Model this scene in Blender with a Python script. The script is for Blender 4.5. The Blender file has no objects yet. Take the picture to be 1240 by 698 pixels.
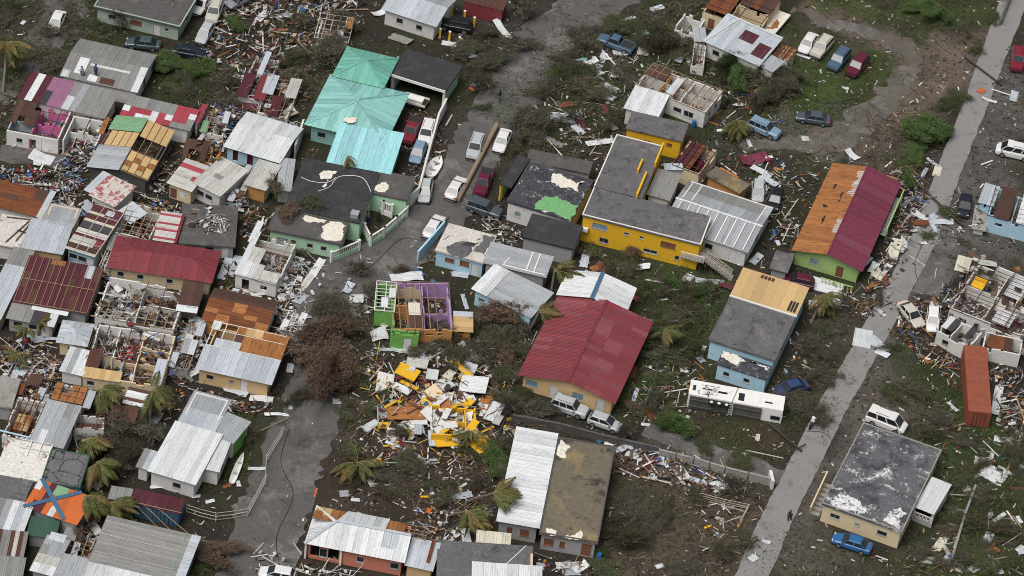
import bpy, math, random
import numpy as np
from mathutils import Vector, Matrix, noise as mnoise

rnd = random.Random(7)
SC = bpy.context.scene
COL = SC.collection

# ------------------------------------------------------------------ camera, sky, sun, exposure
F_PX, ELEV, ROLL, DIST = 4000.0, math.radians(41), math.radians(7), 400.0
FW = Vector((0, math.cos(ELEV), -math.sin(ELEV)))
UP0 = Vector((0, math.sin(ELEV), math.cos(ELEV)))
RT0 = Vector((1, 0, 0))
RT = RT0 * math.cos(ROLL) + UP0 * math.sin(ROLL)
UP = RT0 * -math.sin(ROLL) + UP0 * math.cos(ROLL)
CAM = FW * -DIST
cam = bpy.data.cameras.new('camera')
cam.sensor_width = 36.0
cam.lens = 36.0 * F_PX / 1240.0
cam.clip_start, cam.clip_end = 1.0, 6000.0
camo = bpy.data.objects.new('camera', cam)
camo.matrix_world = Matrix(((RT.x, UP.x, -FW.x, CAM.x), (RT.y, UP.y, -FW.y, CAM.y), (RT.z, UP.z, -FW.z, CAM.z), (0, 0, 0, 1)))
COL.objects.link(camo)
SC.camera = camo

SUN_ELEV, SUN_AZ = math.radians(63), math.radians(-140)     # azimuth measured from +y towards +x
world = bpy.data.worlds.new('World')
SC.world = world
world.use_nodes = True
wn = world.node_tree
sky = wn.nodes.new('ShaderNodeTexSky')
sky.sky_type = 'NISHITA'
sky.sun_disc = False
sky.sun_elevation = SUN_ELEV
sky.sun_rotation = SUN_AZ
sky.air_density, sky.dust_density = 1.0, 5.0
hsv = wn.nodes.new('ShaderNodeHueSaturation')
hsv.inputs['Saturation'].default_value = 0.45
bg = wn.nodes['Background']
wn.links.new(sky.outputs[0], hsv.inputs['Color'])
wn.links.new(hsv.outputs[0], bg.inputs[0])
bg.inputs[1].default_value = 0.05
sun = bpy.data.lights.new('sun', 'SUN')
sun.energy = 1.5
sun.angle = math.radians(40)
sun.color = (1.0, 0.97, 0.93)
suno = bpy.data.objects.new('sun', sun)
sd = Vector((math.sin(SUN_AZ) * math.cos(SUN_ELEV), math.cos(SUN_AZ) * math.cos(SUN_ELEV), math.sin(SUN_ELEV)))
suno.rotation_euler = sd.to_track_quat('Z', 'Y').to_euler()
suno.location = (0, 0, 120)
COL.objects.link(suno)
SC.view_settings.view_transform = 'Standard'
SC.view_settings.look = 'None'
SC.view_settings.gamma = 1.0
SC.view_settings.use_curve_mapping = False
SC.view_settings.exposure = 0.76
SC.render.engine = 'CYCLES'
SC.cycles.max_bounces = 4
SC.cycles.diffuse_bounces = 2
SC.cycles.glossy_bounces = 2
SC.cycles.transparent_max_bounces = 4
SC.cycles.use_denoising = True
SC.cycles.filter_width = 1.0

# ------------------------------------------------------------------ survey: photograph pixel + height -> place in the world
TILES = {k: v for k, v in {
    'a': (0, 0, 2.909), 'b': (310, 0, 2.909), 'c': (620, 0, 2.909), 'd': (920, 0, 2.909),
    'e': (0, 230, 2.909), 'f': (310, 230, 2.909), 'g': (620, 230, 2.909), 'h': (920, 230, 2.909),
    'i': (0, 458, 2.909), 'j': (310, 458, 2.909), 'k': (620, 458, 2.909), 'l': (920, 458, 2.909),
    'm': (0, 60, 4.655), 'n': (120, 120, 4.655), 'o': (0, 200, 4.655), 'p': (0, 340, 4.655), 'q': (0, 440, 4.655), 'r': (0, 548, 4.655),
    's': (300, 180, 4.655), 't': (480, 180, 3.879), 'u': (750, 0, 4.419), 'v': (740, 130, 4.232), 'w': (500, 290, 4.655), 'x': (430, 320, 4.655),
    'y': (430, 420, 4.655), 'z': (180, 260, 4.655), 'A': (90, 320, 4.655), 'B': (1060, 200, 5.172), 'C': (1080, 310, 5.819), 'D': (770, 440, 4.655),
    'E': (520, 560, 5.06), 'F': (310, 570, 5.167), 'Z': (1060, 540, 4.417), 'X': (0, 0, 1.0)}.items()}


def px(t, x, y):
    o = TILES[t]
    return (o[0] + x / o[2], o[1] + y / o[2])


def G(p, z=0.0):
    d = FW * F_PX + RT * (p[0] - 620.0) - UP * (p[1] - 349.0)
    k = (z - CAM.z) / d.z
    return CAM + d * k


def S(w):
    """World point back to photograph pixels (used only to word labels and to read ground zones)."""
    d = Vector(w) - CAM
    k = F_PX / d.dot(FW)
    return (620.0 + d.dot(RT) * k, 349.0 - d.dot(UP) * k)


# ------------------------------------------------------------------ materials
MATS = {}


def nodes_of(name):
    m = bpy.data.materials.new(name)
    m.use_nodes = True
    nt = m.node_tree
    b = nt.nodes['Principled BSDF']
    return m, nt, b


def N(nt, kind, **kw):
    n = nt.nodes.new(kind)
    for k, v in kw.items():
        if k.startswith('i_'):
            key = k[2:]
            key = int(key) if key.isdigit() else key
            n.inputs[key].default_value = v
        else:
            setattr(n, k, v)
    return n


def ramp(nt, fac, lo, hi):
    r = N(nt, 'ShaderNodeMapRange')
    r.inputs['From Min'].default_value = lo
    r.inputs['From Max'].default_value = hi
    r.interpolation_type = 'SMOOTHSTEP'
    nt.links.new(fac, r.inputs['Value'])
    return r.outputs['Result']


def mixc(nt, fac, a, b, mode='MIX'):
    m = N(nt, 'ShaderNodeMix', data_type='RGBA', blend_type=mode)
    for sock, v in ((m.inputs['Factor'], fac), (m.inputs['A'], a), (m.inputs['B'], b)):
        if isinstance(v, (float, int)):
            sock.default_value = v
        elif isinstance(v, tuple):
            sock.default_value = (*v[:3], 1)
        else:
            nt.links.new(v, sock)
    return m.outputs['Result']


def noise(nt, vec, scale, detail=3.0, rough=0.6, dist=0.0):
    n = N(nt, 'ShaderNodeTexNoise')
    n.inputs['Scale'].default_value = scale
    n.inputs['Detail'].default_value = detail
    n.inputs['Roughness'].default_value = rough
    n.inputs['Distortion'].default_value = dist
    nt.links.new(vec, n.inputs['Vector'])
    return n.outputs['Fac']


def M(name, base, rough=0.75, metal=0.0, var=0.10, stains=(), grain=(6.0, 0.25), corr=None, stretch=None, bump=0.0, world_tex=False, spec=0.3, cell=None):
    """One procedural surface: base colour, a little per-piece variation, stains with a shape of their own, grain and fine relief."""
    if name in MATS:
        return MATS[name]
    m, nt, b = nodes_of(name)
    L = nt.links
    if world_tex:
        geo = N(nt, 'ShaderNodeNewGeometry')
        co = geo.outputs['Position']
    else:
        co = N(nt, 'ShaderNodeTexCoord').outputs['Object']
    oi = N(nt, 'ShaderNodeObjectInfo')
    off = N(nt, 'ShaderNodeVectorMath', operation='MULTIPLY_ADD')
    cmb = N(nt, 'ShaderNodeCombineXYZ')
    L.new(oi.outputs['Random'], cmb.inputs[0]); L.new(oi.outputs['Random'], cmb.inputs[1])
    L.new(cmb.outputs[0], off.inputs[0])
    off.inputs[1].default_value = (0, 0, 0) if world_tex else (57.0, 91.0, 0)
    L.new(co, off.inputs[2])
    vec = off.outputs[0]
    if stretch:
        mp = N(nt, 'ShaderNodeMapping')
        mp.inputs['Scale'].default_value = stretch
        L.new(vec, mp.inputs['Vector'])
        svec = mp.outputs[0]
    else:
        svec = vec
    col = base
    if var:
        hv = N(nt, 'ShaderNodeHueSaturation')
        hv.inputs['Color'].default_value = (*base, 1)
        vr = N(nt, 'ShaderNodeMapRange')
        vr.inputs['To Min'].default_value, vr.inputs['To Max'].default_value = 1 - var, 1 + var
        L.new(oi.outputs['Random'], vr.inputs['Value'])
        L.new(vr.outputs['Result'], hv.inputs['Value'])
        col = hv.outputs['Color']
    for (sc, scale, lo, hi, amt, *rest) in stains:
        f = noise(nt, svec, scale, 9.0, rest[1] if len(rest) > 1 else 0.72, rest[0] if rest else 0.4)
        f = ramp(nt, f, lo, hi)
        mu = N(nt, 'ShaderNodeMath', operation='MULTIPLY')
        mu.inputs[1].default_value = amt
        L.new(f, mu.inputs[0])
        col = mixc(nt, mu.outputs[0], col, sc)
    if cell:
        vo = N(nt, 'ShaderNodeTexVoronoi', feature='DISTANCE_TO_EDGE')
        vo.inputs['Scale'].default_value = cell[1]
        wob = N(nt, 'ShaderNodeTexNoise'); wob.inputs['Scale'].default_value = 1.2
        L.new(vec, wob.inputs['Vector'])
        wv = N(nt, 'ShaderNodeVectorMath', operation='MULTIPLY_ADD')
        L.new(wob.outputs['Color'], wv.inputs[0]); wv.inputs[1].default_value = (.9, .9, .9); L.new(vec, wv.inputs[2])
        L.new(wv.outputs[0], vo.inputs['Vector'])
        inv = N(nt, 'ShaderNodeMath', operation='SUBTRACT'); inv.inputs[0].default_value = 1.0
        L.new(ramp(nt, vo.outputs['Distance'], 0.0, cell[2]), inv.inputs[1])
        col = mixc(nt, inv.outputs[0], col, cell[0])
    g = noise(nt, svec, grain[0], 4.0, 0.7)
    gr = N(nt, 'ShaderNodeMapRange')
    gr.inputs['From Min'].default_value, gr.inputs['From Max'].default_value = 0.25, 0.75
    gr.inputs['To Min'].default_value, gr.inputs['To Max'].default_value = 1 - grain[1], 1 + grain[1] * .6
    L.new(g, gr.inputs['Value'])
    mul = N(nt, 'ShaderNodeVectorMath', operation='SCALE')
    if isinstance(col, tuple):
        mul.inputs[0].default_value = col
    else:
        L.new(col, mul.inputs[0])
    L.new(gr.outputs['Result'], mul.inputs['Scale'])
    L.new(mul.outputs[0], b.inputs['Base Color'])
    b.inputs['Roughness'].default_value = rough
    b.inputs['Metallic'].default_value = metal
    b.inputs['Specular IOR Level'].default_value = spec
    if corr or bump:
        bp = N(nt, 'ShaderNodeBump')
        bp.inputs['Strength'].default_value = 1.0
        if corr:
            sp = N(nt, 'ShaderNodeSeparateXYZ'); L.new(co, sp.inputs[0])
            mm = N(nt, 'ShaderNodeMath', operation='MULTIPLY'); mm.inputs[1].default_value = 6.283 / corr
            L.new(sp.outputs[0], mm.inputs[0])
            sn = N(nt, 'ShaderNodeMath', operation='SINE'); L.new(mm.outputs[0], sn.inputs[0])
            bp.inputs['Distance'].default_value = 0.012
            L.new(sn.outputs[0], bp.inputs['Height'])
        else:
            bp.inputs['Distance'].default_value = bump
            L.new(g, bp.inputs['Height'])
        L.new(bp.outputs[0], b.inputs['Normal'])
    MATS[name] = m
    return m


DIRT = (0.10, 0.085, 0.07)
RUST = (0.16, 0.06, 0.03)


def metal(code, name, base, dirt=0.55, rust=0.0, rough=0.5, var=0.13):
    st = [(DIRT, 0.9, 0.48, 0.72, dirt), ((base[0] * .55, base[1] * .55, base[2] * .55), 3.0, 0.5, 0.8, 0.35)]
    st.append(((base[0] * .35, base[1] * .35, base[2] * .35), 5.0, 0.56, 0.66, 0.6))
    st.append(((min(1, base[0] * 1.25 + .06), min(1, base[1] * 1.25 + .06), min(1, base[2] * 1.25 + .06)), 2.2, 0.58, 0.68, 0.5))
    if rust:
        st.append((RUST, 1.6, 0.52, 0.7, rust))
    m = M(name, base, rough=rough, var=var, stains=st, grain=(9.0, 0.22), corr=0.25, stretch=(3.0, 0.5, 1.0), spec=0.35)
    MATS[code] = m


metal('W', 'white_sheet_metal', (0.64, 0.66, 0.67), 0.45)
metal('w', 'weathered_white_metal', (0.52, 0.51, 0.48), 0.60, 0.2)
metal('g', 'galvanised_metal', (0.36, 0.38, 0.40), 0.45, 0.05)
metal('s', 'pale_galvanised_metal', (0.47, 0.51, 0.55), 0.40, 0.0)
metal('h', 'dull_grey_metal', (0.25, 0.25, 0.24), 0.55, 0.1)
metal('G', 'dark_grey_metal', (0.05, 0.047, 0.055), 0.4)
metal('R', 'red_roof_metal', (0.205, 0.036, 0.046), 0.55)
metal('Q', 'faded_red_metal', (0.235, 0.062, 0.072), 0.6)
metal('L', 'faded_wine_metal', (0.18, 0.045, 0.075), 0.5)
metal('m', 'crimson_patch_metal', (0.36, 0.055, 0.075), 0.30)
metal('P', 'maroon_metal', (0.092, 0.022, 0.031), 0.45)
metal('M', 'wine_red_metal', (0.165, 0.028, 0.058), 0.3)
metal('p', 'lilac_pink_metal', (0.33, 0.15, 0.25), 0.35)
metal('T', 'teal_roof_metal', (0.26, 0.54, 0.50), 0.45, var=.2)
metal('t', 'bright_aqua_metal', (0.33, 0.64, 0.67), 0.45, var=.18)
metal('q', 'dull_teal_metal', (0.16, 0.44, 0.35), 0.40)
metal('O', 'orange_metal', (0.56, 0.14, 0.035), 0.35)
metal('N', 'green_metal', (0.20, 0.37, 0.21), 0.35)
metal('n', 'dark_green_metal', (0.045, 0.10, 0.075), 0.4)
metal('B', 'blue_metal', (0.055, 0.14, 0.24), 0.4)
metal('b', 'rusty_brown_metal', (0.10, 0.045, 0.032), 0.5, 0.5)
metal('K', 'black_metal', (0.025, 0.024, 0.028), 0.3)
metal('C', 'cream_metal', (0.62, 0.58, 0.47), 0.45)
MATS['v'] = M('peeling_red_on_white', (0.56, 0.52, 0.48), stains=[((0.30, .06, .07), 1.1, .50, .56, .9), (DIRT, 2, .55, .8, .4)], grain=(8, .2), var=.05)
MATS['y'] = M('pale_plywood', (0.52, 0.36, 0.17), stains=[((.30, .16, .07), 1.4, .5, .75, .6)], grain=(5, .2), stretch=(4, .6, 1), var=.18)
MATS['o'] = M('orange_plywood', (0.36, 0.15, 0.05), stains=[((.10, .035, .015), 1.2, .46, .68, .85), ((.50, .26, .10), 1.8, .55, .8, .5)], grain=(5, .3), stretch=(4, .6, 1), var=.18)
MATS['d'] = M('dark_wet_timber', (0.085, 0.045, 0.032), stains=[((.03, .022, .02), 1.2, .5, .7, .7)], grain=(5, .3), stretch=(4, .6, 1), var=.2)
MATS['u'] = M('rust_stained_boards', (0.20, 0.065, 0.022), stains=[((.06, .026, .016), .8, .44, .66, .85)], grain=(5, .35), stretch=(3, .5, 1), var=.15)
M('timber', (0.27, 0.19, 0.12), grain=(7, .35), var=.3, stretch=(.5, 4, 4))
M('dark_timber', (0.085, 0.045, 0.036), grain=(7, .35), var=.3, stretch=(.5, 4, 4))
M('pale_timber', (0.48, 0.43, 0.36), grain=(7, .3), var=.2, stretch=(.5, 4, 4))
M('white_paint', (0.72, 0.71, 0.68), stains=[(DIRT, .9, .55, .8, .5)], grain=(6, .15))


def wall(code, name, base, dirt=.4):
    MATS[code] = M(name, base, rough=.85, stains=[(DIRT, .55, .52, .75, dirt), ((base[0] * .7, base[1] * .7, base[2] * .7), 2.2, .5, .7, .4)], grain=(7, .15), var=.04, bump=.01)


wall('wW', 'white_wall', (0.66, 0.65, 0.62))
wall('wC', 'cream_wall', (0.66, 0.55, 0.36), .25)
wall('wB', 'beige_wall', (0.62, 0.44, 0.23), .3)
wall('wY', 'yellow_wall', (0.74, 0.43, 0.022), .22)
wall('wN', 'pale_green_wall', (0.40, 0.62, 0.42), .25)
wall('wL', 'lime_wall', (0.34, 0.49, 0.18), .4)
wall('wE', 'bright_green_wall', (0.17, 0.40, 0.09), .5)
wall('wS', 'sky_blue_wall', (0.40, 0.61, 0.72), .25)
wall('wU', 'grey_blue_wall', (0.33, 0.44, 0.47), .4)
wall('wP', 'pink_wall', (0.56, 0.15, 0.32), .2)
wall('wV', 'lilac_wall', (0.42, 0.27, 0.50), .45)
wall('wO', 'orange_wall', (0.50, 0.25, 0.08), .4)
wall('wR', 'salmon_wall', (0.55, 0.20, 0.14), .25)
wall('wG', 'grey_wall', (0.33, 0.33, 0.33), .5)
wall('wD', 'dark_grey_wall', (0.085, 0.085, 0.08), .4)
wall('wT', 'teal_wall', (0.25, 0.48, 0.44), .35)
wall('wM', 'maroon_wall', (0.12, 0.02, 0.03), .2)
wall('wI', 'mint_grey_wall', (0.36, 0.45, 0.37), .4)
BLK, OFF = (0.022, 0.022, 0.026), (0.72, 0.69, 0.62)


def conc(code, name, base, stains, grain=(3, .35), cell=None):
    MATS[code] = M(name, base, rough=.9, stains=stains, grain=grain, var=0.0, bump=.02, cell=cell)


conc('c1', 'grey_concrete_roof', (0.125, 0.122, 0.124), [((.25, .24, .23), .30, .5, .75, .7), ((.05, .05, .055), .5, .5, .66, .8)])
conc('c2', 'tarred_roof', (0.040, 0.039, 0.044), [((.075, .07, .07), .45, .45, .7, .8), ((.14, .12, .10), .8, .62, .8, .5)])
conc('c3', 'tarred_roof_with_bare_white_patches', (0.060, 0.060, 0.072), [((.03, .03, .035), .5, .45, .65, .8), (OFF, .55, .575, .62, .95, .8, .8), ((.22, .22, .23), 1.6, .55, .65, .7)])
conc('c0', 'mottled_grey_roof_with_white_flakes', (0.115, 0.115, 0.125), [((.045, .045, .052), .35, .46, .62, .9), ((.26, .26, .27), 1.3, .54, .66, .7, .5, .85), ((.66, .66, .67), .42, .545, .60, .95, .5, .86)])
conc('c4', 'worn_white_roof_coating', (0.60, 0.57, 0.52), [((.30, .28, .25), .6, .45, .7, .6), (BLK, .42, .58, .62, .95, 1.0)])
conc('c5', 'mossy_concrete_roof', (0.15, 0.13, 0.095), [((.30, .22, .10), .25, .5, .7, .85), (BLK, .28, .53, .66, .9), ((.35, .33, .30), 1.0, .64, .74, .7)])
conc('c6', 'cracked_roof_coating', (0.15, 0.15, 0.15), [((.09, .09, .09), .7, .45, .7, .6)], cell=((.02, .02, .025), .45, .045))
conc('c7', 'pale_concrete', (0.30, 0.285, 0.26), [((.16, .15, .14), .5, .48, .7, .7)])
conc('c8', 'dark_concrete', (0.095, 0.09, 0.088), [((.17, .16, .15), .5, .5, .72, .7), ((.035, .033, .03), .6, .52, .7, .7)])
conc('c9', 'torn_white_roof_coating', (0.70, 0.68, 0.63), [((.22, .035, .045), .6, .60, .63, .9), ((.30, .28, .24), 1.2, .5, .7, .6), (BLK, .35, .62, .65, .95)])
conc('cN', 'green_roof_coating', (0.17, 0.40, 0.17), [((.10, .24, .11), .8, .5, .75, .5)])
conc('cW', 'white_roof_flakes', (0.74, 0.70, 0.60), [((.45, .38, .28), 1.6, .5, .75, .6)])
conc('cF', 'flaked_white_roof_paint', (0.72, 0.72, 0.72), [((.40, .40, .40), 1.2, .5, .6, .7), ((.05, .05, .06), 1.1, .52, .57, .95, .6, .8)])
M('floor_tile', (0.20, 0.15, 0.12), stains=[((.40, .36, .32), .8, .5, .6, .7), ((.06, .045, .04), .7, .5, .65, .8)], grain=(5, .3), var=.1)
M('window_glass', (0.02, 0.025, 0.03), rough=.12, var=0, grain=(3, .1), spec=.6)
M('blue_glass', (0.18, 0.28, 0.34), rough=.2, var=0, grain=(3, .2), spec=.6)
M('window_frame', (0.36, 0.36, 0.35), var=.2)
M('door_paint', (0.66, 0.66, 0.65), var=.1)
M('brown_shutter', (0.20, 0.085, 0.05), var=.1)
M('tyre', (0.018, 0.018, 0.018), rough=.9, var=0)
M('rim', (0.35, 0.35, 0.36), rough=.4, metal=.6, var=0)
M('car_glass', (0.018, 0.022, 0.027), rough=.08, var=0, grain=(3, .05), spec=.7)
M('head_lamp', (0.65, 0.66, 0.66), rough=.2, var=0)
M('tail_lamp', (0.35, 0.01, 0.01), rough=.3, var=0)
M('dark_plastic', (0.03, 0.03, 0.03), rough=.7, var=0)
M('bark', (0.11, 0.085, 0.065), grain=(9, .4), var=.2)
M('pole_wood', (0.27, 0.20, 0.13), grain=(9, .4), var=.1, stretch=(6, 6, .6))
M('dark_pole', (0.045, 0.04, 0.036), grain=(9, .4), var=.1)


def attr_mat(name, rough=.75, grain=.35, scale=5.0, trans=0.0):
    """Colour of each piece comes from its own colour attribute."""
    m, nt, b = nodes_of(name)
    at = N(nt, 'ShaderNodeAttribute', attribute_name='Col')
    geo = N(nt, 'ShaderNodeNewGeometry')
    g = noise(nt, geo.outputs['Position'], scale, 4.0, .7)
    gr = N(nt, 'ShaderNodeMapRange')
    gr.inputs['From Min'].default_value, gr.inputs['From Max'].default_value = 0.25, 0.75
    gr.inputs['To Min'].default_value, gr.inputs['To Max'].default_value = 1 - grain, 1 + grain * .6
    nt.links.new(g, gr.inputs['Value'])
    mul = N(nt, 'ShaderNodeVectorMath', operation='SCALE')
    nt.links.new(at.outputs['Color'], mul.inputs[0])
    nt.links.new(gr.outputs['Result'], mul.inputs['Scale'])
    nt.links.new(mul.outputs[0], b.inputs['Base Color'])
    b.inputs['Roughness'].default_value = rough
    b.inputs['Specular IOR Level'].default_value = .25
    MATS[name] = m
    return m


attr_mat('mixed_debris')
attr_mat('plant', rough=.7, grain=.45, scale=3.0)


# ------------------------------------------------------------------ mesh helpers
class MB:
    def __init__(s):
        s.v, s.f, s.c, s.mi = [], [], [], []
        s.col = (1, 1, 1)
        s.m = 0

    def add(s, vs, fs):
        n = len(s.v)
        s.v.extend(vs)
        for f in fs:
            s.f.append(tuple(i + n for i in f))
            s.c.append(s.col)
            s.mi.append(s.m)

    def box(s, c, d, mat=None):
        x, y, z = d[0] / 2, d[1] / 2, d[2] / 2
        vs = [Vector(q) for q in ((-x, -y, -z), (x, -y, -z), (x, y, -z), (-x, y, -z), (-x, -y, z), (x, -y, z), (x, y, z), (-x, y, z))]
        c = Vector(c)
        if mat is not None:
            vs = [mat @ q for q in vs]
        s.add([tuple(q + c) for q in vs], ((3, 2, 1, 0), (4, 5, 6, 7), (0, 1, 5, 4), (1, 2, 6, 5), (2, 3, 7, 6), (3, 0, 4, 7)))

    def quad(s, a, b, c, d):
        s.add([tuple(a), tuple(b), tuple(c), tuple(d)], ((0, 1, 2, 3),))

    def bar(s, a, b, w, h=None):
        a, b = Vector(a), Vector(b)
        d = b - a
        L = d.length
        if L < 1e-4:
            return
        q = d.to_track_quat('X', 'Z').to_matrix()
        s.box((a + b) / 2, (L, w, h or w), q)

    def prism(s, poly, t):
        """Flat 3D polygon given counter-clockwise from above, thickened downwards by t."""
        n = len(poly)
        P = [Vector(q) for q in poly]
        nn = (P[1] - P[0]).cross(P[2] - P[0]).normalized()
        s.add([tuple(q) for q in P] + [tuple(q - nn * t) for q in P],
              [tuple(range(n)), tuple(range(2 * n - 1, n - 1, -1))] + [((i + 1) % n, i, i + n, (i + 1) % n + n) for i in range(n)])

    def tube(s, pts, rs, n=5, cap=True):
        base = len(s.v)
        pts = [Vector(q) for q in pts]
        for i, q in enumerate(pts):
            d = (pts[min(i + 1, len(pts) - 1)] - pts[max(i - 1, 0)])
            if d.length < 1e-6:
                d = Vector((0, 0, 1))
            d.normalize()
            a = d.orthogonal().normalized() if abs(d.z) > .9 else d.cross(Vector((0, 0, 1))).normalized()
            b = d.cross(a)
            for k in range(n):
                t = 2 * math.pi * k / n
                s.v.append(tuple(q + (a * math.cos(t) + b * math.sin(t)) * rs[i]))
        fs = []
        for i in range(len(pts) - 1):
            for k in range(n):
                fs.append((base + i * n + k, base + i * n + (k + 1) % n, base + (i + 1) * n + (k + 1) % n, base + (i + 1) * n + k))
        if cap:
            fs.append(tuple(base + k for k in range(n))[::-1])
            fs.append(tuple(base + (len(pts) - 1) * n + k for k in range(n)))
        for f in fs:
            s.f.append(f); s.c.append(s.col); s.mi.append(s.m)

    def mesh(s, name, mats, color=False, smooth=False):
        me = bpy.data.meshes.new(name)
        me.from_pydata(s.v, [], s.f)
        for m in (mats if isinstance(mats, (list, tuple)) else [mats]):
            me.materials.append(MATS[m] if isinstance(m, str) else m)
        if isinstance(mats, (list, tuple)) and len(mats) > 1:
            me.polygons.foreach_set('material_index', s.mi)
        if color:
            at = me.color_attributes.new('Col', 'FLOAT_COLOR', 'CORNER')
            cnt = np.array([len(f) for f in s.f])
            cc = np.ones((len(s.f), 4), dtype=np.float32)
            cc[:, :3] = np.array(s.c, dtype=np.float32)
            at.data.foreach_set('color', np.repeat(cc, cnt, axis=0).ravel())
        if smooth:
            me.polygons.foreach_set('use_smooth', [True] * len(s.f))
        me.update()
        return me


def link(name, data, parent=None, mtx=None):
    o = bpy.data.objects.new(name, data)
    COL.objects.link(o)
    if parent is not None:
        o.parent = parent
    if mtx is not None:
        o.matrix_basis = mtx
    return o


def put(name, mb, mats, parent=None, mtx=None, color=False, smooth=False):
    return link(name, mb.mesh(name, mats, color, smooth), parent, mtx)


def tag(o, label, cat, group=None):
    o['label'] = label
    o['category'] = cat
    if group:
        o['group'] = group
    return o


PENDING = []       # things whose label is worded from what they lie beside
LANDMARKS = []     # (world xy, phrase)


def auto(o, desc, cat, group, at):
    o['category'] = cat
    o['group'] = group
    PENDING.append([o, desc, Vector((at[0], at[1], 0))])
    return o


def smooth_path(W_, n=6):
    F = []
    for i in range(len(W_) - 1):
        for k in range(n):
            t = k / n
            p0, p1, p2, p3 = W_[max(i - 1, 0)], W_[i], W_[i + 1], W_[min(i + 2, len(W_) - 1)]
            F.append(.5 * ((2 * p1) + (p2 - p0) * t + (2 * p0 - 5 * p1 + 4 * p2 - p3) * t * t + (3 * p1 - p0 - 3 * p2 + p3) * t ** 3))
    return F + [W_[-1]]


def copy_tree(o, parent=None):
    c = o.copy()
    COL.objects.link(c)
    c.parent = parent
    for ch in list(o.children):
        copy_tree(ch, c)
    return c


SHEETS = {}


def sheet_mesh(w, l, code, ribs=True):
    """A rectangular roofing sheet lying in its own x (across) and y (along), with raised ribs."""
    key = (round(w, 2), round(l, 2), code, ribs)
    if key in SHEETS:
        return SHEETS[key]
    mb = MB()
    x0, x1, y0, y1 = -w / 2, w / 2, -l / 2, l / 2
    if ribs:
        prof = [(x0, .045), (x0 + .05, .045), (x0 + .08, 0)]
        for f in (.36, .68):
            c = x0 + w * f
            prof += [(c - .05, 0), (c - .025, .03), (c + .025, .03), (c + .05, 0)]
        prof += [(x1 - .02, 0), (x1, -.01)]
    else:
        prof = [(x0, 0), (x1, 0)]
    n = len(prof)
    vs = [(x, y0, z) for x, z in prof] + [(x, y1, z) for x, z in prof]
    fs = [(i, i + 1, n + i + 1, n + i) for i in range(n - 1)]
    zb = -.03
    vs += [(x0, y0, zb), (x1, y0, zb), (x1, y1, zb), (x0, y1, zb)]
    k = 2 * n
    fs += [(k + 3, k + 2, k + 1, k), tuple([k, k + 1] + list(range(n - 1, -1, -1))), tuple([k + 2, k + 3] + list(range(n, 2 * n))), (k, 0, n, k + 3), (n - 1, k + 1, k + 2, 2 * n - 1)]
    mb.add(vs, fs)
    me = mb.mesh('roof_sheet', code)
    SHEETS[key] = me
    return me


BOXES = {}


def bar_mesh(l, w, h, code):
    key = (round(l, 1), w, h, code)
    if key not in BOXES:
        mb = MB(); mb.box((0, 0, 0), (max(round(l, 1), .1), w, h))
        BOXES[key] = mb.mesh('bar', code)
    return BOXES[key]


def clip(poly, ax, lo, hi):
    for sgn, lim in ((1, lo), (-1, -hi)):
        out = []
        for i in range(len(poly)):
            a, b = poly[i], poly[(i + 1) % len(poly)]
            da, db = sgn * a[ax] - lim, sgn * b[ax] - lim
            if da >= 0:
                out.append(a)
            if (da >= 0) != (db >= 0):
                t = da / (da - db)
                out.append((a[0] + (b[0] - a[0]) * t, a[1] + (b[1] - a[1]) * t))
        poly = out
        if len(poly) < 3:
            return []
    return poly


# ------------------------------------------------------------------ buildings
def broken_top(h, lo):
    """Top line of a broken masonry wall: level runs with stepped bites out of them."""
    out, x, z = [], 0.0, h
    while x < .999:
        nx_ = min(1.0, x + rnd.choice((.06, .1, .18, .3)))
        z = max(lo, h * rnd.choice((1, 1, 1, .97, .92, .8, .68)))
        out += [(x + (.004 if x else 0), z), (nx_ if nx_ >= .999 else nx_ - .004, max(lo, z + rnd.gauss(0, .05)))]
        x = nx_
    return out


class Frame:
    """A rectangular plan: front-left, front-right and back-left roof corners read at eave height h."""

    def __init__(s, A, B, C=None, h=3.0, W=None, root=None, k=None):
        s.k = k or (.80 if A[0] < 350 else .86)      # how tall this neighbourhood's houses really stand
        hh = h * s.k
        a, b = G(A, hh), G(B, hh)
        u = Vector((b.x - a.x, b.y - a.y, 0))
        s.L = u.length
        u.normalize()
        v = Vector((-u.y, u.x, 0))
        if C is not None:
            W = (G(C, hh) - a).dot(v)
        s.W, s.h = W, h
        s.ang = math.atan2(u.y, u.x)
        o = Vector((a.x, a.y, 0)) + u * s.L / 2 + v * W / 2
        s.c = o
        s.mat = Matrix.Translation(o) @ Matrix.Rotation(s.ang, 4, 'Z')
        s.root = root
        s.rel = Matrix.Identity(4)

    def loc(s, fx, fy, z=0.0):
        return Vector(((fx - .5) * s.L, (fy - .5) * s.W, z))

    def wp(s, fx, fy, z=0.0):
        return s.mat @ s.loc(fx, fy, z)

    def put(s, name, mb, mats, mtx=None, parent=None, color=False):
        if parent is not None:
            return put(name, mb, mats, parent, mtx, color)
        return put(name, mb, mats, s.root, s.rel @ (mtx or Matrix.Identity(4)), color)

    def block(s, A, B, C=None, h=3.0, W=None):
        f = House.__new__(House)
        Frame.__init__(f, A, B, C, h, W, s.root, s.k)
        f.rel = s.base.inverted() @ f.mat
        f.base = s.base
        return f


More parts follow.
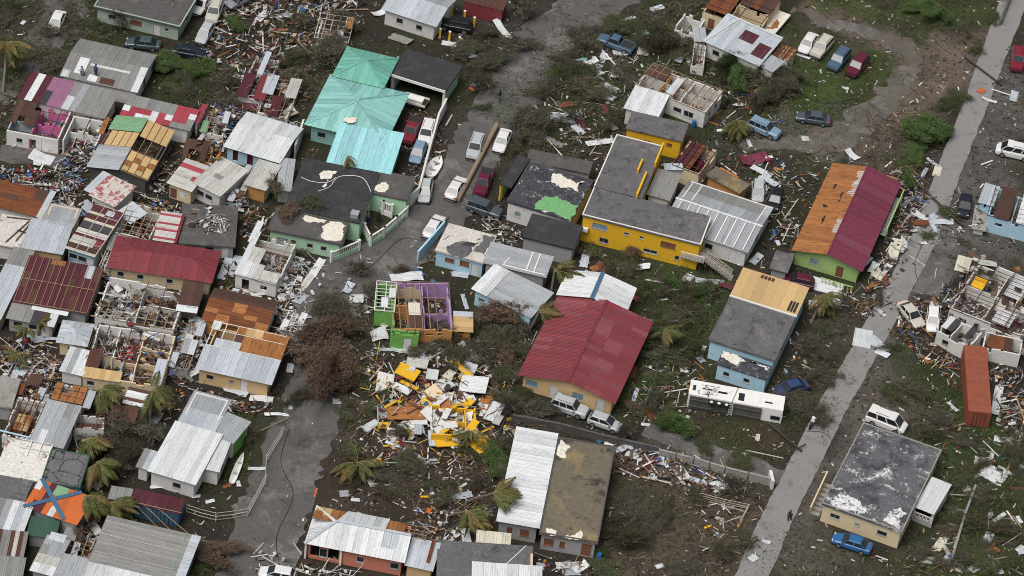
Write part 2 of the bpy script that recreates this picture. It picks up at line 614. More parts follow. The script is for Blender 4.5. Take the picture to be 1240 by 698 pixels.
class House(Frame):
    def __init__(s, name, label, short, A, B, C=None, h=3.0, W=None, cat='house', group=None):
        Frame.__init__(s, A, B, C, h, W)
        s.root = link(name, None, None, s.mat @ Matrix.Diagonal((1, 1, s.k, 1)))
        s.base = s.mat
        tag(s.root, label, cat, group)
        LANDMARKS.append((Vector((s.c.x, s.c.y, 0)), short, max(s.L, s.W) / 2))

    # walls: openings are (position along the wall 0..1, sill height, width, height, kind)
    def walls(s, code, h=None, sides='flbr', ins=.25, t=.18, f=(), l=(), r=(), b=(), prof=None, z0=0.0, rag=None):
        h = h or s.h - .06
        x0, x1, y0, y1 = -s.L / 2 + ins, s.L / 2 - ins, -s.W / 2 + ins, s.W / 2 - ins
        prof = dict(prof or {})
        if rag is None:
            rag = s.root.get('category') == 'ruin' or 'roofless' in s.root.name
        for k in sides:
            if rag and k not in prof:
                lo = max([o_[1] + o_[3] for o_ in {'f': f, 'l': l, 'r': r, 'b': b}[k]] + [h * .55]) + .1
                prof[k] = broken_top(h, lo)
            if k == 'f':
                o, ang, ln, ops = (x0, y0), 0, x1 - x0, f
            elif k == 'r':
                o, ang, ln, ops = (x1, y0 + t + .003), math.pi / 2, y1 - y0 - 2 * t - .006, r
            elif k == 'b':
                o, ang, ln, ops = (x1, y1), math.pi, x1 - x0, b
            else:
                o, ang, ln, ops = (x0, y1 - t - .003), -math.pi / 2, y1 - y0 - 2 * t - .006, l
            m = s.rel @ Matrix.Translation((o[0], o[1], z0)) @ Matrix.Rotation(ang, 4, 'Z')
            s.one_wall(m, ln, h, t, code[k] if isinstance(code, dict) else code, ops, prof.get(k))

    def one_wall(s, m, ln, h, t, code, ops, prof=None, name='wall'):
        prof = [(q * ln, z) for q, z in prof] if prof else [(0, h), (ln, h)]

        def top(x):
            for (a, za), (b, zb) in zip(prof, prof[1:]):
                if a - 1e-6 <= x <= b + 1e-6:
                    return za + (zb - za) * (x - a) / max(b - a, 1e-6)
            return prof[-1][1]
        rects = []
        for (p, z, w, hh, kind) in ops:
            cx = min(max(p * ln, w / 2 + .1), ln - w / 2 - .1)
            rects.append((cx - w / 2, cx + w / 2, z, z + hh, kind))
        cuts = sorted({0.0, ln, *[q[0] for q in prof], *[r[0] for r in rects], *[r[1] for r in rects]})
        mb = MB()
        for a, b in zip(cuts, cuts[1:]):
            if b - a < 1e-4:
                continue
            mid = (a + b) / 2
            hs = sorted([(r[2], r[3]) for r in rects if r[0] < mid < r[1]])
            za, zb = top(a), top(b)
            cur = 0.0
            for (lo, hi) in hs + [(None, None)]:
                if lo is None:
                    ta, tb = za, zb
                else:
                    ta = tb = lo
                if ta > cur + 1e-4:
                    mb.quad((a, 0, cur), (b, 0, cur), (b, 0, tb), (a, 0, ta))
                    mb.quad((b, t, cur), (a, t, cur), (a, t, ta), (b, t, tb))
                if lo is not None:
                    mb.quad((a, 0, lo), (b, 0, lo), (b, t, lo), (a, t, lo))
                    mb.quad((a, t, hi), (b, t, hi), (b, 0, hi), (a, 0, hi))
                    cur = hi
            mb.quad((a, 0, za), (b, 0, zb), (b, t, zb), (a, t, za))
        for r in rects:
            for x in r[:2]:
                mb.quad((x, 0, r[2]), (x, t, r[2]), (x, t, r[3]), (x, 0, r[3]))
        mb.quad((0, 0, 0), (0, 0, top(0)), (0, t, top(0)), (0, t, 0))
        mb.quad((ln, 0, 0), (ln, t, 0), (ln, t, top(ln)), (ln, 0, top(ln)))
        put(name, mb, code, s.root, m)
        for (a, b, lo, hi, kind) in rects:
            w, hh = b - a, hi - lo
            mm = m @ Matrix.Translation(((a + b) / 2, .06, lo))
            if kind == 'h':
                continue
            if kind in 'dD':
                d = MB(); d.box((0, 0, hh / 2), (w - .06, .05, hh - .04))
                do = put('door', d, 'door_paint' if kind == 'd' else 'brown_shutter', s.root, mm)
                k = MB(); k.box((w * .36, -.05, hh * .48), (.08, .05, .08)); put('handle', k, 'rim', do)
                continue
            fr = MB()
            g = .07
            fr.box((-w / 2 + g / 2, 0, hh / 2), (g, .1, hh)); fr.box((w / 2 - g / 2, 0, hh / 2), (g, .1, hh))
            fr.box((0, 0, g / 2), (w - 2 * g, .1, g)); fr.box((0, 0, hh - g / 2), (w - 2 * g, .1, g))
            nm = max(1, round(w / .8)) - 1
            for q in range(nm):
                fr.box(((q + 1) * w / (nm + 1) - w / 2, 0, hh / 2), (.05, .09, hh - 2 * g))
            fr.box((0, -.07, -.025), (w + .1, .1, .05))
            wo = put('window', fr, 'window_frame' if kind != 'x' else 'brown_shutter', s.root, mm)
            pn = MB(); pn.box((0, .02, hh / 2), (w - 2 * g, .02, hh - 2 * g))
            put('pane', pn, {'w': 'window_glass', 'u': 'blue_glass', 'x': 'brown_shutter'}[kind], wo)

    # a sloping or flat rectangle of roofing sheets
    def sheets(s, pal, fx=(-.02, 1.02), fy=(-.02, 1.02), z=(None, None), zax='y', run='y', w=.95, lift=0.0, ribs=True, name='roof_sheet', jit=.012, hold=None, gap=.012):
        za = s.h if z[0] is None else z[0]
        zb = za if z[1] is None else z[1]
        pal = [pal] if isinstance(pal, str) else list(pal)
        x0, x1, y0, y1 = fx[0] * s.L, fx[1] * s.L, fy[0] * s.W, fy[1] * s.W
        nxs, nys = (max(1, round((x1 - x0) / w)), len(pal)) if run == 'y' else (max(len(r) for r in pal), max(1, round((y1 - y0) / w)))
        ns = nxs if run == 'y' else nys
        nr = nys if run == 'y' else nxs

        def code(si, ri):
            cxi, cyi = (si, ri) if run == 'y' else (ri, si)
            row = pal[min(int((cyi + .5) / nys * len(pal)), len(pal) - 1)]
            return row[min(int((cxi + .5) / nxs * len(row)), len(row) - 1)]

        def zz(x, y):
            q = (y - y0) / (y1 - y0) if zax == 'y' else (x - x0) / (x1 - x0)
            return za + (zb - za) * q + lift
        out = []
        for si in range(ns):
            ri = 0
            while ri < nr:
                c = code(si, ri)
                rj = ri + 1
                while rj < nr and code(si, rj) == c:
                    rj += 1
                if c != '-':
                    if run == 'y':
                        a0, a1 = x0 + (x1 - x0) * si / ns, x0 + (x1 - x0) * (si + 1) / ns
                        b0, b1 = y0 + (y1 - y0) * ri / nr, y0 + (y1 - y0) * rj / nr
                    else:
                        b0, b1 = y0 + (y1 - y0) * si / ns, y0 + (y1 - y0) * (si + 1) / ns
                        a0, a1 = x0 + (x1 - x0) * ri / nr, x0 + (x1 - x0) * rj / nr
                    cx, cy = (a0 + a1) / 2, (b0 + b1) / 2
                    p = Vector((cx - s.L / 2, cy - s.W / 2, zz(cx, cy) + rnd.uniform(-jit, jit)))
                    if run == 'y':
                        across = Vector((1, 0, (zz(a1, cy) - zz(a0, cy)) / (a1 - a0)))
                        along = Vector((0, 1, (zz(cx, b1) - zz(cx, b0)) / (b1 - b0)))
                        sw, sl = a1 - a0, b1 - b0
                    else:
                        across = Vector((0, -1, -(zz(cx, b1) - zz(cx, b0)) / (b1 - b0)))
                        along = Vector((1, 0, (zz(a1, cy) - zz(a0, cy)) / (a1 - a0)))
                        sw, sl = b1 - b0, a1 - a0
                    sw *= across.length; sl *= along.length
                    across.normalize(); along.normalize()
                    nn = across.cross(along)
                    tw = rnd.uniform(-1, 1) * jit * .5
                    m = Matrix((across, along, nn)).transposed().to_4x4()
                    m = Matrix.Translation(p) @ m @ Matrix.Rotation(tw, 4, 'Y') @ Matrix.Rotation(tw * .3, 4, 'Z')
                    out.append(link(name, sheet_mesh(sw - gap, sl - gap, c, ribs), hold or s.root, s.rel @ m))
                ri = rj
        return out

    def poly_plane(s, poly, zf, code, ax=0, w=1.0, name='roof_sheet'):
        """One plane of a hip roof, cut into sheets; poly in local xy, zf(x, y) its height."""
        lo, hi = min(p[ax] for p in poly), max(p[ax] for p in poly)
        n = max(1, round((hi - lo) / w))
        for i in range(n):
            q = clip(poly, ax, lo + (hi - lo) * i / n + .006, lo + (hi - lo) * (i + 1) / n - .006)
            if len(q) < 3:
                continue
            cx, cy = sum(p[0] for p in q) / len(q), sum(p[1] for p in q) / len(q)
            P = [Vector((x, y, zf(x, y))) for x, y in q]
            c = Vector((cx, cy, zf(cx, cy)))
            e = Vector((1, 0, zf(cx + 1, cy) - zf(cx, cy))) if ax == 0 else Vector((0, 1, zf(cx, cy + 1) - zf(cx, cy)))
            g2 = Vector((0, 1, zf(cx, cy + 1) - zf(cx, cy))) if ax == 0 else Vector((-1, 0, zf(cx - 1, cy) - zf(cx, cy)))
            e.normalize()
            nn = e.cross(g2).normalized()
            al = nn.cross(e)
            R = Matrix((e, al, nn)).transposed()
            m = Matrix.Translation(c + nn * rnd.uniform(-.008, .012)) @ R.to_4x4()
            inv = R.inverted()
            loc = [inv @ (p - c) for p in P]
            if (loc[1] - loc[0]).cross(loc[2] - loc[0]).z < 0:
                loc.reverse()
            mb = MB(); mb.prism(loc, .03)
            xs = sorted(loc, key=lambda p: p.x)
            le = [p for p in loc if abs(p.x - xs[0].x) < .02]
            if len(le) >= 2:
                ys = sorted(p.y for p in le)
                if ys[-1] - ys[0] > .3:
                    mb.box((xs[0].x + .03, (ys[0] + ys[-1]) / 2, .02), (.06, ys[-1] - ys[0], .05))
            put(name, mb, code, s.root, s.rel @ m)

    def hip(s, code, rise, oh=.3, w=1.0, cap=None, back=True):
        hx, hy = s.L / 2 + oh, s.W / 2 + oh
        k = min(hx, hy)
        z0 = s.h
        codes = code if isinstance(code, dict) else {q: code for q in 'flrb'}
        if hx >= hy:
            a, b = (-hx + k, 0), (hx - k, 0)
            planes = {'f': [(-hx, -hy), (hx, -hy), b, a], 'b': [(hx, hy), (-hx, hy), a, b], 'l': [(-hx, hy), (-hx, -hy), a], 'r': [(hx, -hy), (hx, hy), b]}
        else:
            a, b = (0, -hy + k), (0, hy - k)
            planes = {'f': [(-hx, -hy), (hx, -hy), a], 'b': [(hx, hy), (-hx, hy), b], 'l': [(-hx, hy), (-hx, -hy), a, b], 'r': [(hx, -hy), (hx, hy), b, a]}
        zfs = {'f': lambda x, y: z0 + rise * (y + hy) / k, 'b': lambda x, y: z0 + rise * (hy - y) / k, 'l': lambda x, y: z0 + rise * (x + hx) / k, 'r': lambda x, y: z0 + rise * (hx - x) / k}
        for q in 'flrb':
            if codes.get(q, '-') != '-':
                s.poly_plane([p for p in planes[q]], zfs[q], codes[q], 0 if q in 'fb' else 1, w)
        if cap:
            zr = z0 + rise
            for p, q in ((a, b), ((-hx, -hy), a), ((hx, -hy), b if hx >= hy else a), ((hx, hy), b), ((-hx, hy), a if hx >= hy else b)):
                P = Vector((p[0], p[1], zr if p in (a, b) else z0)); Q = Vector((q[0], q[1], zr))
                if (P - Q).length > .2:
                    s.bar(P + Vector((0, 0, .035)), Q + Vector((0, 0, .035)), .28, .05, cap, 'ridge_cap')

    def gable(s, pl, pr, axis='v', at=.5, rise=1.0, oh=.03, w=.95, cap=None):
        """Ridge along the depth (axis v: pl left, pr right) or along the front (axis u: pl front, pr back)."""
        if axis == 'v':
            s.sheets(pl, (-oh, at), (-oh, 1 + oh), (s.h, s.h + rise), 'x', 'x', w)
            s.sheets(pr, (at, 1 + oh), (-oh, 1 + oh), (s.h + rise, s.h), 'x', 'x', w)
            if cap:
                s.bar(s.loc(at, -oh, s.h + rise + .05), s.loc(at, 1 + oh, s.h + rise + .05), .36, .06, cap, 'ridge_cap')
        else:
            s.sheets(pl, (-oh, 1 + oh), (-oh, at), (s.h, s.h + rise), 'y', 'y', w)
            s.sheets(pr, (-oh, 1 + oh), (at, 1 + oh), (s.h + rise, s.h), 'y', 'y', w)
            if cap:
                s.bar(s.loc(-oh, at, s.h + rise + .05), s.loc(1 + oh, at, s.h + rise + .05), .36, .06, cap, 'ridge_cap')

    def bar(s, a, b, w, h, code, name='beam'):
        a, b = Vector(a), Vector(b)
        d = b - a
        q = d.to_track_quat('X', 'Z').to_matrix().to_4x4()
        return link(name, bar_mesh(d.length, w, h, code), s.root, s.rel @ Matrix.Translation((a + b) / 2) @ q)

    def frame(s, fx=(0, 1), fy=(0, 1), z=(None, None), zax='y', nb=6, nr=5, code='dark_timber', wid=.09, drop=.12, skip=.12, jit=.06):
        """Bare roof carpentry: nr rafters down the slope and nb battens across."""
        za = s.h if z[0] is None else z[0]
        zb = za if z[1] is None else z[1]

        def pt(a, b):
            q = b if zax == 'y' else a
            return s.loc(fx[0] + (fx[1] - fx[0]) * a, fy[0] + (fy[1] - fy[0]) * b, za + (zb - za) * q - drop)
        for i in range(nr):
            if rnd.random() < skip:
                continue
            q = i / max(nr - 1, 1)
            a, b = (pt(q, 0), pt(q, 1)) if zax == 'y' else (pt(0, q), pt(1, q))
            s.bar(a, b, wid, .15, code, 'rafter')
        for i in range(nb):
            if rnd.random() < skip:
                continue
            q = i / max(nb - 1, 1)
            a, b = (pt(0, q), pt(1, q)) if zax == 'y' else (pt(q, 0), pt(q, 1))
            up = Vector((0, 0, .11))
            ja, jb = rnd.uniform(-jit, jit), rnd.uniform(-jit, jit)
            s.bar(a + up + Vector((0, ja, 0)), b + up + Vector((0, jb, 0)), .07, .06, code, 'batten')

    def slab(s, code, th=.25, oh=.05, par=0.0, pcode=None, z=None, name='roof_slab', fx=(0, 1), fy=(0, 1), parapets='flbr', pw=.16):
        z = z if z is not None else s.h
        x0, x1, y0, y1 = (fx[0] - .5) * s.L - oh, (fx[1] - .5) * s.L + oh, (fy[0] - .5) * s.W - oh, (fy[1] - .5) * s.W + oh
        mb = MB(); mb.box(((x0 + x1) / 2, (y0 + y1) / 2, z - th / 2), (x1 - x0, y1 - y0, th))
        so = s.put(name, mb, code)
        if par:
            t = pw
            e = .004
            for k, (c, d) in {'f': (((x0 + x1) / 2, y0 + t / 2 - e), (x1 - x0 + 2 * e, t)), 'b': (((x0 + x1) / 2, y1 - t / 2 + e), (x1 - x0 + 2 * e, t)),
                              'l': ((x0 + t / 2 - e, (y0 + y1) / 2), (t, y1 - y0 - 2 * t + 2 * e - .004)), 'r': ((x1 - t / 2 + e, (y0 + y1) / 2), (t, y1 - y0 - 2 * t + 2 * e - .004))}.items():
                if k in parapets:
                    pb = MB(); pb.box((c[0], c[1], z + par / 2 + .002), (d[0], d[1], par))
                    s.put('parapet', pb, pcode or code)
        return so

    def patch(s, code, pts, z, name='coating_patch', th=.012):
        """A flake of coating or a loose flat cover with a ragged outline, on the roof."""
        ring = [Vector(((x - .5) * s.L, (y - .5) * s.W)) for x, y in pts]
        for lev in range(4):
            nxt = []
            for a, b in zip(ring, ring[1:] + ring[:1]):
                d = b - a
                nxt += [a, (a + b) / 2 + Vector((-d.y, d.x)) * max(-.28, min(.28, rnd.gauss(0, .14)))]
            ring = nxt
        P = [Vector((q.x, q.y, z)) for q in ring]
        mb = MB(); mb.prism(P, th)
        return s.put(name, mb, code)

    def floor(s, code='floor_tile', z=.12):
        mb = MB(); mb.box((0, 0, z / 2), (s.L - .3, s.W - .3, z)); s.put('floor_slab', mb, code)

    def part(s, a, b, code, h=None, t=.14, ops=()):
        """An inside wall from a to b (fractions)."""
        p, q = s.loc(*a), s.loc(*b)
        d = q - p
        m = s.rel @ Matrix.Translation(p) @ Matrix.Rotation(math.atan2(d.y, d.x), 4, 'Z')
        h = h or s.h - .25
        prof = broken_top(h, h * .6)
        s.one_wall(m, d.length, h, t, code, [q for q in ops if q[1] + q[3] < h * .68], prof, name='partition_wall')

    def clutter(s, n, fx=(.05, .95), fy=(.05, .95), pal='mix', z=.1, big=1.0, top=.9):
        mb = MB()
        for i in range(int(n * 1.7)):
            p = s.loc(rnd.uniform(*fx), rnd.uniform(*fy), z + rnd.random() ** 2 * top)
            junk(mb, p, PAL[pal], big)
        o = s.put('clutter', mb, 'mixed_debris', color=True)
        o['kind'] = 'stuff'
        return o


WHITE, PALEG, MIDG = (.58, .575, .55), (.36, .36, .365), (.17, .17, .17)
BRN, DBRN, ORG, MAR = (.14, .08, .05), (.055, .036, .028), (.33, .14, .05), (.16, .03, .04)
BLU, YEL, TEAL, REDC, TAN, LILAC = (.05, .13, .36), (.6, .38, .05), (.12, .34, .32), (.40, .04, .04), (.42, .33, .22), (.36, .28, .4)
BLACK = (.02, .02, .022)
PAL = {
    'mix': [WHITE] * 4 + [PALEG] * 4 + [MIDG] * 4 + [BRN] * 7 + [DBRN] * 8 + [ORG] * 2 + [MAR] + [BLU] + [TAN] * 3 + [BLACK] * 3,
    'wood': [BRN] * 5 + [DBRN] * 5 + [ORG] * 2 + [TAN] * 2 + [WHITE] + [PALEG],
    'white': [WHITE] * 8 + [PALEG] * 3 + [BRN] * 2 + [DBRN] * 2 + [MIDG],
    'cloth': [WHITE] * 5 + [PALEG] * 3 + [BLU] * 2 + [REDC] + [LILAC] + [BLACK] * 4 + [TAN] * 2 + [TEAL] + [BRN] * 3 + [DBRN] * 3,
    'red': [REDC] * 4 + [WHITE] * 3 + [BRN] * 3 + [DBRN] * 3,
    'yellow': [YEL] * 2 + [WHITE] * 4 + [PALEG] * 2 + [BRN] * 4 + [TAN] * 2 + [MAR] * 2 + [DBRN] * 5,
    'metal': [PALEG] * 5 + [WHITE] * 3 + [MIDG] * 4 + [BRN] * 3 + [DBRN] * 4,
    'twig': [(.10, .075, .055)] * 3 + [(.16, .13, .10)] * 2 + [(.05, .04, .03)] * 3,
    'soil': [DBRN] * 4 + [BRN] * 2 + [MIDG] * 2 + [TAN] + [WHITE] * 2,
}


def junk(mb, p, pal, big=1.0):
    """One loose broken piece: a board, a slat, a scrap of sheet or a lump."""
    c = rnd.choice(pal)
    k = rnd.uniform(.75, 1.2)
    mb.col = (c[0] * k, c[1] * k, c[2] * k)
    e = Matrix.Rotation(rnd.uniform(0, 6.28), 3, 'Z') @ Matrix.Rotation(rnd.gauss(0, .35), 3, 'X') @ Matrix.Rotation(rnd.gauss(0, .3), 3, 'Y')
    r = rnd.random()
    if r < .60:
        d = (rnd.uniform(.5, 1.2) * big * rnd.choice((1, 1, 1.6, 2.8)), rnd.uniform(.05, .13), rnd.uniform(.03, .08))
    elif r < .86:
        d = (rnd.uniform(.25, .9) * big * rnd.choice((.6, 1, 1.8)), rnd.uniform(.2, .6) * big, rnd.uniform(.015, .04))
    else:
        d = (rnd.uniform(.15, .5) * big, rnd.uniform(.12, .4) * big, rnd.uniform(.1, .4) * big)
    mb.box(p + Vector((0, 0, d[2] / 2)), d, e)


# ------------------------------------------------------------------ ground, roads
def world_poly(pts):
    return np.array([[G(p).x, G(p).y] for p in pts])


def inside_soft(P, poly, soft):
    """Signed closeness of points P to a polygon: 1 well inside, 0 outside, a soft rim of width soft (metres)."""
    n = len(poly)
    ins = np.zeros(len(P), bool)
    dist = np.full(len(P), 1e9)
    for i in range(n):
        a, b = poly[i], poly[(i + 1) % n]
        c = ((a[1] > P[:, 1]) != (b[1] > P[:, 1])) & (P[:, 0] < (b[0] - a[0]) * (P[:, 1] - a[1]) / (b[1] - a[1] + 1e-12) + a[0])
        ins ^= c
        ab = b - a
        t = np.clip(((P - a) @ ab) / (ab @ ab + 1e-9), 0, 1)
        d = np.linalg.norm(P - (a + t[:, None] * ab), axis=1)
        dist = np.minimum(dist, d)
    sgn = np.where(ins, dist, -dist)
    return np.clip(sgn / soft * .5 + .5, 0, 1)


SOIL, MUD, GRASS, DRYG, DIRTC, GREY = (.058, .049, .039), (.085, .078, .070), (.056, .072, .027), (.090, .098, .045), (.23, .18, .14), (.19, .18, .17)
ZONES = [
    (((0, 0), (180, 0), (150, 60), (60, 110), (0, 170)), GRASS, 5, .7),
    (((20, 0), (95, 0), (70, 50), (45, 95), (0, 130), (0, 40)), MUD, 3, .9),
    (((180, 75), (320, 80), (290, 130), (200, 125)), (.055, .075, .022), 3, .9),
    (((560, 0), (780, 0), (700, 70), (640, 130), (600, 190), (560, 260), (500, 320), (430, 350), (400, 480), (330, 698), (280, 698), (330, 560), (380, 380), (480, 260), (560, 140), (600, 60)), MUD, 4, .8),
    (((650, 60), (800, 0), (960, 0), (930, 190), (860, 150), (780, 90), (700, 180), (640, 170)), GRASS, 4, .7),
    (((930, 20), (1090, 60), (1105, 100), (1010, 170), (930, 190), (925, 80)), DRYG, 4, .9),
    (((950, 60), (1060, 70), (1050, 120), (980, 150), (930, 120)), (.080, .125, .034), 4, .95),
    (((985, 0), (1220, 0), (1205, 30), (1130, 40), (990, 15)), (.092, .118, .042), 3, .95),
    (((985, 12), (1050, 32), (1100, 62), (1205, 35), (1170, 110), (1105, 170), (1070, 200), (1020, 190), (1075, 120), (1090, 85), (1040, 50), (975, 25)), DIRTC, 3, .9),
    (((930, 150), (1015, 140), (1050, 165), (1015, 195), (940, 180)), GREY, 3, .8),
    (((870, 140), (940, 150), (930, 190), (870, 180)), MUD, 3, .8),
    (((740, 300), (880, 330), (860, 400), (800, 480), (745, 500), (790, 390)), (.055, .092, .026), 4, .95),
    (((1180, 60), (1240, 60), (1240, 320), (1100, 360), (1060, 500), (1010, 600), (960, 698), (905, 698), (1000, 520), (1090, 340), (1150, 200)), GREY, 3, .75),
    (((1040, 420), (1110, 440), (1130, 500), (1060, 560), (1010, 560)), (.165, .145, .115), 4, .8),
    (((960, 600), (1010, 560), (1000, 650), (1100, 698), (930, 698)), (.16, .14, .11), 4, .8),
    (((1100, 430), (1240, 500), (1240, 698), (1100, 698), (1140, 540)), (.060, .092, .030), 4, .95),
    (((770, 500), (960, 520), (940, 560), (820, 545)), (.07, .07, .035), 3, .8),
    (((810, 500), (930, 515), (925, 535), (830, 530)), (.11, .075, .055), 2, .7),
    (((745, 545), (850, 560), (930, 610), (910, 698), (730, 698), (740, 600)), (.15, .115, .088), 3, .95),
    (((770, 590), (840, 600), (860, 640), (770, 620)), (.06, .066, .028), 3, .7),
    (((780, 520), (935, 570), (930, 585), (790, 545)), GREY, 2, .6),
    (((400, 500), (620, 545), (640, 600), (600, 640), (370, 610)), (.092, .070, .054), 3, .95),
    (((230, 520), (300, 500), (310, 560), (240, 600)), (.050, .056, .026), 3, .7),
    (((990, 340), (1060, 360), (1020, 440), (960, 450)), (.115, .098, .078), 3, .8),
    (((1110, 260), (1160, 270), (1150, 360), (1105, 350)), GREY, 3, .8),
]


def build_ground():
    x0, x1, y0, y1, st = -95.0, 95.0, -80.0, 110.0, .5
    nx, ny = int((x1 - x0) / st) + 1, int((y1 - y0) / st) + 1
    X, Y = np.meshgrid(np.linspace(x0, x1, nx), np.linspace(y0, y1, ny))
    P = np.stack([X.ravel(), Y.ravel()], 1)
    def vn(sc, sd):
        r = np.random.RandomState(sd)
        g = r.rand(220, 220)
        u, v = (P[:, 0] + 100) / sc, (P[:, 1] + 100) / sc
        i, j = np.floor(u).astype(int) % 219, np.floor(v).astype(int) % 219
        fu, fv = u % 1, v % 1
        fu, fv = fu * fu * (3 - 2 * fu), fv * fv * (3 - 2 * fv)
        return g[i, j] * (1 - fu) * (1 - fv) + g[i + 1, j] * fu * (1 - fv) + g[i, j + 1] * (1 - fu) * fv + g[i + 1, j + 1] * fu * fv
    wob = np.stack([vn(3.0, 1) + .5 * vn(1.3, 2) - .75, vn(3.0, 3) + .5 * vn(1.3, 4) - .75], 1) * 5.0
    col = np.tile(np.array(SOIL), (len(P), 1))
    gmix = np.clip((vn(6.0, 5) * .6 + vn(2.0, 6) * .4 - .42) * 5, 0, 1)[:, None]
    col = col * (1 - gmix * .6) + np.array(GRASS) * gmix * .6
    Q = P + wob
    for poly, c, soft, amt in ZONES:
        k = (inside_soft(Q, world_poly(poly), soft * .6) * amt)[:, None]
        col = col * (1 - k) + np.array(c) * k
    col *= (.44 + .46 * (vn(.9, 7) * .5 + vn(2.6, 8) * .5))[:, None]
    z = -.10 + .09 * vn(1.4, 9)
    me = bpy.data.meshes.new('ground')
    idx = np.arange(nx * ny).reshape(ny, nx)
    q = np.stack([idx[:-1, :-1], idx[:-1, 1:], idx[1:, 1:], idx[1:, :-1]], -1).reshape(-1, 4)
    V = np.column_stack([P, z])
    # the same sheet runs on far beyond the settled block
    me.vertices.add(len(V)); me.vertices.foreach_set('co', V.ravel().astype(np.float32))
    me.loops.add(len(q) * 4); me.loops.foreach_set('vertex_index', q.ravel().astype(np.int32))
    me.polygons.add(len(q)); me.polygons.foreach_set('loop_start', np.arange(0, len(q) * 4, 4, dtype=np.int32))
    me.update(calc_edges=True)
    at = me.color_attributes.new('Col', 'FLOAT_COLOR', 'POINT')
    cc = np.ones((len(V), 4), np.float32); cc[:, :3] = col
    at.data.foreach_set('color', cc.ravel())
    m, nt, b = nodes_of('earth_and_thin_grass')
    L = nt.links
    a = N(nt, 'ShaderNodeAttribute', attribute_name='Col')
    geo = N(nt, 'ShaderNodeNewGeometry')
    pos = geo.outputs['Position']
    f1 = ramp(nt, noise(nt, pos, 1.6, 6, .75), .52, .62)
    c1 = mixc(nt, f1, a.outputs['Color'], (.035, .030, .024))
    f2 = ramp(nt, noise(nt, pos, 3.2, 8, .85, .6), .575, .63)
    c2 = mixc(nt, f2, c1, (.125, .112, .095))
    f3 = ramp(nt, noise(nt, pos, 2.3, 5, .8, 1.0), .60, .68)
    c3 = mixc(nt, f3, c2, (.040, .060, .017))
    f4 = ramp(nt, noise(nt, pos, 9.0, 6, .85, .3), .36, .66)
    mr = N(nt, 'ShaderNodeMapRange'); mr.inputs['To Min'].default_value, mr.inputs['To Max'].default_value = .45, 1.35
    L.new(f4, mr.inputs['Value'])
    sc_ = N(nt, 'ShaderNodeVectorMath', operation='SCALE'); L.new(c3, sc_.inputs[0]); L.new(mr.outputs['Result'], sc_.inputs['Scale'])
    L.new(sc_.outputs[0], b.inputs['Base Color'])
    b.inputs['Roughness'].default_value = .95
    b.inputs['Specular IOR Level'].default_value = .15
    bp = N(nt, 'ShaderNodeBump'); bp.inputs['Distance'].default_value = .12
    L.new(noise(nt, pos, 2.5, 8, .75), bp.inputs['Height']); L.new(bp.outputs[0], b.inputs['Normal'])
    me.materials.append(m)
    o = link('ground', me); o['kind'] = 'structure'
    mb = MB(); mb.col = SOIL
    R = 3000.0
    for (a0, b0, c0, d0) in ((-R, -R, R, y0), (-R, y1, R, R), (-R, y0, x0, y1), (x1, y0, R, y1)):
        mb.quad((a0, b0, -.06), (c0, b0, -.06), (c0, d0, -.06), (a0, d0, -.06))
    o = put('terrain', mb, m, color=True); o['kind'] = 'structure'


build_ground()


ROADCELLS = {}


def road(name, pts, width, matname, z=.012, rag=.5, seed=1):
    """A strip of road along photograph points; widths in metres, ragged verges."""
    r = random.Random(seed)
    C = [G(p) for p in pts]
    F = []
    for i in range(len(C) - 1):
        n = max(2, int((C[i + 1] - C[i]).length / .7))
        for k in range(n):
            t = k / n
            p0, p1, p2, p3 = C[max(i - 1, 0)], C[i], C[i + 1], C[min(i + 2, len(C) - 1)]
            q = .5 * ((2 * p1) + (p2 - p0) * t + (2 * p0 - 5 * p1 + 4 * p2 - p3) * t * t + (3 * p1 - p0 - 3 * p2 + p3) * t ** 3)
            wv = width[i] + (width[i + 1] - width[i]) * t
            F.append((q, wv))
    mb = MB()
    vs, fs = [], []
    for (q, wv) in F:
        R_ = int(wv)
        for a in range(-R_, R_ + 1):
            for b in range(-R_, R_ + 1):
                if a * a + b * b <= R_ * R_:
                    ROADCELLS[(int(math.floor(q.x / .5)) + a, int(math.floor(q.y / .5)) + b)] = 1
    for i, (q, wv) in enumerate(F):
        d = F[min(i + 1, len(F) - 1)][0] - F[max(i - 1, 0)][0]
        nrm = Vector((-d.y, d.x, 0)).normalized()
        a = wv / 2 + r.uniform(-rag, rag) * .5 + rag * mnoise.noise((i * .21, seed, 0))
        b = wv / 2 + r.uniform(-rag, rag) * .5 + rag * mnoise.noise((i * .21, seed + 9, 0))
        vs += [tuple((q + nrm * a)[:2]) + (z,), tuple((q + nrm * a * .4)[:2]) + (z,), tuple((q - nrm * b * .4)[:2]) + (z,), tuple((q - nrm * b)[:2]) + (z,)]
        if i:
            k = 4 * i
            fs += [(k - 4 + j + 1, k - 4 + j, k + j, k + j + 1) for j in range(3)]
    fs = [tuple(reversed(f)) for f in fs]
    mb.add(vs, fs)
    o = put(name, mb, matname)
    o['kind'] = 'structure'
    return o


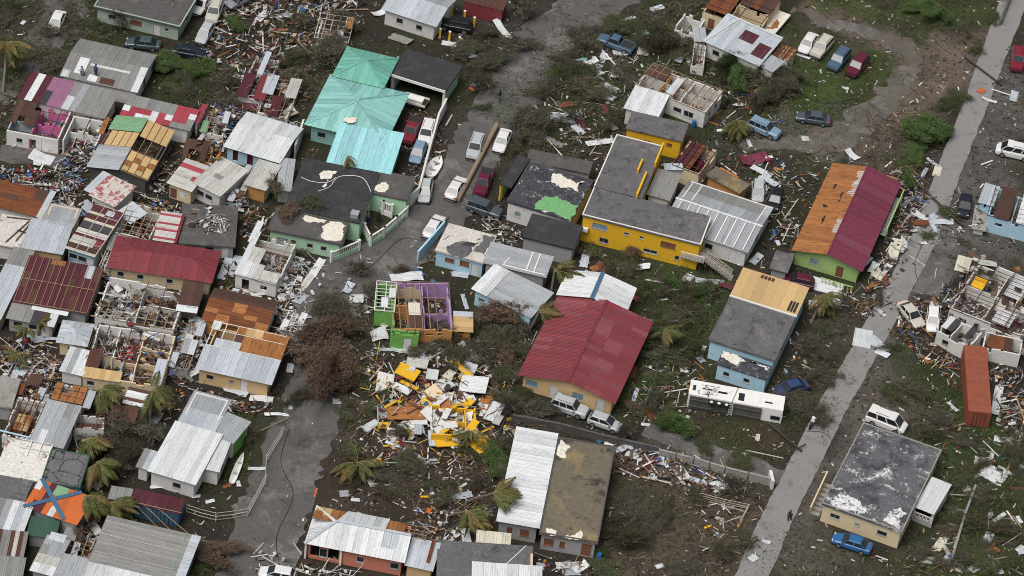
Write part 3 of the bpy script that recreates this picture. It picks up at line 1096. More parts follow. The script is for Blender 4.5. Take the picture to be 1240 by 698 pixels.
M('old_asphalt', (0.108, 0.104, 0.100), rough=.92, stains=[((.19, .18, .17), .16, .5, .62, .85), ((.048, .044, .040), .22, .5, .66, .8), ((.13, .105, .08), .5, .56, .72, .7), ((.04, .036, .03), 1.4, .58, .7, .7)], grain=(5, .45), var=0, world_tex=True, bump=.02)
M('pale_concrete_road', (0.235, 0.228, 0.222), rough=.9, stains=[((.13, .12, .11), .3, .5, .7, .7), ((.09, .08, .07), .9, .58, .72, .6), ((.30, .29, .28), .5, .58, .75, .5)], grain=(5, .25), var=0, world_tex=True, bump=.015)
road('road', [(770, -20), (705, 15), (655, 60), (622, 110), (575, 185), (540, 250), (490, 300), (430, 330), (395, 370), (392, 430), (372, 510), (345, 580), (322, 650), (305, 730)],
     [6, 7, 9, 8, 6.5, 6.5, 7, 8, 7.5, 6, 7, 7.5, 8, 8], 'old_asphalt', rag=.9, seed=3)
road('lane', [(1245, -40), (1213, 40), (1180, 130), (1150, 205), (1118, 290), (1085, 355), (1050, 420), (1010, 490), (975, 560), (940, 630), (905, 710)],
     [3.6, 3.5, 3.1, 3.1, 3.1, 3.2, 3.2, 3.3, 3.4, 3.5, 3.6], 'pale_concrete_road', rag=.14, seed=5)
M('muddy_track', (0.12, 0.107, 0.094), rough=.92, stains=[((.175, .165, .155), .22, .48, .6, .85), ((.10, .075, .055), .3, .5, .62, .9), ((.05, .043, .036), .8, .55, .68, .7)], grain=(5, .45), var=0, world_tex=True, bump=.03)
road('track', [(960, 10), (1010, 28), (1060, 42), (1098, 62), (1100, 88), (1072, 120), (1040, 150), (1000, 168), (940, 175), (890, 170)], [1.5, 2.5, 3, 3, 3.2, 4, 5, 4.5, 3, 2], 'muddy_track', z=.016, rag=1.3, seed=8)
road('side_lane', [(780, 520), (840, 540), (890, 558), (950, 582)], [2.2, 2.8, 2.8, 3], 'old_asphalt', z=.014, rag=.5, seed=11)
road('yard_track', [(60, -15), (80, 8), (55, 45), (20, 90), (-20, 130)], [5, 5, 4.5, 4.5, 4], 'old_asphalt', z=.012, rag=.8, seed=14)
road('yard_path', [(1135, 290), (1125, 330), (1120, 360)], [4, 5, 3], 'old_asphalt', z=.010, rag=1.0, seed=15)
road('forecourt', [(0, 185), (40, 188), (85, 200)], [3, 4, 2], 'old_asphalt', z=.012, rag=.6, seed=16)


# ------------------------------------------------------------------ the houses, block by block
W3 = [(.2, 1.0, 1.1, 1.0, 'w'), (.55, 1.0, 1.1, 1.0, 'w'), (.85, 0.05, .9, 2.0, 'd')]

# --- top row
H = House('flat_roofed_house', 'large pale green house with dark flat concrete roof and white door, at the top edge', 'pale green flat-roofed house', px('a', 335, 22), px('a', 632, 93), W=9.5, h=3.2)
H.slab('c8', .3, .15, .12, 'wI'); H.walls('wI', f=[(.18, 1.1, 1.1, .9, 'w'), (.48, 1.1, 1.6, .9, 'x'), (.74, .05, .9, 2.0, 'd'), (.86, 1.3, .6, .6, 'w')], r=[(.4, 1, 1, .9, 'w')])
H.clutter(14, (.05, .95), (.3, .9), 'metal', 3.21, .7, .02)

H = House('grey_roofed_house', 'white house with broad dull grey gable roof and two people working on it', 'dull grey gable house', px('a', 212, 268), px('a', 482, 326), px('a', 265, 134), h=3.0)
H.gable('hhhhhhhhhhhW', 'hhhhhhhhhhhh', 'u', .55, .75, .01)
H.walls('wW', f=[(.1, 1.0, .9, .8, 'w')], r=[(.5, .05, .9, 2, 'D')], prof={'r': [(0, 2.95), (.55, 3.65), (1, 2.95)], 'l': [(0, 2.95), (.45, 3.65), (1, 2.95)]})
H.sheets('W', (.14, .27), (.12, .48), (3.2, 3.66), lift=.06); H.sheets('W', (.0, .1), (.0, .16), (3.02, 3.2), lift=.06)
H.sheets('W', (.34, .46), (.02, .16), (3.04, 3.22), lift=.06); H.sheets('W', (.3, .82), (.34, .39), (3.46, 3.52), lift=.07, run='x')
H.sheets('b', (.5, .68), (.02, .15), (3.04, 3.2), lift=.07)

H = House('shed_row', 'long row roof patched maroon, lilac, white and grey above pink roofless rooms', 'lilac-patched row roof', px('m', 105, 272), px('m', 582, 388), px('m', 183, 140), h=3.3)
H.sheets(['PWwPGpppWghhhhh', 'PWwPpppphghhhhh'], z=(3.3, 3.75)); H.walls('wW', 3.2, f=W3)
K = H.block(px('m', 22, 462), px('m', 335, 520), px('m', 103, 285), h=2.9)
K.walls({'f': 'wW', 'l': 'wU', 'r': 'wW', 'b': 'wP'}, f=[(.25, .9, .8, .9, 'w'), (.5, .05, .9, 2, 'h'), (.75, .05, 1, 2, 'd')], sides='flr')
K.floor(); K.part((.46, .05), (.46, .95), 'wP'); K.part((.46, .5), (.95, .5), 'wP', ops=[(.4, .1, .9, 2, 'h')]); K.part((.05, .4), (.46, .4), 'wU'); K.part((.55, .95), (.97, .95), 'wP')
K.sheets(['d-dd', 'dddd', 'ddd-'], (.02, .46), (.3, .98), (2.9, 3.2), ribs=False, w=.7); K.frame((.0, 1), (.1, .98), (2.9, 3.2), nb=5, nr=6, skip=.25)
K.clutter(70, pal='cloth')
K = H.block(px('m', 335, 520), px('m', 545, 560), px('m', 400, 362), h=2.7)
K.walls('wW', sides='lrb'); K.floor(); K.part((.05, .5), (.95, .5), 'wW'); K.part((.5, .5), (.5, .95), 'wW'); K.clutter(60, pal='mix'); K.frame((0, 1), (.4, 1), nb=4, nr=3, skip=.4)

H = House('patchwork_roofed_house', 'house with checkered red and white patchwork metal roof, grey strip behind', 'red and white patchwork roof', px('n', 122, 90), px('n', 505, 178), px('n', 172, -12), h=3.0)
H.sheets(['mmWWmmhh', 'WmmWmWmh', 'hhhhhhmW', 'hhhhhhmm'], z=(3.0, 3.5), w=.9); H.walls('wW', f=W3)
K = H.block(px('n', 528, 128), px('n', 560, 136), px('n', 560, 30), h=2.9); K.sheets('mm', z=(2.9, 3.2)); K.walls('wW')

H = House('plywood_deck_house', 'dark grey house with gridded plywood roof deck, green and grey metal patches', 'gridded plywood-deck house', px('X', 107.4, 200.7), px('X', 177.6, 217.7), px('X', 141.5, 141.5), h=3.2)
zr = 4.1
H.sheets(['ggg', 'ggg'], (-.03, .53), (-.03, .42), (3.2, zr), 'x', 'x'); H.sheets(['N', 'N'], (-.03, .53), (.74, 1.03), (3.2, zr), 'x', 'x', ribs=False)
H.sheets(['yyyy', 'yyyy'], (.04, .53), (.43, .73), (3.25, zr), 'x', 'y', w=.85, ribs=False, name='plywood_board', gap=.09)
H.sheets(['yyyy', 'oyoy', 'yoyo', 'yyyy'], (.55, 1.02), (.0, .38), (zr, 3.2), 'x', 'y', w=.9, ribs=False, name='plywood_board', gap=.09)
H.sheets(['yyyy', 'yyyy'], (.55, 1.02), (.66, 1.0), (zr, 3.2), 'x', 'y', w=.9, ribs=False, name='plywood_board', gap=.09)
H.frame((.53, 1.02), (0, 1), (zr, 3.2), 'x', 5, 6, 'timber', drop=.2); H.frame((0, .53), (.4, .8), (3.2, zr), 'x', 4, 4, 'timber', drop=.2)
H.walls('wD', f=[(.62, 1.0, .8, .9, 'u'), (.2, 1, .8, .8, 'w')], prof={'f': [(0, 3.1), (.53, 3.95), (1, 3.1)], 'b': [(0, 3.1), (.47, 3.95), (1, 3.1)]}); H.floor(); H.clutter(30, pal='wood')

H = House('striped_roof_house', 'small cream house with off-white roof crossed by two red sheets', 'cream house with red-striped roof', px('n', 383, 472), px('n', 522, 522), px('n', 445, 332), h=3.0)
H.sheets(['www', 'www', 'wwm', 'www', 'mmm', 'www'], z=(3, 3.4), run='x', w=.8); H.walls('wC', f=[(.15, .05, .9, 2, 'D'), (.6, .9, .9, 1.1, 'd')])

H = House('pale_roofed_house', 'pale metal roof with a person in orange crouched on top', 'pale roof with the crouching person', px('n', 530, 472), px('n', 682, 548), px('n', 615, 305), h=3.2)
H.sheets(['wwwww', 'wwwww'], z=(3.2, 3.7), w=.85); H.sheets('h', (.3, .6), (.4, .52), (3.42, 3.48), run='x', lift=.05); H.walls('wW', f=W3)

H = House('white_roofed_house', 'white gable-roofed house with blue and maroon striped front wall', 'blue and maroon striped house', px('X', 272.6, 177), px('X', 338, 196.6), px('X', 290.5, 134), h=3.1)
H.gable('WWWWWWW', 'WWWWWWW', 'u', .6, .5)
H.walls({'f': 'wS', 'l': 'wS', 'r': 'wW', 'b': 'wW'}, f=[(.16, .4, .7, 2.2, 'h'), (.45, .4, .8, 2.2, 'h'), (.72, .4, .8, 2.2, 'h')])
mb = MB(); mb.box((0, 0, 1.4), (H.L - .9, .1, 2.7)); H.put('inner_wall', mb, 'wM', Matrix.Translation((0, -H.W / 2 + .6, 0)))

H = House('small_white_shed', 'small square pale grey roof over an olive wall beside a narrow alley', 'small pale roof with the olive wall', px('X', 295, 223), px('X', 322, 231), px('X', 304, 192), h=2.8)
H.sheets('www', z=(2.8, 3.1)); H.walls({'f': 'wO', 'l': 'wW', 'r': 'wW', 'b': 'wW'})
H = House('lean_to_shed', 'narrow grey corrugated lean-to roof beside the black flat roof', 'narrow grey lean-to', px('s', 160, 232), px('s', 245, 240), px('s', 190, 62), h=2.7)
H.sheets('ggg', z=(2.7, 2.95)); H.walls('wG')

# --- black flat roof with the green walls and balustrades
H = House('black_roofed_house', 'mint green house under a broad black flat roof with torn cream patches', 'black flat-roofed mint house', px('s', 115, 455), px('s', 525, 540), px('s', 165, 340), h=3.3)
H.slab('c8', .3, .06, .08, 'c8'); H.walls('wN', f=[(.18, 1, 1.4, .9, 'u'), (.34, 1.0, .7, .9, 'w'), (.58, 1, .8, .9, 'w'), (.78, 1, .8, .9, 'w')], l=[(.5, 1, 1, 1, 'w')])
H.patch('cW', [(.72, .1), (.97, .15), (.98, .85), (.78, .95), (.66, .6)], 3.318); H.patch('cW', [(.38, .8), (.68, .78), (.7, .97), (.4, .97)], 3.318)
K = H.block(px('s', 205, 330), px('s', 635, 420), px('s', 305, 50), h=3.9); K.slab('c2', .3, .02, .0); K.walls('wN', ins=.1, r=[(.3, 1, 1, 1, 'w')])
K.patch('cW', [(.30, .66), (.43, .72), (.47, .86), (.30, .84), (.26, .74)], 3.918); K.patch('cW', [(.36, .52), (.4, .52), (.42, .68), (.38, .68)], 3.918)
mb = MB(); pa_ = smooth_path([K.loc(.05, .62, 3.95), K.loc(.2, .58, 3.95), K.loc(.4, .62, 3.95), K.loc(.48, .75, 3.95)]); mb.tube(pa_, [.045] * len(pa_), 4); K.put('roof_cable', mb, 'white_paint')
mb = MB(); pa_ = smooth_path([K.loc(.33, .42, 3.95), K.loc(.45, .55, 3.95), K.loc(.52, .78, 3.95), K.loc(.8, .85, 3.95), K.loc(.98, .62, 3.95)]); mb.tube(pa_, [.045] * len(pa_), 4); K.put('roof_cable', mb, 'white_paint')
mb = MB(); mb.box((0, 0, .35), (.9, .9, .7)); mb.box((0, 0, .74), (1.0, 1.0, .06)); K.put('roof_tank', mb, 'g', Matrix.Translation(K.loc(.9, .1, 3.9)))
J = H.block(px('s', 690, 246), px('s', 897, 290), px('s', 728, 118), h=3.7); J.slab('c8', .3, .05); J.walls('wN', ins=.1)
J.patch('cW', [(.05, .12), (.38, .1), (.42, .4), (.3, .55), (.12, .35)], 3.718)

# --- teal houses
H = House('teal_hip_house', 'teal house with two hipped roofs and a plain bright aqua roof in front', 'teal hip-roofed house', px('b', 182, 436), px('b', 450, 500), px('b', 262, 270), h=3.4)
H.hip('T', 1.7, .35, .9, cap='T'); H.walls('wT', f=[(.15, 1, 1.1, 1, 'w')], r=[(.5, 1, 1, 1, 'w'), (.8, .05, .9, 2, 'd')], ins=.4)
K = H.block(px('b', 277, 266), px('b', 445, 306), px('b', 325, 170), h=3.7); K.hip('q', 1.4, .3, .9, cap='q'); K.walls('wT', ins=.4, r=[(.5, 1, 1, 1, 'w')])
K = H.block(px('b', 252, 570), px('b', 472, 612), px('b', 293, 437), h=3.5); K.sheets(['tttttttt'], z=(3.5, 3.95), w=.95); K.walls('wT', f=W3, r=[(.5, 1, 1, 1, 'w')])
H.patch('cW', [(.42, .1), (.56, .12), (.58, .22), (.44, .2)], 4.35, 'torn_patch'); 
K = H.block(px('b', 475, 258), px('b', 668, 318), px('b', 520, 170), h=3.4); K.slab('c2', .35, .12, .0); K.walls({'l': 'wW', 'b': 'wW', 'r': 'wN'}, sides='lbr')
for q in (.03, .97):
    K.bar(K.loc(q, .05, 0), K.loc(q, .05, 3.1), .3, .3, 'white_paint', 'column')
mb = MB(); mb.box((0, 0, 0), (K.L + .1, .12, .42)); K.put('fascia', mb, 'white_paint', Matrix.Translation(K.loc(.5, .0, 3.2) - Vector((0, .2, 0))))

H = House('grey_white_house', 'white house with plain grey-white gable roof beside the yellow bollards', 'white house by the yellow bollards', px('b', 448, 32), px('b', 632, 92), W=7, h=3.0)
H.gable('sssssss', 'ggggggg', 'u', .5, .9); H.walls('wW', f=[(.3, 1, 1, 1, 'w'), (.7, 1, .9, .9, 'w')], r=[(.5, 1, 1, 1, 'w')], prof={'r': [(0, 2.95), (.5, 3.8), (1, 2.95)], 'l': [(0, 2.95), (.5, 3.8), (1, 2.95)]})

H = House('collapsed_timber_frame', 'collapsed pale timber roof frame lying among bare branches', 'collapsed timber frame', px('b', 205, 132), px('b', 325, 150), px('b', 232, 55), h=1.8, cat='ruin')
H.walls('wW', 1.6, sides='fl'); H.frame(z=(1.8, 2.2), nb=6, nr=6, code='pale_timber', skip=.05); H.sheets(['s--', '-o-'], (.6, 1.2), z=(1.7, 2.5), zax='x'); H.floor(); H.clutter(30, pal='wood')

H = House('red_container', 'rust-red shipping container at the top edge of the yard', 'red container at the top edge', px('b', 735, 6), px('b', 868, 38), W=2.4, h=2.6, cat='container')
H.sheets('bbbbb', z=(2.6, 2.62), w=.9); H.walls('R', 2.55, ins=.02, t=.06)

# --- top right
H = House('roofless_cream_house', 'roofless cream house showing dark red rafters at the top edge', 'roofless cream house', px('u', 445, 58), px('u', 735, 165), W=8.5, h=3.0)
H.walls('wC', f=[(.18, .05, .9, 2, 'D')], r=[(.4, 1, 1, 1, 'w')], ins=.05); H.floor('dark_timber'); H.part((.45, 0.02), (.45, .98), 'wC'); H.part((.45, .5), (.98, .5), 'wC')
H.sheets(['uuduu', 'dudud'], (.0, .42), (.1, 1), (3.0, 3.5), w=.8, ribs=False); H.sheets('ddudd', (.45, 1), (.5, 1), (3.1, 3.4), w=.8, ribs=False); H.frame(nb=6, nr=6, z=(3.05, 3.5), skip=.2); H.clutter(40, pal='red')
H = House('grey_hip_house', 'pale grey hip-roofed house with two maroon gaps in its sheeting', 'grey hip roof with maroon gaps', px('u', 455, 222), px('u', 745, 352), px('u', 545, 95), h=3.0)
H.sheets(['sssssssss', 'sssssssss'], z=(3.0, 4.1), w=.8); H.walls('wW', 2.9, f=W3)
H.sheets('PPP', (.42, .68), (.48, .80), (3.52, 3.88), lift=.05, w=.6); H.sheets('PPP', (.76, .98), (.2, .62), (3.22, 3.68), lift=.05, w=.6)
H.bar(H.loc(0.0, 1, 4.18), H.loc(1.02, 1, 4.18), .3, .1, 'W', 'ridge_cap'); H.bar(H.loc(.0, .0, 3.1), H.loc(.2, 1, 4.18), .25, .08, 'W', 'ridge_cap')
K = H.block(px('u', 750, 352), px('u', 820, 388), px('u', 792, 290), h=2.8); K.sheets('ggg', z=(2.8, 3)); K.walls('wW')
K = H.block(px('u', 812, 292), px('u', 905, 328), px('u', 845, 225), h=2.6); K.walls('wW', 2.3); K.sheets('oooo', z=(2.5, 2.6), w=.6, ribs=False, gap=.2); K.frame(nb=4, nr=4, code='dark_timber', drop=-.05)
K = H.block(px('u', 755, 152), px('u', 832, 182), px('u', 845, 52), h=.9); K.slab('cW', .3, 0); K.patch('o', [(.3, .1), (.7, .15), (.8, .5), (.5, .6)], .93)
H = House('roofless_white_box', 'small roofless white masonry box between the bushes', 'roofless white box', px('u', 296, 145), px('u', 405, 182), px('u', 320, 55), h=2.4, cat='shed')
H.walls('wW', 2.3, ins=0); H.floor('c7'); H.clutter(10)
K = H.block(px('u', 400, 222), px('u', 470, 225), px('u', 410, 150), h=2.2); K.sheets('gWg', z=(2.2, 2.3)); K.walls('wW', 2.1)
H = House('smashed_white_shed', 'smashed white shed with its top torn open beside a rolled sheet', 'smashed white shed', px('u', 385, 335), px('u', 455, 345), px('u', 440, 235), h=2.2, cat='ruin')
H.walls('wW', 2.1, ins=0); H.floor(); H.frame(nb=4, nr=4, z=(2.2, 2.4)); H.clutter(16, pal='white')

H = House('roofless_white_house', 'long roofless white house with exposed joists and a blue barrel outside', 'long roofless white house', px('u', 82, 455), px('u', 460, 605), px('u', 148, 330), h=3.0)
H.walls('wW', f=[(.62, 1.0, 1.2, .9, 'w'), (.78, .9, 1.4, 1.1, 'w')], r=[(.3, 1, .9, .9, 'w'), (.7, 1, .9, .9, 'w')], ins=.05); H.floor()
H.part((.3, .05), (.3, .95), 'wO'); H.part((.62, .05), (.62, .95), 'wW'); H.part((.02, .55), (.98, .55), 'wW'); H.part((.45, .55), (.45, .95), 'wR')
H.frame(nb=5, nr=13, z=(3.0, 3.2), code='timber', skip=.1); H.clutter(90, pal='mix'); H.clutter(30, pal='red'); H.sheets('WW', (.40, .5), (.15, .8), (3.1, 3.3), w=.6)
H.sheets(['ddd'], (0, .28), (.55, .95), (3.0, 3.1), ribs=False)
K = H.block(px('u', 25, 578), px('u', 205, 630), px('u', 98, 468), h=3.1); K.sheets('WWWWW', z=(3.1, 3.3)); K.walls('wW')

# --- yellow house
H = House('yellow_house', 'bright yellow two-storey house with an L-shaped grey flat roof and parapets', 'bright yellow house', px('X', 706, 260), px('X', 848, 296), px('X', 719, 227), h=4.9)
H.slab('c1', .3, .1, .10, 'white_paint', parapets='flr'); H.walls('wY', ins=.05, f=[(.15, 2.9, 1.9, 1.0, 'u'), (.38, 3.1, .6, .5, 'w'), (.51, 3.1, .6, .5, 'w'), (.74, 2.7, 1.9, 1.0, 'x'), (.2, .6, 1.2, .9, 'w'), (.6, .9, 1.8, .7, 'w'), (.83, .9, .6, .8, 'w')])
mb = MB(); mb.box((0, 0, .32), (.95, .4, .62)); mb.box((0, -.21, .32), (.5, .02, .4)); H.put('cooling_unit', mb, 'white_paint', Matrix.Translation(H.loc(.03, 0, 2.2) - Vector((0, .25, 0))))
K = H.block(px('X', 719.6, 226.5), px('X', 776.5, 241), px('X', 748.5, 164), h=4.9); K.slab('c1', .3, .08, .10, 'white_paint', parapets='lb'); K.walls('wY', ins=.05)
for (a, b, q) in ((.0, .42, .9), (.42, .62, .72), (.62, 1.0, 1.0)):
    mb = MB(); mb.box((0, 0, .25), (.22, (b - a) * K.W + .1, .95)); K.put('parapet', mb, 'wY', Matrix.Translation(K.loc(q, (a + b) / 2, 4.9)))
mb = MB(); mb.box((0, 0, 1.6), (1.5, 1.6, 3.6)); K.put('stair_shaft', mb, 'wY', Matrix.Translation(K.loc(.86, .5, 1.3)))
# outside stair with white rails
sa, sb = H.wp(1.0, .25, 2.3), G(px('g', 770, 310), 0)
H.slab('c7', .2, 0, z=2.4, name='landing', fx=(.86, 1.06), fy=(-.12, .22))
inv = H.base.inverted()
sl, sl2 = inv @ H.wp(1.06, .05, 2.3), inv @ sb
for i in range(11):
    t = i / 10
    p = sl.lerp(sl2, t); p.z = 2.25 * (1 - t) + .05
    mb = MB(); mb.box((0, 0, 0), (.5, 1.1, .14)); H.put('stair_tread', mb, 'c7', Matrix.Translation(p))
for sd_ in (-.5, .5):
    d = (sl2 - sl); d.z = 0; d.normalize(); nn = Vector((-d.y, d.x, 0)) * sd_
    for zz_ in (.35, .65, 1.0):
        a = Vector((sl.x, sl.y, 2.25 + zz_)) + nn; b = Vector((sl2.x, sl2.y, .05 + zz_)) + nn
        H.bar(a, b, .08, .08, 'pale_timber', 'handrail')
    for i in range(8):
        p = sl.lerp(sl2, i / 7) + nn; p.z = 2.25 * (1 - i / 7)
        H.bar(p, p + Vector((0, 0, 1.05)), .08, .08, 'pale_timber', 'baluster')
for i in range(8):
    p = H.loc(.87 + i * .026, -.11, 2.4); H.bar(p, p + Vector((0, 0, .9)), .06, .06, 'white_paint', 'baluster')
H.bar(H.loc(.86, -.11, 3.3), H.loc(1.06, -.11, 3.3), .1, .1, 'white_paint', 'handrail')
H = House('yellow_annex', 'small yellow annex with a dark grey slab roof behind the L-shaped house', 'yellow annex', px('c', 403, 452), px('c', 598, 497), px('c', 425, 393), h=3.6)
H.slab('c1', .2, .1, 0); H.walls('wY', f=[(.4, 1.6, .9, .5, 'x'), (.8, 2, .7, .5, 'x')], ins=.1)

H = House('maroon_shell_house', 'hexagonal roofless shell with maroon interior beside the long grey roof', 'maroon roofless shell', px('v', 312, 292), px('v', 452, 345), px('v', 405, 165), h=2.9, cat='ruin')
H.walls('wC', 2.8, ins=.02); H.floor('d'); H.frame(nb=7, nr=6, z=(2.9, 3.1), code='dark_timber', skip=.1); H.part((.05, .5), (.95, .5), 'wM'); H.clutter(40, pal='red'); H.sheets('PuPuu', (0, .6), (.1, 1), (2.6, 2.8), w=.7, ribs=False)
H = House('long_grey_house', 'long grey corrugated gable house with white battens across the roof', 'long grey corrugated house', px('X', 803, 272), px('X', 905, 306), px('X', 836, 219), h=3.0)
H.gable(['ggggggggggg'], ['ggggggggggg', 'hhhhhhhhhhhs'], 'u', .5, .7, .01); H.walls('wW', r=[(.5, 1, 1, 1, 'w')], f=W3)
for i in range(9):
    q = .06 + i * .11
    H.bar(H.loc(q, .0, 3.12), H.loc(q, .47, 3.78), .14, .06, 'white_paint', 'batten')
for q in (.05, .16, .93):
    H.bar(H.loc(q, .97, 3.12), H.loc(q, .55, 3.74), .14, .06, 'white_paint', 'batten')
H.bar(H.loc(-.02, .5, 3.78), H.loc(1.02, .5, 3.78), .3, .08, 'W', 'ridge_cap'); H.bar(H.loc(.02, .98, 3.1), H.loc(1, .98, 3.1), .16, .06, 'white_paint', 'batten')
K = H.block(px('v', 182, 445), px('v', 300, 478), px('v', 245, 325), h=3.0); K.sheets(['hhhh'], z=(3, 3.3)); K.walls('wW')
K = H.block(px('v', 275, 322), px('v', 370, 322), W=1.2, h=2.7); K.sheets('sss', z=(2.7, 2.8)); K.walls('wW')
H = House('brown_slab_roof', 'low tilted brown-grey flat roof behind the long grey corrugated house', 'brown-grey slab roof', px('v', 487, 348), px('v', 660, 440), px('v', 535, 302), h=2.6, cat='shed')
H.slab('c5', .2, .05); H.walls('wO'); H.bar(H.loc(.1, 1.02, 2.65), H.loc(.65, 1.02, 2.65), .3, .12, 'o', 'edge_board')

# --- lime house and cyan house
H = House('lime_gable_house', 'lime green house, gable roof half bare orange boards and half wine-red metal', 'lime house with wine-red roof', px('X', 962, 301), px('X', 1042, 325), px('X', 1002.5, 199), h=3.1)
zr = 4.3
H.sheets(['oo'] * 12, (-.03, .5), (-.03, 1.03), (3.1, zr), 'x', 'x', ribs=False, w=.8, name='deck_board'); H.sheets([rnd.choice('MMML') for _ in range(12)], (.5, 1.05), (-.03, 1.03), (zr, 3.05), 'x', 'x', w=1.1)
for y0_ in (.22, .66, .8):
    H.sheets(['www'] * 5, (.36, .5), (y0_, y0_ + .17), (3.9, zr), 'x', 'x', w=.36, ribs=False, lift=.05, name='slat', gap=.14)
for (a, b, c_, d) in ((.12, .5, .3, .53), (.2, .3, .26, .4), (.15, .72, .22, .78), (.3, .58, .34, .7)):
    H.patch('K', [(a, b), (c_, b), (c_, d), (a, d)], 3.1 + (a + c_) / 2 * 2.4 + .03, 'felt_scrap')
H.bar(H.loc(.5, -.03, zr + .04), H.loc(.5, 1.03, zr + .04), .2, .06, 'M', 'ridge_cap')
H.walls('wL', f=[(.3, 1, 1.1, 1.1, 'u'), (.72, .05, .9, 2, 'D')], l=[(.5, 1, 1, 1, 'w')], r=[(.6, 1, 1, 1, 'w'), (.3, 1, 1, 1, 'w')], prof={'f': [(0, 3.05), (.5, 4.2), (1, 3.05)], 'b': [(0, 3.05), (.5, 4.2), (1, 3.05)]})
for i in range(9):
    p = H.loc(.52 + i * .055, -.1, 0); H.bar(p, p + Vector((0, 0, 1.0)), .1, .1, 'wL', 'baluster')
H.bar(H.loc(.5, -.1, 1.05), H.loc(.98, -.1, 1.05), .14, .1, 'wL', 'handrail')
for q in (.55, .95):
    H.bar(H.loc(1.12, q, 0), H.loc(1.12, q, 2.9), .14, .14, 'wL', 'post')
H.bar(H.loc(1.12, .5, 2.9), H.loc(1.12, .98, 2.9), .14, .14, 'wL', 'beam')
H.sheets('wwwwwww', (1.03, 1.12), (.5, .95), (1.6, 1.5), 'x', 'x', w=.4, ribs=False, gap=.12, name='porch_slat')
H = House('grey_shed', 'small dark grey flat shed at the corner of the lime house', 'small dark grey shed', px('h', 35, 275), px('h', 98, 292), px('h', 58, 213), h=2.3, cat='shed')
H.slab('c1', .15, .05); H.walls('wG')

H = House('cyan_house', 'sky blue house, roof half tan plywood deck and half grey flat slab', 'sky blue house with plywood deck', px('X', 859, 411), px('X', 938, 436), px('X', 895, 328.7), h=3.6)
H.slab('c1', .3, .1, .06, 'c1', fy=(0, .63)); H.walls('wS', ins=.12, f=[(.3, 1.2, .9, .9, 'w')], l=[(.5, 1, 1, 1, 'w')], r=[(.3, 1, 1, 1, 'w'), (.6, 1, 1, 1, 'w')])
H.sheets(['yyyyyyy', 'yyyyyyy', 'yyyyyyy'], (-.02, 1.02), (.63, 1.02), (3.75, 4.3), run='y', ribs=False, w=1.25, name='plywood_board'); H.bar(H.loc(-.02, .63, 3.75), H.loc(1.02, .63, 3.75), .2, .2, 'white_paint', 'fascia')
H.sheets(['KKK'], (.84, .98), (.66, .8), (3.82, 4.0), lift=.04, w=.35, ribs=False, gap=.1, name='vent_slat'); H.sheets('PPP', (.28, .5), (.95, 1.0), (4.2, 4.26), lift=.04, w=.5, ribs=False, name='vent_slat', gap=.1)
K = H.block(px('g', 722, 612), px('g', 897, 668), px('g', 745, 568), h=2.9); K.slab('c3', .2, .05, .0); K.walls('wS', f=[(.2, 1, .8, .8, 'w'), (.62, 1, .8, .8, 'w')], ins=.1)
K.patch('cW', [(.0, .5), (.35, .3), (.3, 1), (0, 1)], 2.92); K.patch('cF', [(.38, .62), (.92, .6), (.95, .9), (.4, .9)], 2.917)

# --- red gable
H = House('red_gable_house', 'beige house under a large red ribbed gable roof, white-roofed at the back', 'large red gable house', px('X', 630, 453.4), px('X', 744, 487), px('X', 666, 354), h=3.0)
zr = 4.5
rq = lambda n_, a='RRRQ', m_=3: [''.join(rnd.choice(a) for _ in range(m_)) for _ in range(n_)]
H.sheets(rq(16), (-.02, .5), (-.02, 1.0), (3.0, zr), 'x', 'x', w=.75); H.sheets(rq(16), (.5, 1.02), (-.02, 1.0), (zr, 3.0), 'x', 'x', w=.75)
H.bar(H.loc(.5, -.02, zr + .06), H.loc(.5, 1.0, zr + .06), .4, .06, 'R', 'ridge_cap')
H.walls('wB', f=[(.1, 1.0, 1.4, 1.1, 'u'), (.35, .1, 1.0, 2.2, 'd'), (.62, 1.0, 1.4, 1.3, 'u'), (.88, .1, 1.0, 2.2, 'd')], r=[(.3, 1, 1.1, 1, 'w'), (.7, 1, 1.1, 1, 'w')], prof={'f': [(0, 2.95), (.5, 4.4), (1, 2.95)], 'b': [(0, 2.95), (.5, 4.4), (1, 2.95)]}, ins=.35)
K = H.block(px('g', 166, 357), px('g', 405, 420), px('g', 204, 285), h=3.3)
K.sheets(['WW'] * 3, (-.02, .5), (-.2, 1.0), (3.3, 4.5), 'x', 'x', w=.9); K.sheets(['WW'] * 3, (.5, 1.02), (-.2, 1.0), (4.5, 3.3), 'x', 'x', w=.9)
K.bar(K.loc(.5, -.25, 4.57), K.loc(.5, 1.02, 4.57), .5, .06, 'B', 'ridge_cap'); K.walls('wW', prof={'b': [(0, 3.2), (.5, 4.4), (1, 3.2)]})

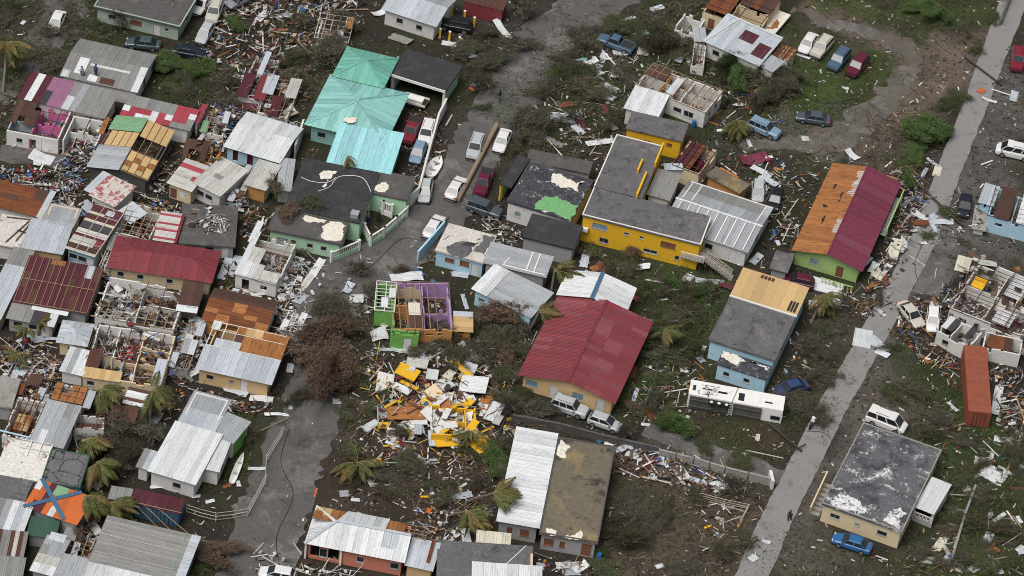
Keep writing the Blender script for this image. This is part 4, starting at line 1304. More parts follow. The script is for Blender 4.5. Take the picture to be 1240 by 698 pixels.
# --- dark flat roofs and light blue houses by the road
H = House('green_patched_flat_house', 'white house with black flat roof carrying a green coated patch', 'black roof with the green patch', px('t', 522, 245), px('t', 818, 336), px('t', 607, 55), h=3.7)
H.slab('c3', .3, .08, .08, 'c8', parapets='lb'); H.walls('wW', ins=.1, f=[(.17, 1.2, .8, .9, 'u')], l=[(.5, 1, 1, 1, 'w')])
H.patch('cN', [(.42, .0), (1.0, .0), (1.0, .38), (.62, .42), (.42, .2)], 3.722); H.patch('cW', [(.36, .66), (.88, .66), (.9, .92), (.4, .9)], 3.719)
K = H.block(px('t', 595, 412), px('t', 830, 470), px('t', 632, 305), h=3.3); K.slab('c2', .3, .08); K.walls('wG', ins=.1)
K = H.block(px('t', 488, 165), px('t', 540, 182), px('t', 548, 22), h=3.2); K.slab('c2', .25, .05); K.walls('wL', ins=.1, sides='lb'); K.bar(K.loc(.05, .02, 0), K.loc(.05, .02, 3), .2, .2, 'wY', 'post')
K = H.block(px('t', 612, 58), px('t', 905, 118), px('t', 640, 5), h=3.0); K.slab('c8', .25, .05); K.walls('wG', ins=.1)

H = House('light_blue_flat_house', 'light blue house with grey flat roof scuffed white and black', 'light blue flat-roofed house', px('t', 185, 475), px('t', 408, 535), px('t', 246, 352), h=3.0)
H.slab('c4', .3, .08, .0); H.walls('wS', ins=.1, f=[(.3, 1.3, 1.2, .7, 'x'), (.62, 1.3, 1.2, .9, 'x'), (.85, .05, .9, 2, 'd')], l=[(.5, 1, 1, 1, 'w')])
H.patch('c1', [(.25, .02), (.6, .0), (.66, .4), (.45, .55), (.28, .4)], 3.02); H.patch('c2', [(.42, .38), (.7, .4), (.75, .62), (.5, .55)], 3.033); H.patch('c1', [(.7, .3), (1, .2), (1, .95), (.75, .9)], 3.026)
H = House('grey_metal_house', 'light blue house under grey metal sheets with pale batten lines, by a palm', 'grey sheeted light blue house', px('w', 345, 282), px('w', 662, 440), px('w', 402, 130), h=2.9)
H.sheets(['Wggggggg', 'Wggggggg'], z=(2.9, 3.5), run='x', w=.75); H.sheets('WW', (-.04, .24), (-.05, 1.0), (2.95, 3.5), lift=.06); H.walls({'f': 'wS', 'l': 'wS', 'r': 'wT', 'b': 'wG'}, f=[(.12, 1.2, .9, .5, 'w'), (.8, 1, .8, .8, 'w')], ins=.15)
K = H.block(px('w', 400, 132), px('w', 745, 215), px('w', 452, 28), h=3.4); K.sheets(['ggggg', 'ggggg'], z=(3.4, 3.7), run='x', w=.8); K.walls('wG')
for q in (.68, .8):
    K.bar(K.loc(q, .05, 3.5), K.loc(q, .98, 3.78), .16, .05, 'white_paint', 'batten')
K.bar(K.loc(.3, .1, 3.5), K.loc(.98, .1, 3.5), .16, .05, 'white_paint', 'batten'); K.bar(K.loc(.3, .1, 3.5), K.loc(.36, .5, 3.62), .14, .05, 'white_paint', 'batten')

# --- green, orange and lilac roofless house
H = House('colourful_roofless_house', 'roofless house with lilac and orange rooms and bright green side', 'roofless lilac and green house', px('x', 215, 366), px('x', 552, 372), px('x', 248, 100), h=3.0)
H.walls({'f': 'wO', 'l': 'wE', 'r': 'wV', 'b': 'wV'}, f=[(.18, .05, .9, 2, 'h'), (.62, 1.8, .9, .4, 'h'), (.8, 1.8, .5, .5, 'h')], ins=.05); H.floor('d')
H.part((.55, .05), (.55, .98), 'wV'); H.part((.05, .52), (.55, .52), 'wO'); H.part((.55, .44), (.98, .44), 'wV'); H.part((.02, .97), (.55, .97), 'wC'); H.part((.3, .05), (.3, .52), 'wO')
H.frame(nb=4, nr=9, z=(3.0, 3.1), code='timber', skip=.15); H.clutter(90, pal='cloth', top=.7); H.clutter(40, pal='wood'); H.sheets('ddd', (.28, .5), (-.05, .3), (2.7, 3.0), ribs=False, w=.7); H.sheets('CC', (.28, .48), (.3, .55), (3, 3.1), ribs=False)
K = H.block(px('x', 108, 258), px('x', 222, 268), px('x', 140, 102), h=2.9); K.walls('wE', ins=.05); K.floor('cN'); K.frame(nb=9, nr=3, z=(2.9, 3.1), code='white_paint', skip=0); K.clutter(20, pal='white'); K.sheets(['W--', '--W'], (.3, 1), (.1, .8), (3, 3.1), w=.8)
K = H.block(px('x', 198, 388), px('x', 362, 402), px('x', 203, 360), h=3.0); K.walls('wE', ins=.05, f=[(.62, .05, .95, 2.1, 'd')])
K = H.block(px('x', 555, 372), px('x', 665, 378), px('x', 562, 272), h=2.4); K.sheets(['yyyyyy', 'yyyyyy', 'ssssss'], z=(2.2, 2.6), ribs=False, run='x', w=.8); K.walls('wO', 2.1)

# --- wrecked yellow house
H = House('wrecked_yellow_house', 'shattered yellow house with open rooms in a heap of white panels', 'shattered yellow house', px('y', 432, 468), px('y', 690, 478), px('y', 446, 300), h=2.6, cat='ruin')
H.walls({'f': 'wY', 'l': 'wW', 'r': 'wY', 'b': 'wY'}, 1.7, ins=.02, f=[(.55, .5, 1.6, .7, 'h')]); H.floor('d'); H.part((.35, .5), (.98, .45), 'wY', h=1.5); H.part((.78, .05), (.78, .95), 'wY', h=1.6); H.part((.3, .05), (.3, .9), 'wW', h=1.4)
H.clutter(70, pal='yellow', top=1.2); H.clutter(90, (-.9, .9), (.9, 2.0), 'yellow', 0, 1.1, 1.5); H.clutter(90, (-1.0, 1.3), (-.6, 2.2), 'yellow', 0, 1.0, .8)
for i in range(46):
    c_ = rnd.choice(['wY', 'wY', 'wW', 'wW', 'wW', 'wW', 'C', 'o', 'dark_timber', 'wC'])
    mb = MB(); mb.box((0, 0, 0), (rnd.uniform(1.0, 3.3), rnd.uniform(.7, 2.1), .08)); mb.box((0, 0, -.06), (.09, .5, .05))
    fx_, fy_ = rnd.gauss(.25, .48), rnd.gauss(1.15, .42)
    H.put('broken_panel', mb, c_, Matrix.Translation(H.loc(fx_, fy_, .3 + 1.1 * rnd.random() * math.exp(-((fx_ - .25) ** 2 + (fy_ - 1.15) ** 2) * 2))) @ Matrix.Rotation(rnd.uniform(0, 6.28), 4, 'Z') @ Matrix.Rotation(rnd.gauss(0, .35), 4, 'X') @ Matrix.Rotation(rnd.gauss(0, .3), 4, 'Y'))
for i in range(12):
    c_ = rnd.choice(['wY', 'wW', 'wW'])
    mb = MB(); mb.box((0, 0, 0), (rnd.uniform(.8, 2.2), rnd.uniform(.5, 1.3), .07))
    H.put('broken_panel', mb, c_, Matrix.Translation(H.loc(rnd.uniform(.1, .95), rnd.uniform(.1, .95), rnd.uniform(1.0, 1.9))) @ Matrix.Rotation(rnd.uniform(0, 6.28), 4, 'Z') @ Matrix.Rotation(rnd.gauss(0, .4), 4, 'X'))

# --- left block
H = House('rusty_deck_house', 'rust-brown boarded flat deck roof beside the littered yard, cut by the image edge', 'rust-brown boarded roof', px('o', -80, 222), px('o', 205, 290), px('o', -30, 85), h=3.0)
H.sheets(['uuuu', 'uduu', 'uuud'], z=(3, 3.3), run='x', w=.9, ribs=False); H.sheets('s', (1.0, 1.12), (-.05, 1.05), (3.1, 3.35)); H.walls('wW')
H = House('torn_white_roof_house', 'torn off-white ceiling with brown rafters fallen across, cut by the image edge', 'torn off-white ceiling', px('o', -60, 440), px('o', 110, 470), px('o', -10, 270), h=2.9)
H.slab('c4', .2, 0); H.walls('wW')
for (a, b) in (((.5, .1), (.95, .9)), ((.8, .2), (1.0, .8)), ((.2, .9), (1, .95)), ((.7, .55), (1, .5))):
    H.bar(H.loc(*a, 3.0), H.loc(*b, 3.0), .14, .14, 'dark_timber', 'rafter')
H = House('grey_corrugated_house', 'clean grey corrugated roof in two stepped planes beside the torn white ceiling', 'stepped grey corrugated roof', px('o', 120, 465), px('o', 351, 503), px('o', 187, 312), h=3.0)
H.sheets('sssssss', z=(3.0, 3.35)); H.walls('wB')
K = H.block(px('o', 235, 316), px('o', 412, 350), px('o', 278, 208), h=3.3); K.sheets('ggggggg', z=(3.35, 3.1)); K.sheets('CC', (-.16, -.02), (.1, .98), (3.2, 3.1)); K.walls('wC')
H = House('banded_roof_house', 'roof in bands of maroon, black and off-white sheets with bare battens', 'maroon and off-white banded roof', px('o', 368, 464), px('o', 535, 516), px('o', 455, 215), h=3.1)
H.sheets(['wwww', 'dddd', 'wwwR', 'wwwR', 'PPPP', 'wwww', 'GGGG', 'GGGG', 'CCCC', 'PPPP', 'CCPP', 'PPsP', 'PPPP'], z=(3.1, 3.7), run='x', w=.46, ribs=False); H.frame(nb=6, nr=4, z=(3.1, 3.7), code='pale_timber', drop=-.0, skip=.2); H.walls({'f': 'wS', 'l': 'wW', 'r': 'wW', 'b': 'wW'}, f=W3)
H = House('peeling_roof_house', 'off-white roof with peeling red paint and a grey strip beside it', 'peeling red and white roof', px('o', 502, 168), px('o', 648, 236), px('o', 572, 44), h=3.2)
H.sheets(['vvvv', 'vvvv'], z=(3.2, 3.6), ribs=False); H.sheets('s', (-.3, -.04), (.1, 1.05), (3.1, 3.5)); H.walls('wW', f=W3)
H = House('maroon_battened_house', 'large dark maroon roof of rusted sheets between bare battens', 'large maroon battened roof', px('e', 48, 392), px('e', 305, 437), px('e', 95, 245), h=3.1)
H.sheets(['PPbPPPbPP', 'bPPPPbPPP', 'PPPbPPPPb'], z=(3.1, 3.9), w=.95); H.frame(nb=3, nr=12, z=(3.1, 3.9), code='timber', drop=-.05, skip=.15, wid=.07); H.sheets('s', (.8, .9), (.72, 1.0), (3.72, 3.95), lift=.06); H.sheets('o', (.3, .5), (.9, 1.0), (3.8, 3.9), lift=.06); H.walls('wG')
K = H.block(px('p', 37, 212), px('p', 300, 262), px('p', 75, 122), h=2.6); K.sheets('hhhGGdW', z=(2.6, 2.9)); K.sheets('WWW', (.42, 1.2), (.7, 1.0), (2.8, 2.9), lift=.1, run='x', w=.8); K.walls('wG', f=W3)
H = House('edge_grey_house', 'long grey metal roof running off the image edge beside a cream wall', 'long grey roof at the edge', px('e', -70, 438), px('e', 4, 454), px('e', 22, 205), h=2.9)
H.sheets(['sss', 'sss', 'sss', 'hhh'], z=(2.9, 3.3)); H.walls({'f': 'wG', 'l': 'wG', 'b': 'wG', 'r': 'wC'})
H = House('long_red_hip_house', 'long glossy red hip-roofed house between wrecked neighbours', 'long red hip-roofed house', px('e', 382, 270), px('e', 742, 324), px('e', 412, 166), h=2.9)
H.hip('R', 1.0, .25, 1.0); H.walls('wC', f=[(.1, 1, .8, .9, 'w'), (.3, 1, .8, .9, 'w'), (.6, 1, .8, .9, 'w'), (.85, 1, .8, .9, 'w')])
H = House('roofless_cluttered_house', 'gutted roofless house heaped with white tarpaulins behind a red-roofed one', 'gutted house with white tarpaulins', px('A', 112, 295), px('A', 560, 372), px('A', 168, 62), h=2.8, cat='ruin')
H.walls('wW', ins=.05, f=[(.12, 1, .8, .8, 'h'), (.34, 1, 1.3, .8, 'h')]); H.floor('d'); H.part((.5, .05), (.5, .95), 'wW'); H.part((.5, .5), (.97, .5), 'wW'); H.part((.75, .05), (.75, .5), 'wU'); H.part((.05, .35), (.5, .35), 'wW', h=1.6)
H.clutter(130, (.03, .5), (.05, .98), 'white', .1, 1.7, 2.4); H.clutter(110, (.5, .97), pal='wood', top=2.0, big=1.3); H.clutter(60, (.3, 1.1), (-.1, .6), 'mix', .1, 1.4, 2.6); H.frame((.5, 1.2), (.45, 1), (2.8, 3.1), nb=5, nr=7, skip=.15); H.frame((0, 1), (0, .45), nb=4, nr=9, code='timber', skip=.3)
K = H.block(px('A', 585, 225), px('A', 700, 240), px('A', 612, 100), h=2.9); K.sheets('dddd', z=(2.9, 3.1), ribs=False); K.sheets('W', (-.05, 1.0), (-.28, -.02), (2.8, 2.9), run='x', w=1.2); K.walls('wG')
H = House('roofless_cream_rooms', 'roofless cream-walled rooms, one full of red goods, tan boards in front', 'roofless cream rooms', px('A', 45, 625), px('A', 490, 690), px('A', 118, 332), h=2.7, cat='ruin')
H.walls({'f': 'wC', 'l': 'wW', 'r': 'wC', 'b': 'wW'}, ins=.04, f=[(.1, .8, .9, .9, 'w'), (.4, .05, .9, 2, 'd')]); H.floor()
H.part((.3, .4), (.3, .97), 'wW'); H.part((.62, .05), (.62, .97), 'wC'); H.part((.03, .42), (.97, .42), 'wC'); H.part((.45, .05), (.45, .42), 'wU'); H.part((.62, .7), (.97, .7), 'wC')
H.clutter(70, (.32, .6), (.45, .95), 'red', top=1.6); H.clutter(80, (.05, .3), (.4, .95), 'metal', top=1.6); H.clutter(90, (.62, .97), (.05, .95), 'wood', top=1.8, big=1.2); H.clutter(60, (-.05, 1.1), (.3, 1.05), 'mix', .1, 1.4, 2.6); H.clutter(25, (.2, .6), (.08, .4), 'white')
H.sheets(['yyyyyyyy'], (0, .48), (-.02, .16), (2.5, 2.75), ribs=False, w=.6, name='plywood_board'); H.sheets(['bbb'], (.0, .17), (.16, .5), (2.75, 2.9), w=.6); H.frame((0, 1), (.4, 1), nb=4, nr=8, skip=.3); H.sheets(['s'], (.86, .99), (.0, .5), (2.75, 2.8), w=1.2)
H = House('small_hip_house', 'small cream hut with pale grey hipped metal roof', 'small cream hip-roofed hut', px('p', 322, 345), px('p', 488, 368), px('p', 372, 228), h=2.7)
H.hip('s', .6, .15, .8); H.walls('wC', f=[(.45, 1, .8, .8, 'w'), (.8, 1, .6, .8, 'w')])
H = House('white_sheet_lean_to', 'low lean-to of loose white and grey metal sheets below the cream hut', 'lean-to of loose white sheets', px('p', 335, 508), px('p', 466, 537), px('p', 385, 378), h=2.4, cat='shed')
H.sheets('WgWW', z=(2.4, 2.7), w=.75); H.walls('wW', 2.2)
H = House('rust_orange_house', 'rust-orange boarded roof with a dark brown back slope', 'rust-orange boarded roof', px('z', 303, 592), px('z', 655, 668), px('z', 385, 430), h=3.0)
H.sheets(['uuoouuuuoo', 'oouuuuoouu', 'uuuuoouuuu'], (-.02, 1.02), (-.02, .64), (3, 3.7), run='x', w=.7, ribs=False, name='roof_board'); H.sheets(['dddddddd'], (-.02, 1.02), (.64, 1.02), (3.7, 3.4), run='x', w=.7, ribs=False, name='roof_board'); H.walls({'f': 'wO', 'l': 'wW', 'r': 'wW', 'b': 'wW'})
H = House('beige_patched_house', 'beige house with grey front roof sheets and broken plywood behind', 'beige house with patched roof', px('X', 238.2, 446), px('X', 326, 465), px('X', 262, 394.5), h=3.1)
H.sheets('sssssssss', (-.02, 1.04), (-.02, .5), (3.1, 3.6)); H.sheets(['-ssooo', '--dooo', 'W-oyoo'], (-.02, 1.04), (.5, 1.02), (3.6, 3.9), w=1.0, ribs=False); H.frame((0, 1), (.5, 1), (3.6, 3.9), nb=4, nr=7, code='white_paint', skip=.1)
H.walls('wB', f=[(.16, 1.1, .9, .9, 'w'), (.47, 1.4, .6, .4, 'w'), (.66, .3, .9, 2.2, 'd')]); H.floor(); H.clutter(10)
H = House('shredded_white_house', 'shredded white house with crumpled roof sheets spilling to one side', 'shredded white house', px('z', 487, 332), px('z', 720, 390), px('z', 575, 100), h=2.8, cat='ruin')
H.walls('wW', ins=.05, f=[(.25, .05, .9, 2, 'h'), (.7, .8, .8, .9, 'h')]); H.floor('d'); H.sheets(['WWw--', 'Ww---', 'W----'], z=(2.8, 3.2), w=.8); H.sheets('wwww', (.45, 1.0), (-.02, .22), (2.7, 2.9), w=.7); H.clutter(70, (.3, 1.4), (.05, .8), 'white', .1, 1.3, 1.6); H.frame(nb=5, nr=7, code='timber', skip=.3); H.sheets('W', (-.1, .06), (.8, 1.3), (2.6, 2.9))
H = House('dark_slab_roof', 'low dark flat concrete roof with a heap of pale rubble and pipes on it', 'dark flat roof with rubble heap', px('e', 630, 188), px('e', 828, 200), px('e', 668, 50), h=2.7, cat='house')
H.slab('c8', .3, .05); H.walls('wG', f=W3); H.clutter(60, (.45, .85), (.3, .75), 'white', 2.7, .6, .5); H.clutter(20, (.2, .5), (.4, .95), 'soil', 2.7, 1.2, .3)
H = House('red_white_slat_roof', 'narrow white roof with red cross stripes and red edge', 'narrow red-striped roof', px('z', 22, 140), px('z', 156, 160), px('z', 72, -10), h=3.0, cat='house')
H.sheets(['ww', 'mm', 'ww', 'ww', 'mm', 'ww', 'ww', 'mm', 'ww', 'ww', 'mm', 'ww'], (0, .9), z=(3, 3.3), run='x', w=.38, ribs=False); H.sheets('R', (.9, 1.02), z=(3, 3.3)); H.walls('wW')
H = House('bare_frame_house', 'roofless hut reduced to a grid of bare battens', 'bare batten hut', px('e', 402, 150), px('e', 525, 178), px('e', 440, 40), h=2.7, cat='ruin')
H.walls('wW', ins=.03); H.floor('d'); H.frame(nb=8, nr=6, z=(2.7, 2.9), code='timber', skip=.1); H.clutter(60, pal='mix')
K = H.block(px('o', 655, 265), px('o', 735, 330), px('o', 720, 195), h=2.6); K.sheets('sss', z=(2.5, 3.0), w=.7)

# --- lower left block
H = House('patched_grey_house', 'grey corrugated roof with white patches among roofless rooms', 'patched grey corrugated roof', px('q', 168, 437), px('q', 356, 478), px('q', 245, 212), h=3.1)
H.sheets(['ggWgghg', 'gggggWg', 'gWgghgg'], z=(3.1, 3.5), w=.75); H.walls('wW')
H = House('broken_slab_house', 'cracked pale concrete roof slab at the image edge above fallen beams', 'cracked pale slab roof', px('q', -60, 235), px('q', 68, 252), px('q', -5, 72), h=2.8)
H.slab('c7', .3, 0); H.walls('wG')
H = House('tan_frame_house', 'open brown roof frame over tan boards and white beams', 'open frame over tan boards', px('q', 8, 398), px('q', 167, 430), px('q', 90, 185), h=2.7, cat='ruin')
H.walls('wW', ins=.03); H.floor('u'); H.frame(nb=7, nr=6, z=(2.7, 2.9), code='dark_timber', skip=.1); H.clutter(50, pal='wood'); H.sheets(['oy', 'yo'], (.2, .7), (.3, .7), (1.6, 1.8), ribs=False); H.bar(H.loc(-.1, .05, 2.9), H.loc(1, .02, 2.9), .2, .1, 'wS', 'beam')
H = House('orange_deck_ruin', 'broken roof of orange plywood squares and loose brown beams', 'broken orange plywood roof', px('q', 285, 203), px('q', 458, 236), px('q', 325, 110), h=2.8, cat='ruin')
H.walls('wW', ins=.03); H.sheets(['oo-oo', 'o--oo'], z=(2.8, 3), ribs=False, name='plywood_board', w=.85, gap=.1); H.frame(nb=4, nr=6, z=(2.8, 3), skip=.1); H.clutter(30, pal='mix'); H.floor()
H.sheets(['s'], (1.05, 1.3), (-.1, .9), (2.7, 2.9)); K = H.block(px('q', 415, 365), px('q', 585, 372), px('q', 440, 288), h=2.3); K.walls('wW', ins=.0); K.sheets('bbb', (.05, .9), (.1, .6), (1.6, 1.7)); K.frame(nb=3, nr=5)
H = House('torn_white_red_roof', 'flat roof of torn white coating showing red and black beneath', 'torn white and red flat roof', px('q', -30, 622), px('q', 226, 665), px('q', 45, 425), h=3.0)
H.slab('c9', .25, .05); H.walls('wW'); H.frame((.3, 1), (.6, 1), (3.2, 3.3), nb=3, nr=4, code='white_paint')
H = House('cracked_grey_flat_house', 'grey flat roof with black crack lines and dark green rim', 'cracked grey roof with green rim', px('q', 230, 668), px('q', 450, 702), px('q', 300, 486), h=3.2)
H.slab('c6', .25, .04, .07, 'n'); H.walls('wT', r=[(.4, 1, 1, 1, 'w')])
H = House('grey_flat_house', 'plain grey flat concrete roof at the image edge next to the orange roof', 'plain grey flat roof', px('r', -60, 258), px('r', 130, 296), px('r', -10, 126), h=3.0)
H.slab('c1', .25, .03); H.walls('wG')
H = House('orange_cross_house', 'orange, white and maroon striped roof marked with a blue diagonal cross', 'orange roof with the blue cross', px('r', 132, 306), px('r', 430, 408), px('r', 196, 160), h=3.1)
H.sheets(['OPPOWOOOO', 'OOPOOOOOO', 'WOPNNOOOO'], z=(3.1, 3.7), w=.75); H.walls('wG')
H.bar(H.loc(.0, -.0, 3.2), H.loc(.78, 1.04, 3.8), .5, .06, 'B', 'blue_strap'); H.bar(H.loc(.02, 1.03, 3.83), H.loc(.76, .02, 3.24), .5, .06, 'B', 'blue_strap')
H = House('grey_white_edge_shed', 'grey and white corrugated roof below the plain grey flat roof', 'grey and white edge roof', px('r', -60, 416), px('r', 130, 452), px('r', -10, 266), h=2.8)
H.sheets('hggWsWW', z=(2.8, 3.2), w=.8); H.walls('wG')
H = House('green_shed', 'dark green corrugated lean-to in front of the orange roof', 'dark green lean-to', px('r', 150, 465), px('r', 312, 486), px('r', 186, 368), h=2.4, cat='shed')
H.sheets('nnnnnn', z=(2.4, 2.7), w=.6); H.walls('wG')
H = House('rust_striped_shed', 'grey roof with long rusty brown gaps between sheets', 'rust-striped grey roof', px('r', -60, 588), px('r', 126, 606), px('r', -20, 442), h=2.7)
H.sheets('hbhhbbwbh', z=(2.7, 3.0), w=.45); H.walls('wG')
H = House('grey_mixed_shed', 'grey shed roof with a mottled white lower sheet', 'mottled grey shed', px('r', 168, 662), px('r', 296, 696), px('r', 238, 470), h=2.6, cat='shed')
H.sheets(['WWW', 'cww', 'hgg', 'ggg'] if False else ['WWW', 'www', 'hgg', 'ggg'], z=(2.6, 3.0), w=.9); H.walls('wG'); H.sheets('s', (.1, .8), (.9, 1.1), (2.9, 3.1), lift=.08, run='x', w=.9)
H = House('edge_corrugated_shed', 'weathered grey corrugated roof at the bottom corner', 'weathered corner roof', px('r', -50, 755), px('r', 112, 770), px('r', 5, 592), h=2.7, cat='shed')
H.sheets('hhhhhhh', z=(2.7, 3.0), w=.7); H.walls('wG')
H = House('bottom_grey_white_shed', 'adjoining grey and bright white roofs at the bottom edge', 'grey and white bottom roofs', px('i', 178, 722), px('i', 288, 748), px('i', 218, 622), h=2.8, cat='shed')
H.sheets('ggggg', z=(2.8, 3.1)); H.walls('wG')
K = H.block(px('i', 284, 735), px('i', 545, 792), px('i', 310, 650), h=2.9); K.sheets('WWWWWWWWW', z=(2.9, 3.1)); K.walls('wW')
H = House('broad_grey_shed', 'broad grey corrugated roof with faint cross seams at the bottom edge', 'broad grey corrugated roof', px('i', 318, 642), px('i', 640, 716), px('i', 382, 498), h=3.2)
H.sheets(['hhhhhhhhhs', 'hhhhhhhhhs', 'hhhhhhhhhs', 'hhhhhhhhhs', 'hhhhhhhhhs'], z=(3.2, 3.8), run='x', w=.62, ribs=True); H.walls('wG', r=[(.5, 1, 1, 1, 'w')])
for q in (.2, .4, .6, .8):
    H.bar(H.loc(0, q, 3.27 + q * .6), H.loc(.88, q, 3.27 + q * .6), .07, .03, 'pale_timber', 'seam_strip')
H.bar(H.loc(.86, 0, 3.26), H.loc(.86, 1, 3.86), .1, .05, 'N', 'edge_strip')
H = House('white_l_shaped_house', 'white L-shaped house with bright ribbed metal roofs and a grey upper part', 'white L-shaped house', px('i', 523, 325), px('i', 688, 374), px('i', 612, 162), h=3.1)
H.sheets('WWWWWWWW', z=(3.1, 3.7), w=.75); H.walls('wW', f=[(.6, .9, 1, 1, 'w')])
K = H.block(px('i', 690, 312), px('i', 772, 330), px('i', 728, 196), h=3.0); K.sheets('WWWW', z=(3.0, 3.4), w=.75); K.walls('wW', r=[(.4, 1, 1, 1, 'w')])
K = H.block(px('i', 625, 158), px('i', 755, 192), px('i', 702, 45), h=3.6); K.sheets(['ssss', 'gggg'], z=(3.6, 3.4)); K.walls('wW')
K = H.block(px('i', 740, 195), px('i', 822, 230), px('i', 772, 112), h=3.4); K.sheets('gggg', z=(3.4, 3.6)); K.walls({'f': 'wW', 'l': 'wW', 'b': 'wW', 'r': 'wE'})
K = H.block(px('i', 478, 312), px('i', 522, 324), px('i', 518, 255), h=2.6); K.sheets('hs', z=(2.6, 2.9)); K.walls('wW')
H = House('brown_rust_shed', 'small rusty red-brown shed roof beside the bent palm', 'rusty red-brown shed', px('q', 612, 312), px('q', 757, 336), px('q', 655, 240), h=2.5, cat='shed')
H.sheets('bbbb', z=(2.5, 2.7)); H.walls('wG', l=[(.5, .6, .8, .8, 'w')])
K = H.block(px('q', 690, 220), px('q', 815, 248), px('q', 705, 132), h=2.6); K.sheets(['W', 'b', 'W', 'd'], z=(2.5, 2.7), run='x', w=.5); K.walls('wC')
H = House('blue_container', 'blue corrugated container with a dark purple-brown top and leaning bamboo poles', 'blue container', px('i', 456, 440), px('i', 630, 480), px('i', 480, 390), h=2.6, cat='container')
H.sheets('PPPPPPP', z=(2.6, 2.62), w=.85)
H.walls('B', 2.55, ins=.04, t=.06)
for i in range(12):
    H.bar(H.loc(.04 + i * .083, .0, .1) - Vector((0, -.02, 0)), H.loc(.04 + i * .083, .0, 2.5) - Vector((0, -.02, 0)), .12, .07, 'B', 'wall_rib')
K = H.block(px('i', 380, 424), px('i', 455, 436), px('i', 388, 380), h=2.4); K.sheets('hhhh', z=(2.4, 2.5)); K.walls('wG')

# --- bottom middle
H = House('salmon_house', 'salmon house with white hip roof torn open over orange plywood', 'salmon house', px('F', 312, 452), px('F', 925, 572), px('F', 385, 222), h=3.0)
hx, hy = H.L / 2 + .15, H.W / 2 + .15
rz = 1.5
a_, b_ = (-hx + hy * .95, 0), (hx, 0)
H.poly_plane([(-hx, -hy), (hx, -hy), b_, a_], lambda x, y: 3.0 + rz * (y + hy) / hy, 'W', 0, .75)
H.poly_plane([(-hx, hy), (-hx, -hy), a_], lambda x, y: 3.0 + rz * (x + hx) / (hy * .95), 'W', 1, .75)
zb_ = lambda x, y: 3.0 + rz * (hy - y) / hy
def xf(f): return -hx + 2 * hx * f
H.poly_plane([(xf(.32), hy), (xf(.26), hy * .05), (xf(.74), 0), (xf(.74), hy)], zb_, 'W', 0, .75)
H.sheets(['oooo', 'oyoo', 'yyoo'], (.0, .33), (.5, 1.0), (4.3, 3.0), ribs=False, w=.9, name='plywood_board', gap=.04); H.sheets(['oooo', 'oooo'], (.66, .93), (.5, 1.0), (4.35, 2.95), lift=.05, ribs=False, name='plywood_board', gap=.04); H.frame((.0, 1.15), (.5, 1), (4.3, 2.95), nb=4, nr=10, code='timber', skip=.1, drop=.2)
H.bar((a_[0], 0, 4.55), (b_[0], 0, 4.55), .35, .07, 's', 'ridge_cap'); H.bar((-hx, -hy, 3.06), (a_[0], 0, 4.55), .35, .07, 's', 'ridge_cap')
H.sheets('sss', (.74, .9), (.18, .52), (3.5, 4.5), lift=.1, w=.75)
H.walls({'f': 'wR', 'l': 'wR', 'r': 'wR', 'b': 'wR'}, f=[(.07, .5, 1.1, 1.9, 'h'), (.16, .6, .9, 1.6, 'w'), (.27, .5, 1.2, 1.9, 'h'), (.56, 1.0, .9, 1.0, 'w'), (.93, 1, 1, 1.1, 'w')], ins=.3)
for q in (.0, .36):
    H.bar(H.loc(q, 0.03, 0), H.loc(q, 0.03, 2.95), .22, .22, 'white_paint', 'column')
K = H.block(px('F', 930, 592), px('F', 1105, 630), px('F', 935, 440), h=2.4); K.sheets(['ssss'], z=(2.4, 3.3)); K.walls('wB', 2.2); K.frame((.3, 1.2), (.9, 1.5), nb=4, nr=4, code='timber'); K.sheets('u', (.7, .82), (.2, 1.0), (2.6, 3.3), lift=.3)
H = House('long_white_roof_house', 'long white metal roof and stained mossy flat roof side by side on a grey building', 'long white and mossy roofs', px('E', 415, 350), px('E', 672, 394), px('k', 40, 183), h=3.4)
H.sheets(['W', 'W', 'W', 'W'], z=(3.4, 3.5), run='x', w=.6, jit=.006); H.walls('wG', f=[(.3, .9, .6, 1.2, 'x'), (.7, .9, 1.0, 1.2, 'x')], l=[(.5, 1, 1, 1, 'w')])
K = H.block(px('k', 97, 545), px('k', 302, 580), px('k', 185, 213), h=3.2); K.slab('c5', .3, .05, .12, 'c8'); K.walls('wG', f=[(.15, .9, 1.1, 1.2, 'x'), (.4, .9, .6, 1.1, 'x'), (.85, .1, 1.1, 2.2, 'D')], r=[(.5, 1, 1, 1, 'w')])
K.patch('cW', [(.02, .82), (.2, .8), (.24, .92), (.05, .98)], 3.22); K.patch('cW', [(.1, .02), (.3, .0), (.28, .05), (.1, .06)], 3.22); K.patch('cW', [(.42, .0), (.72, .02), (.68, .1), (.6, .04)], 3.22)
H = House('mottled_grey_flat_house', 'mottled grey flat roof carrying a bright white panel at the bottom edge', 'mottled grey roof with white panel', px('E', 45, 722), px('E', 632, 762), px('E', 112, 480), h=3.1)
H.slab('c1', .25, .05); H.walls('wG'); H.sheets(['WWWWW'], (.36, 1.1), (-.1, .48), (3.35, 3.45), w=1.3, ribs=False); H.bar(H.loc(.98, .0, 3.16), H.loc(.99, .8, 3.16), .25, .12, 'wC', 'edge_beam'); H.bar(H.loc(.72, .5, 3.14), H.loc(.93, 1, 3.14), .1, .05, 'white_paint', 'seam_strip')
H = House('cream_flat_shed', 'small cream sheet roof between the palm crown and the mottled grey roof', 'small cream roof by the palm', px('E', 286, 498), px('E', 492, 520), px('E', 314, 420), h=2.7, cat='shed')
H.sheets('CCCC', z=(2.7, 2.8)); H.walls('wG')

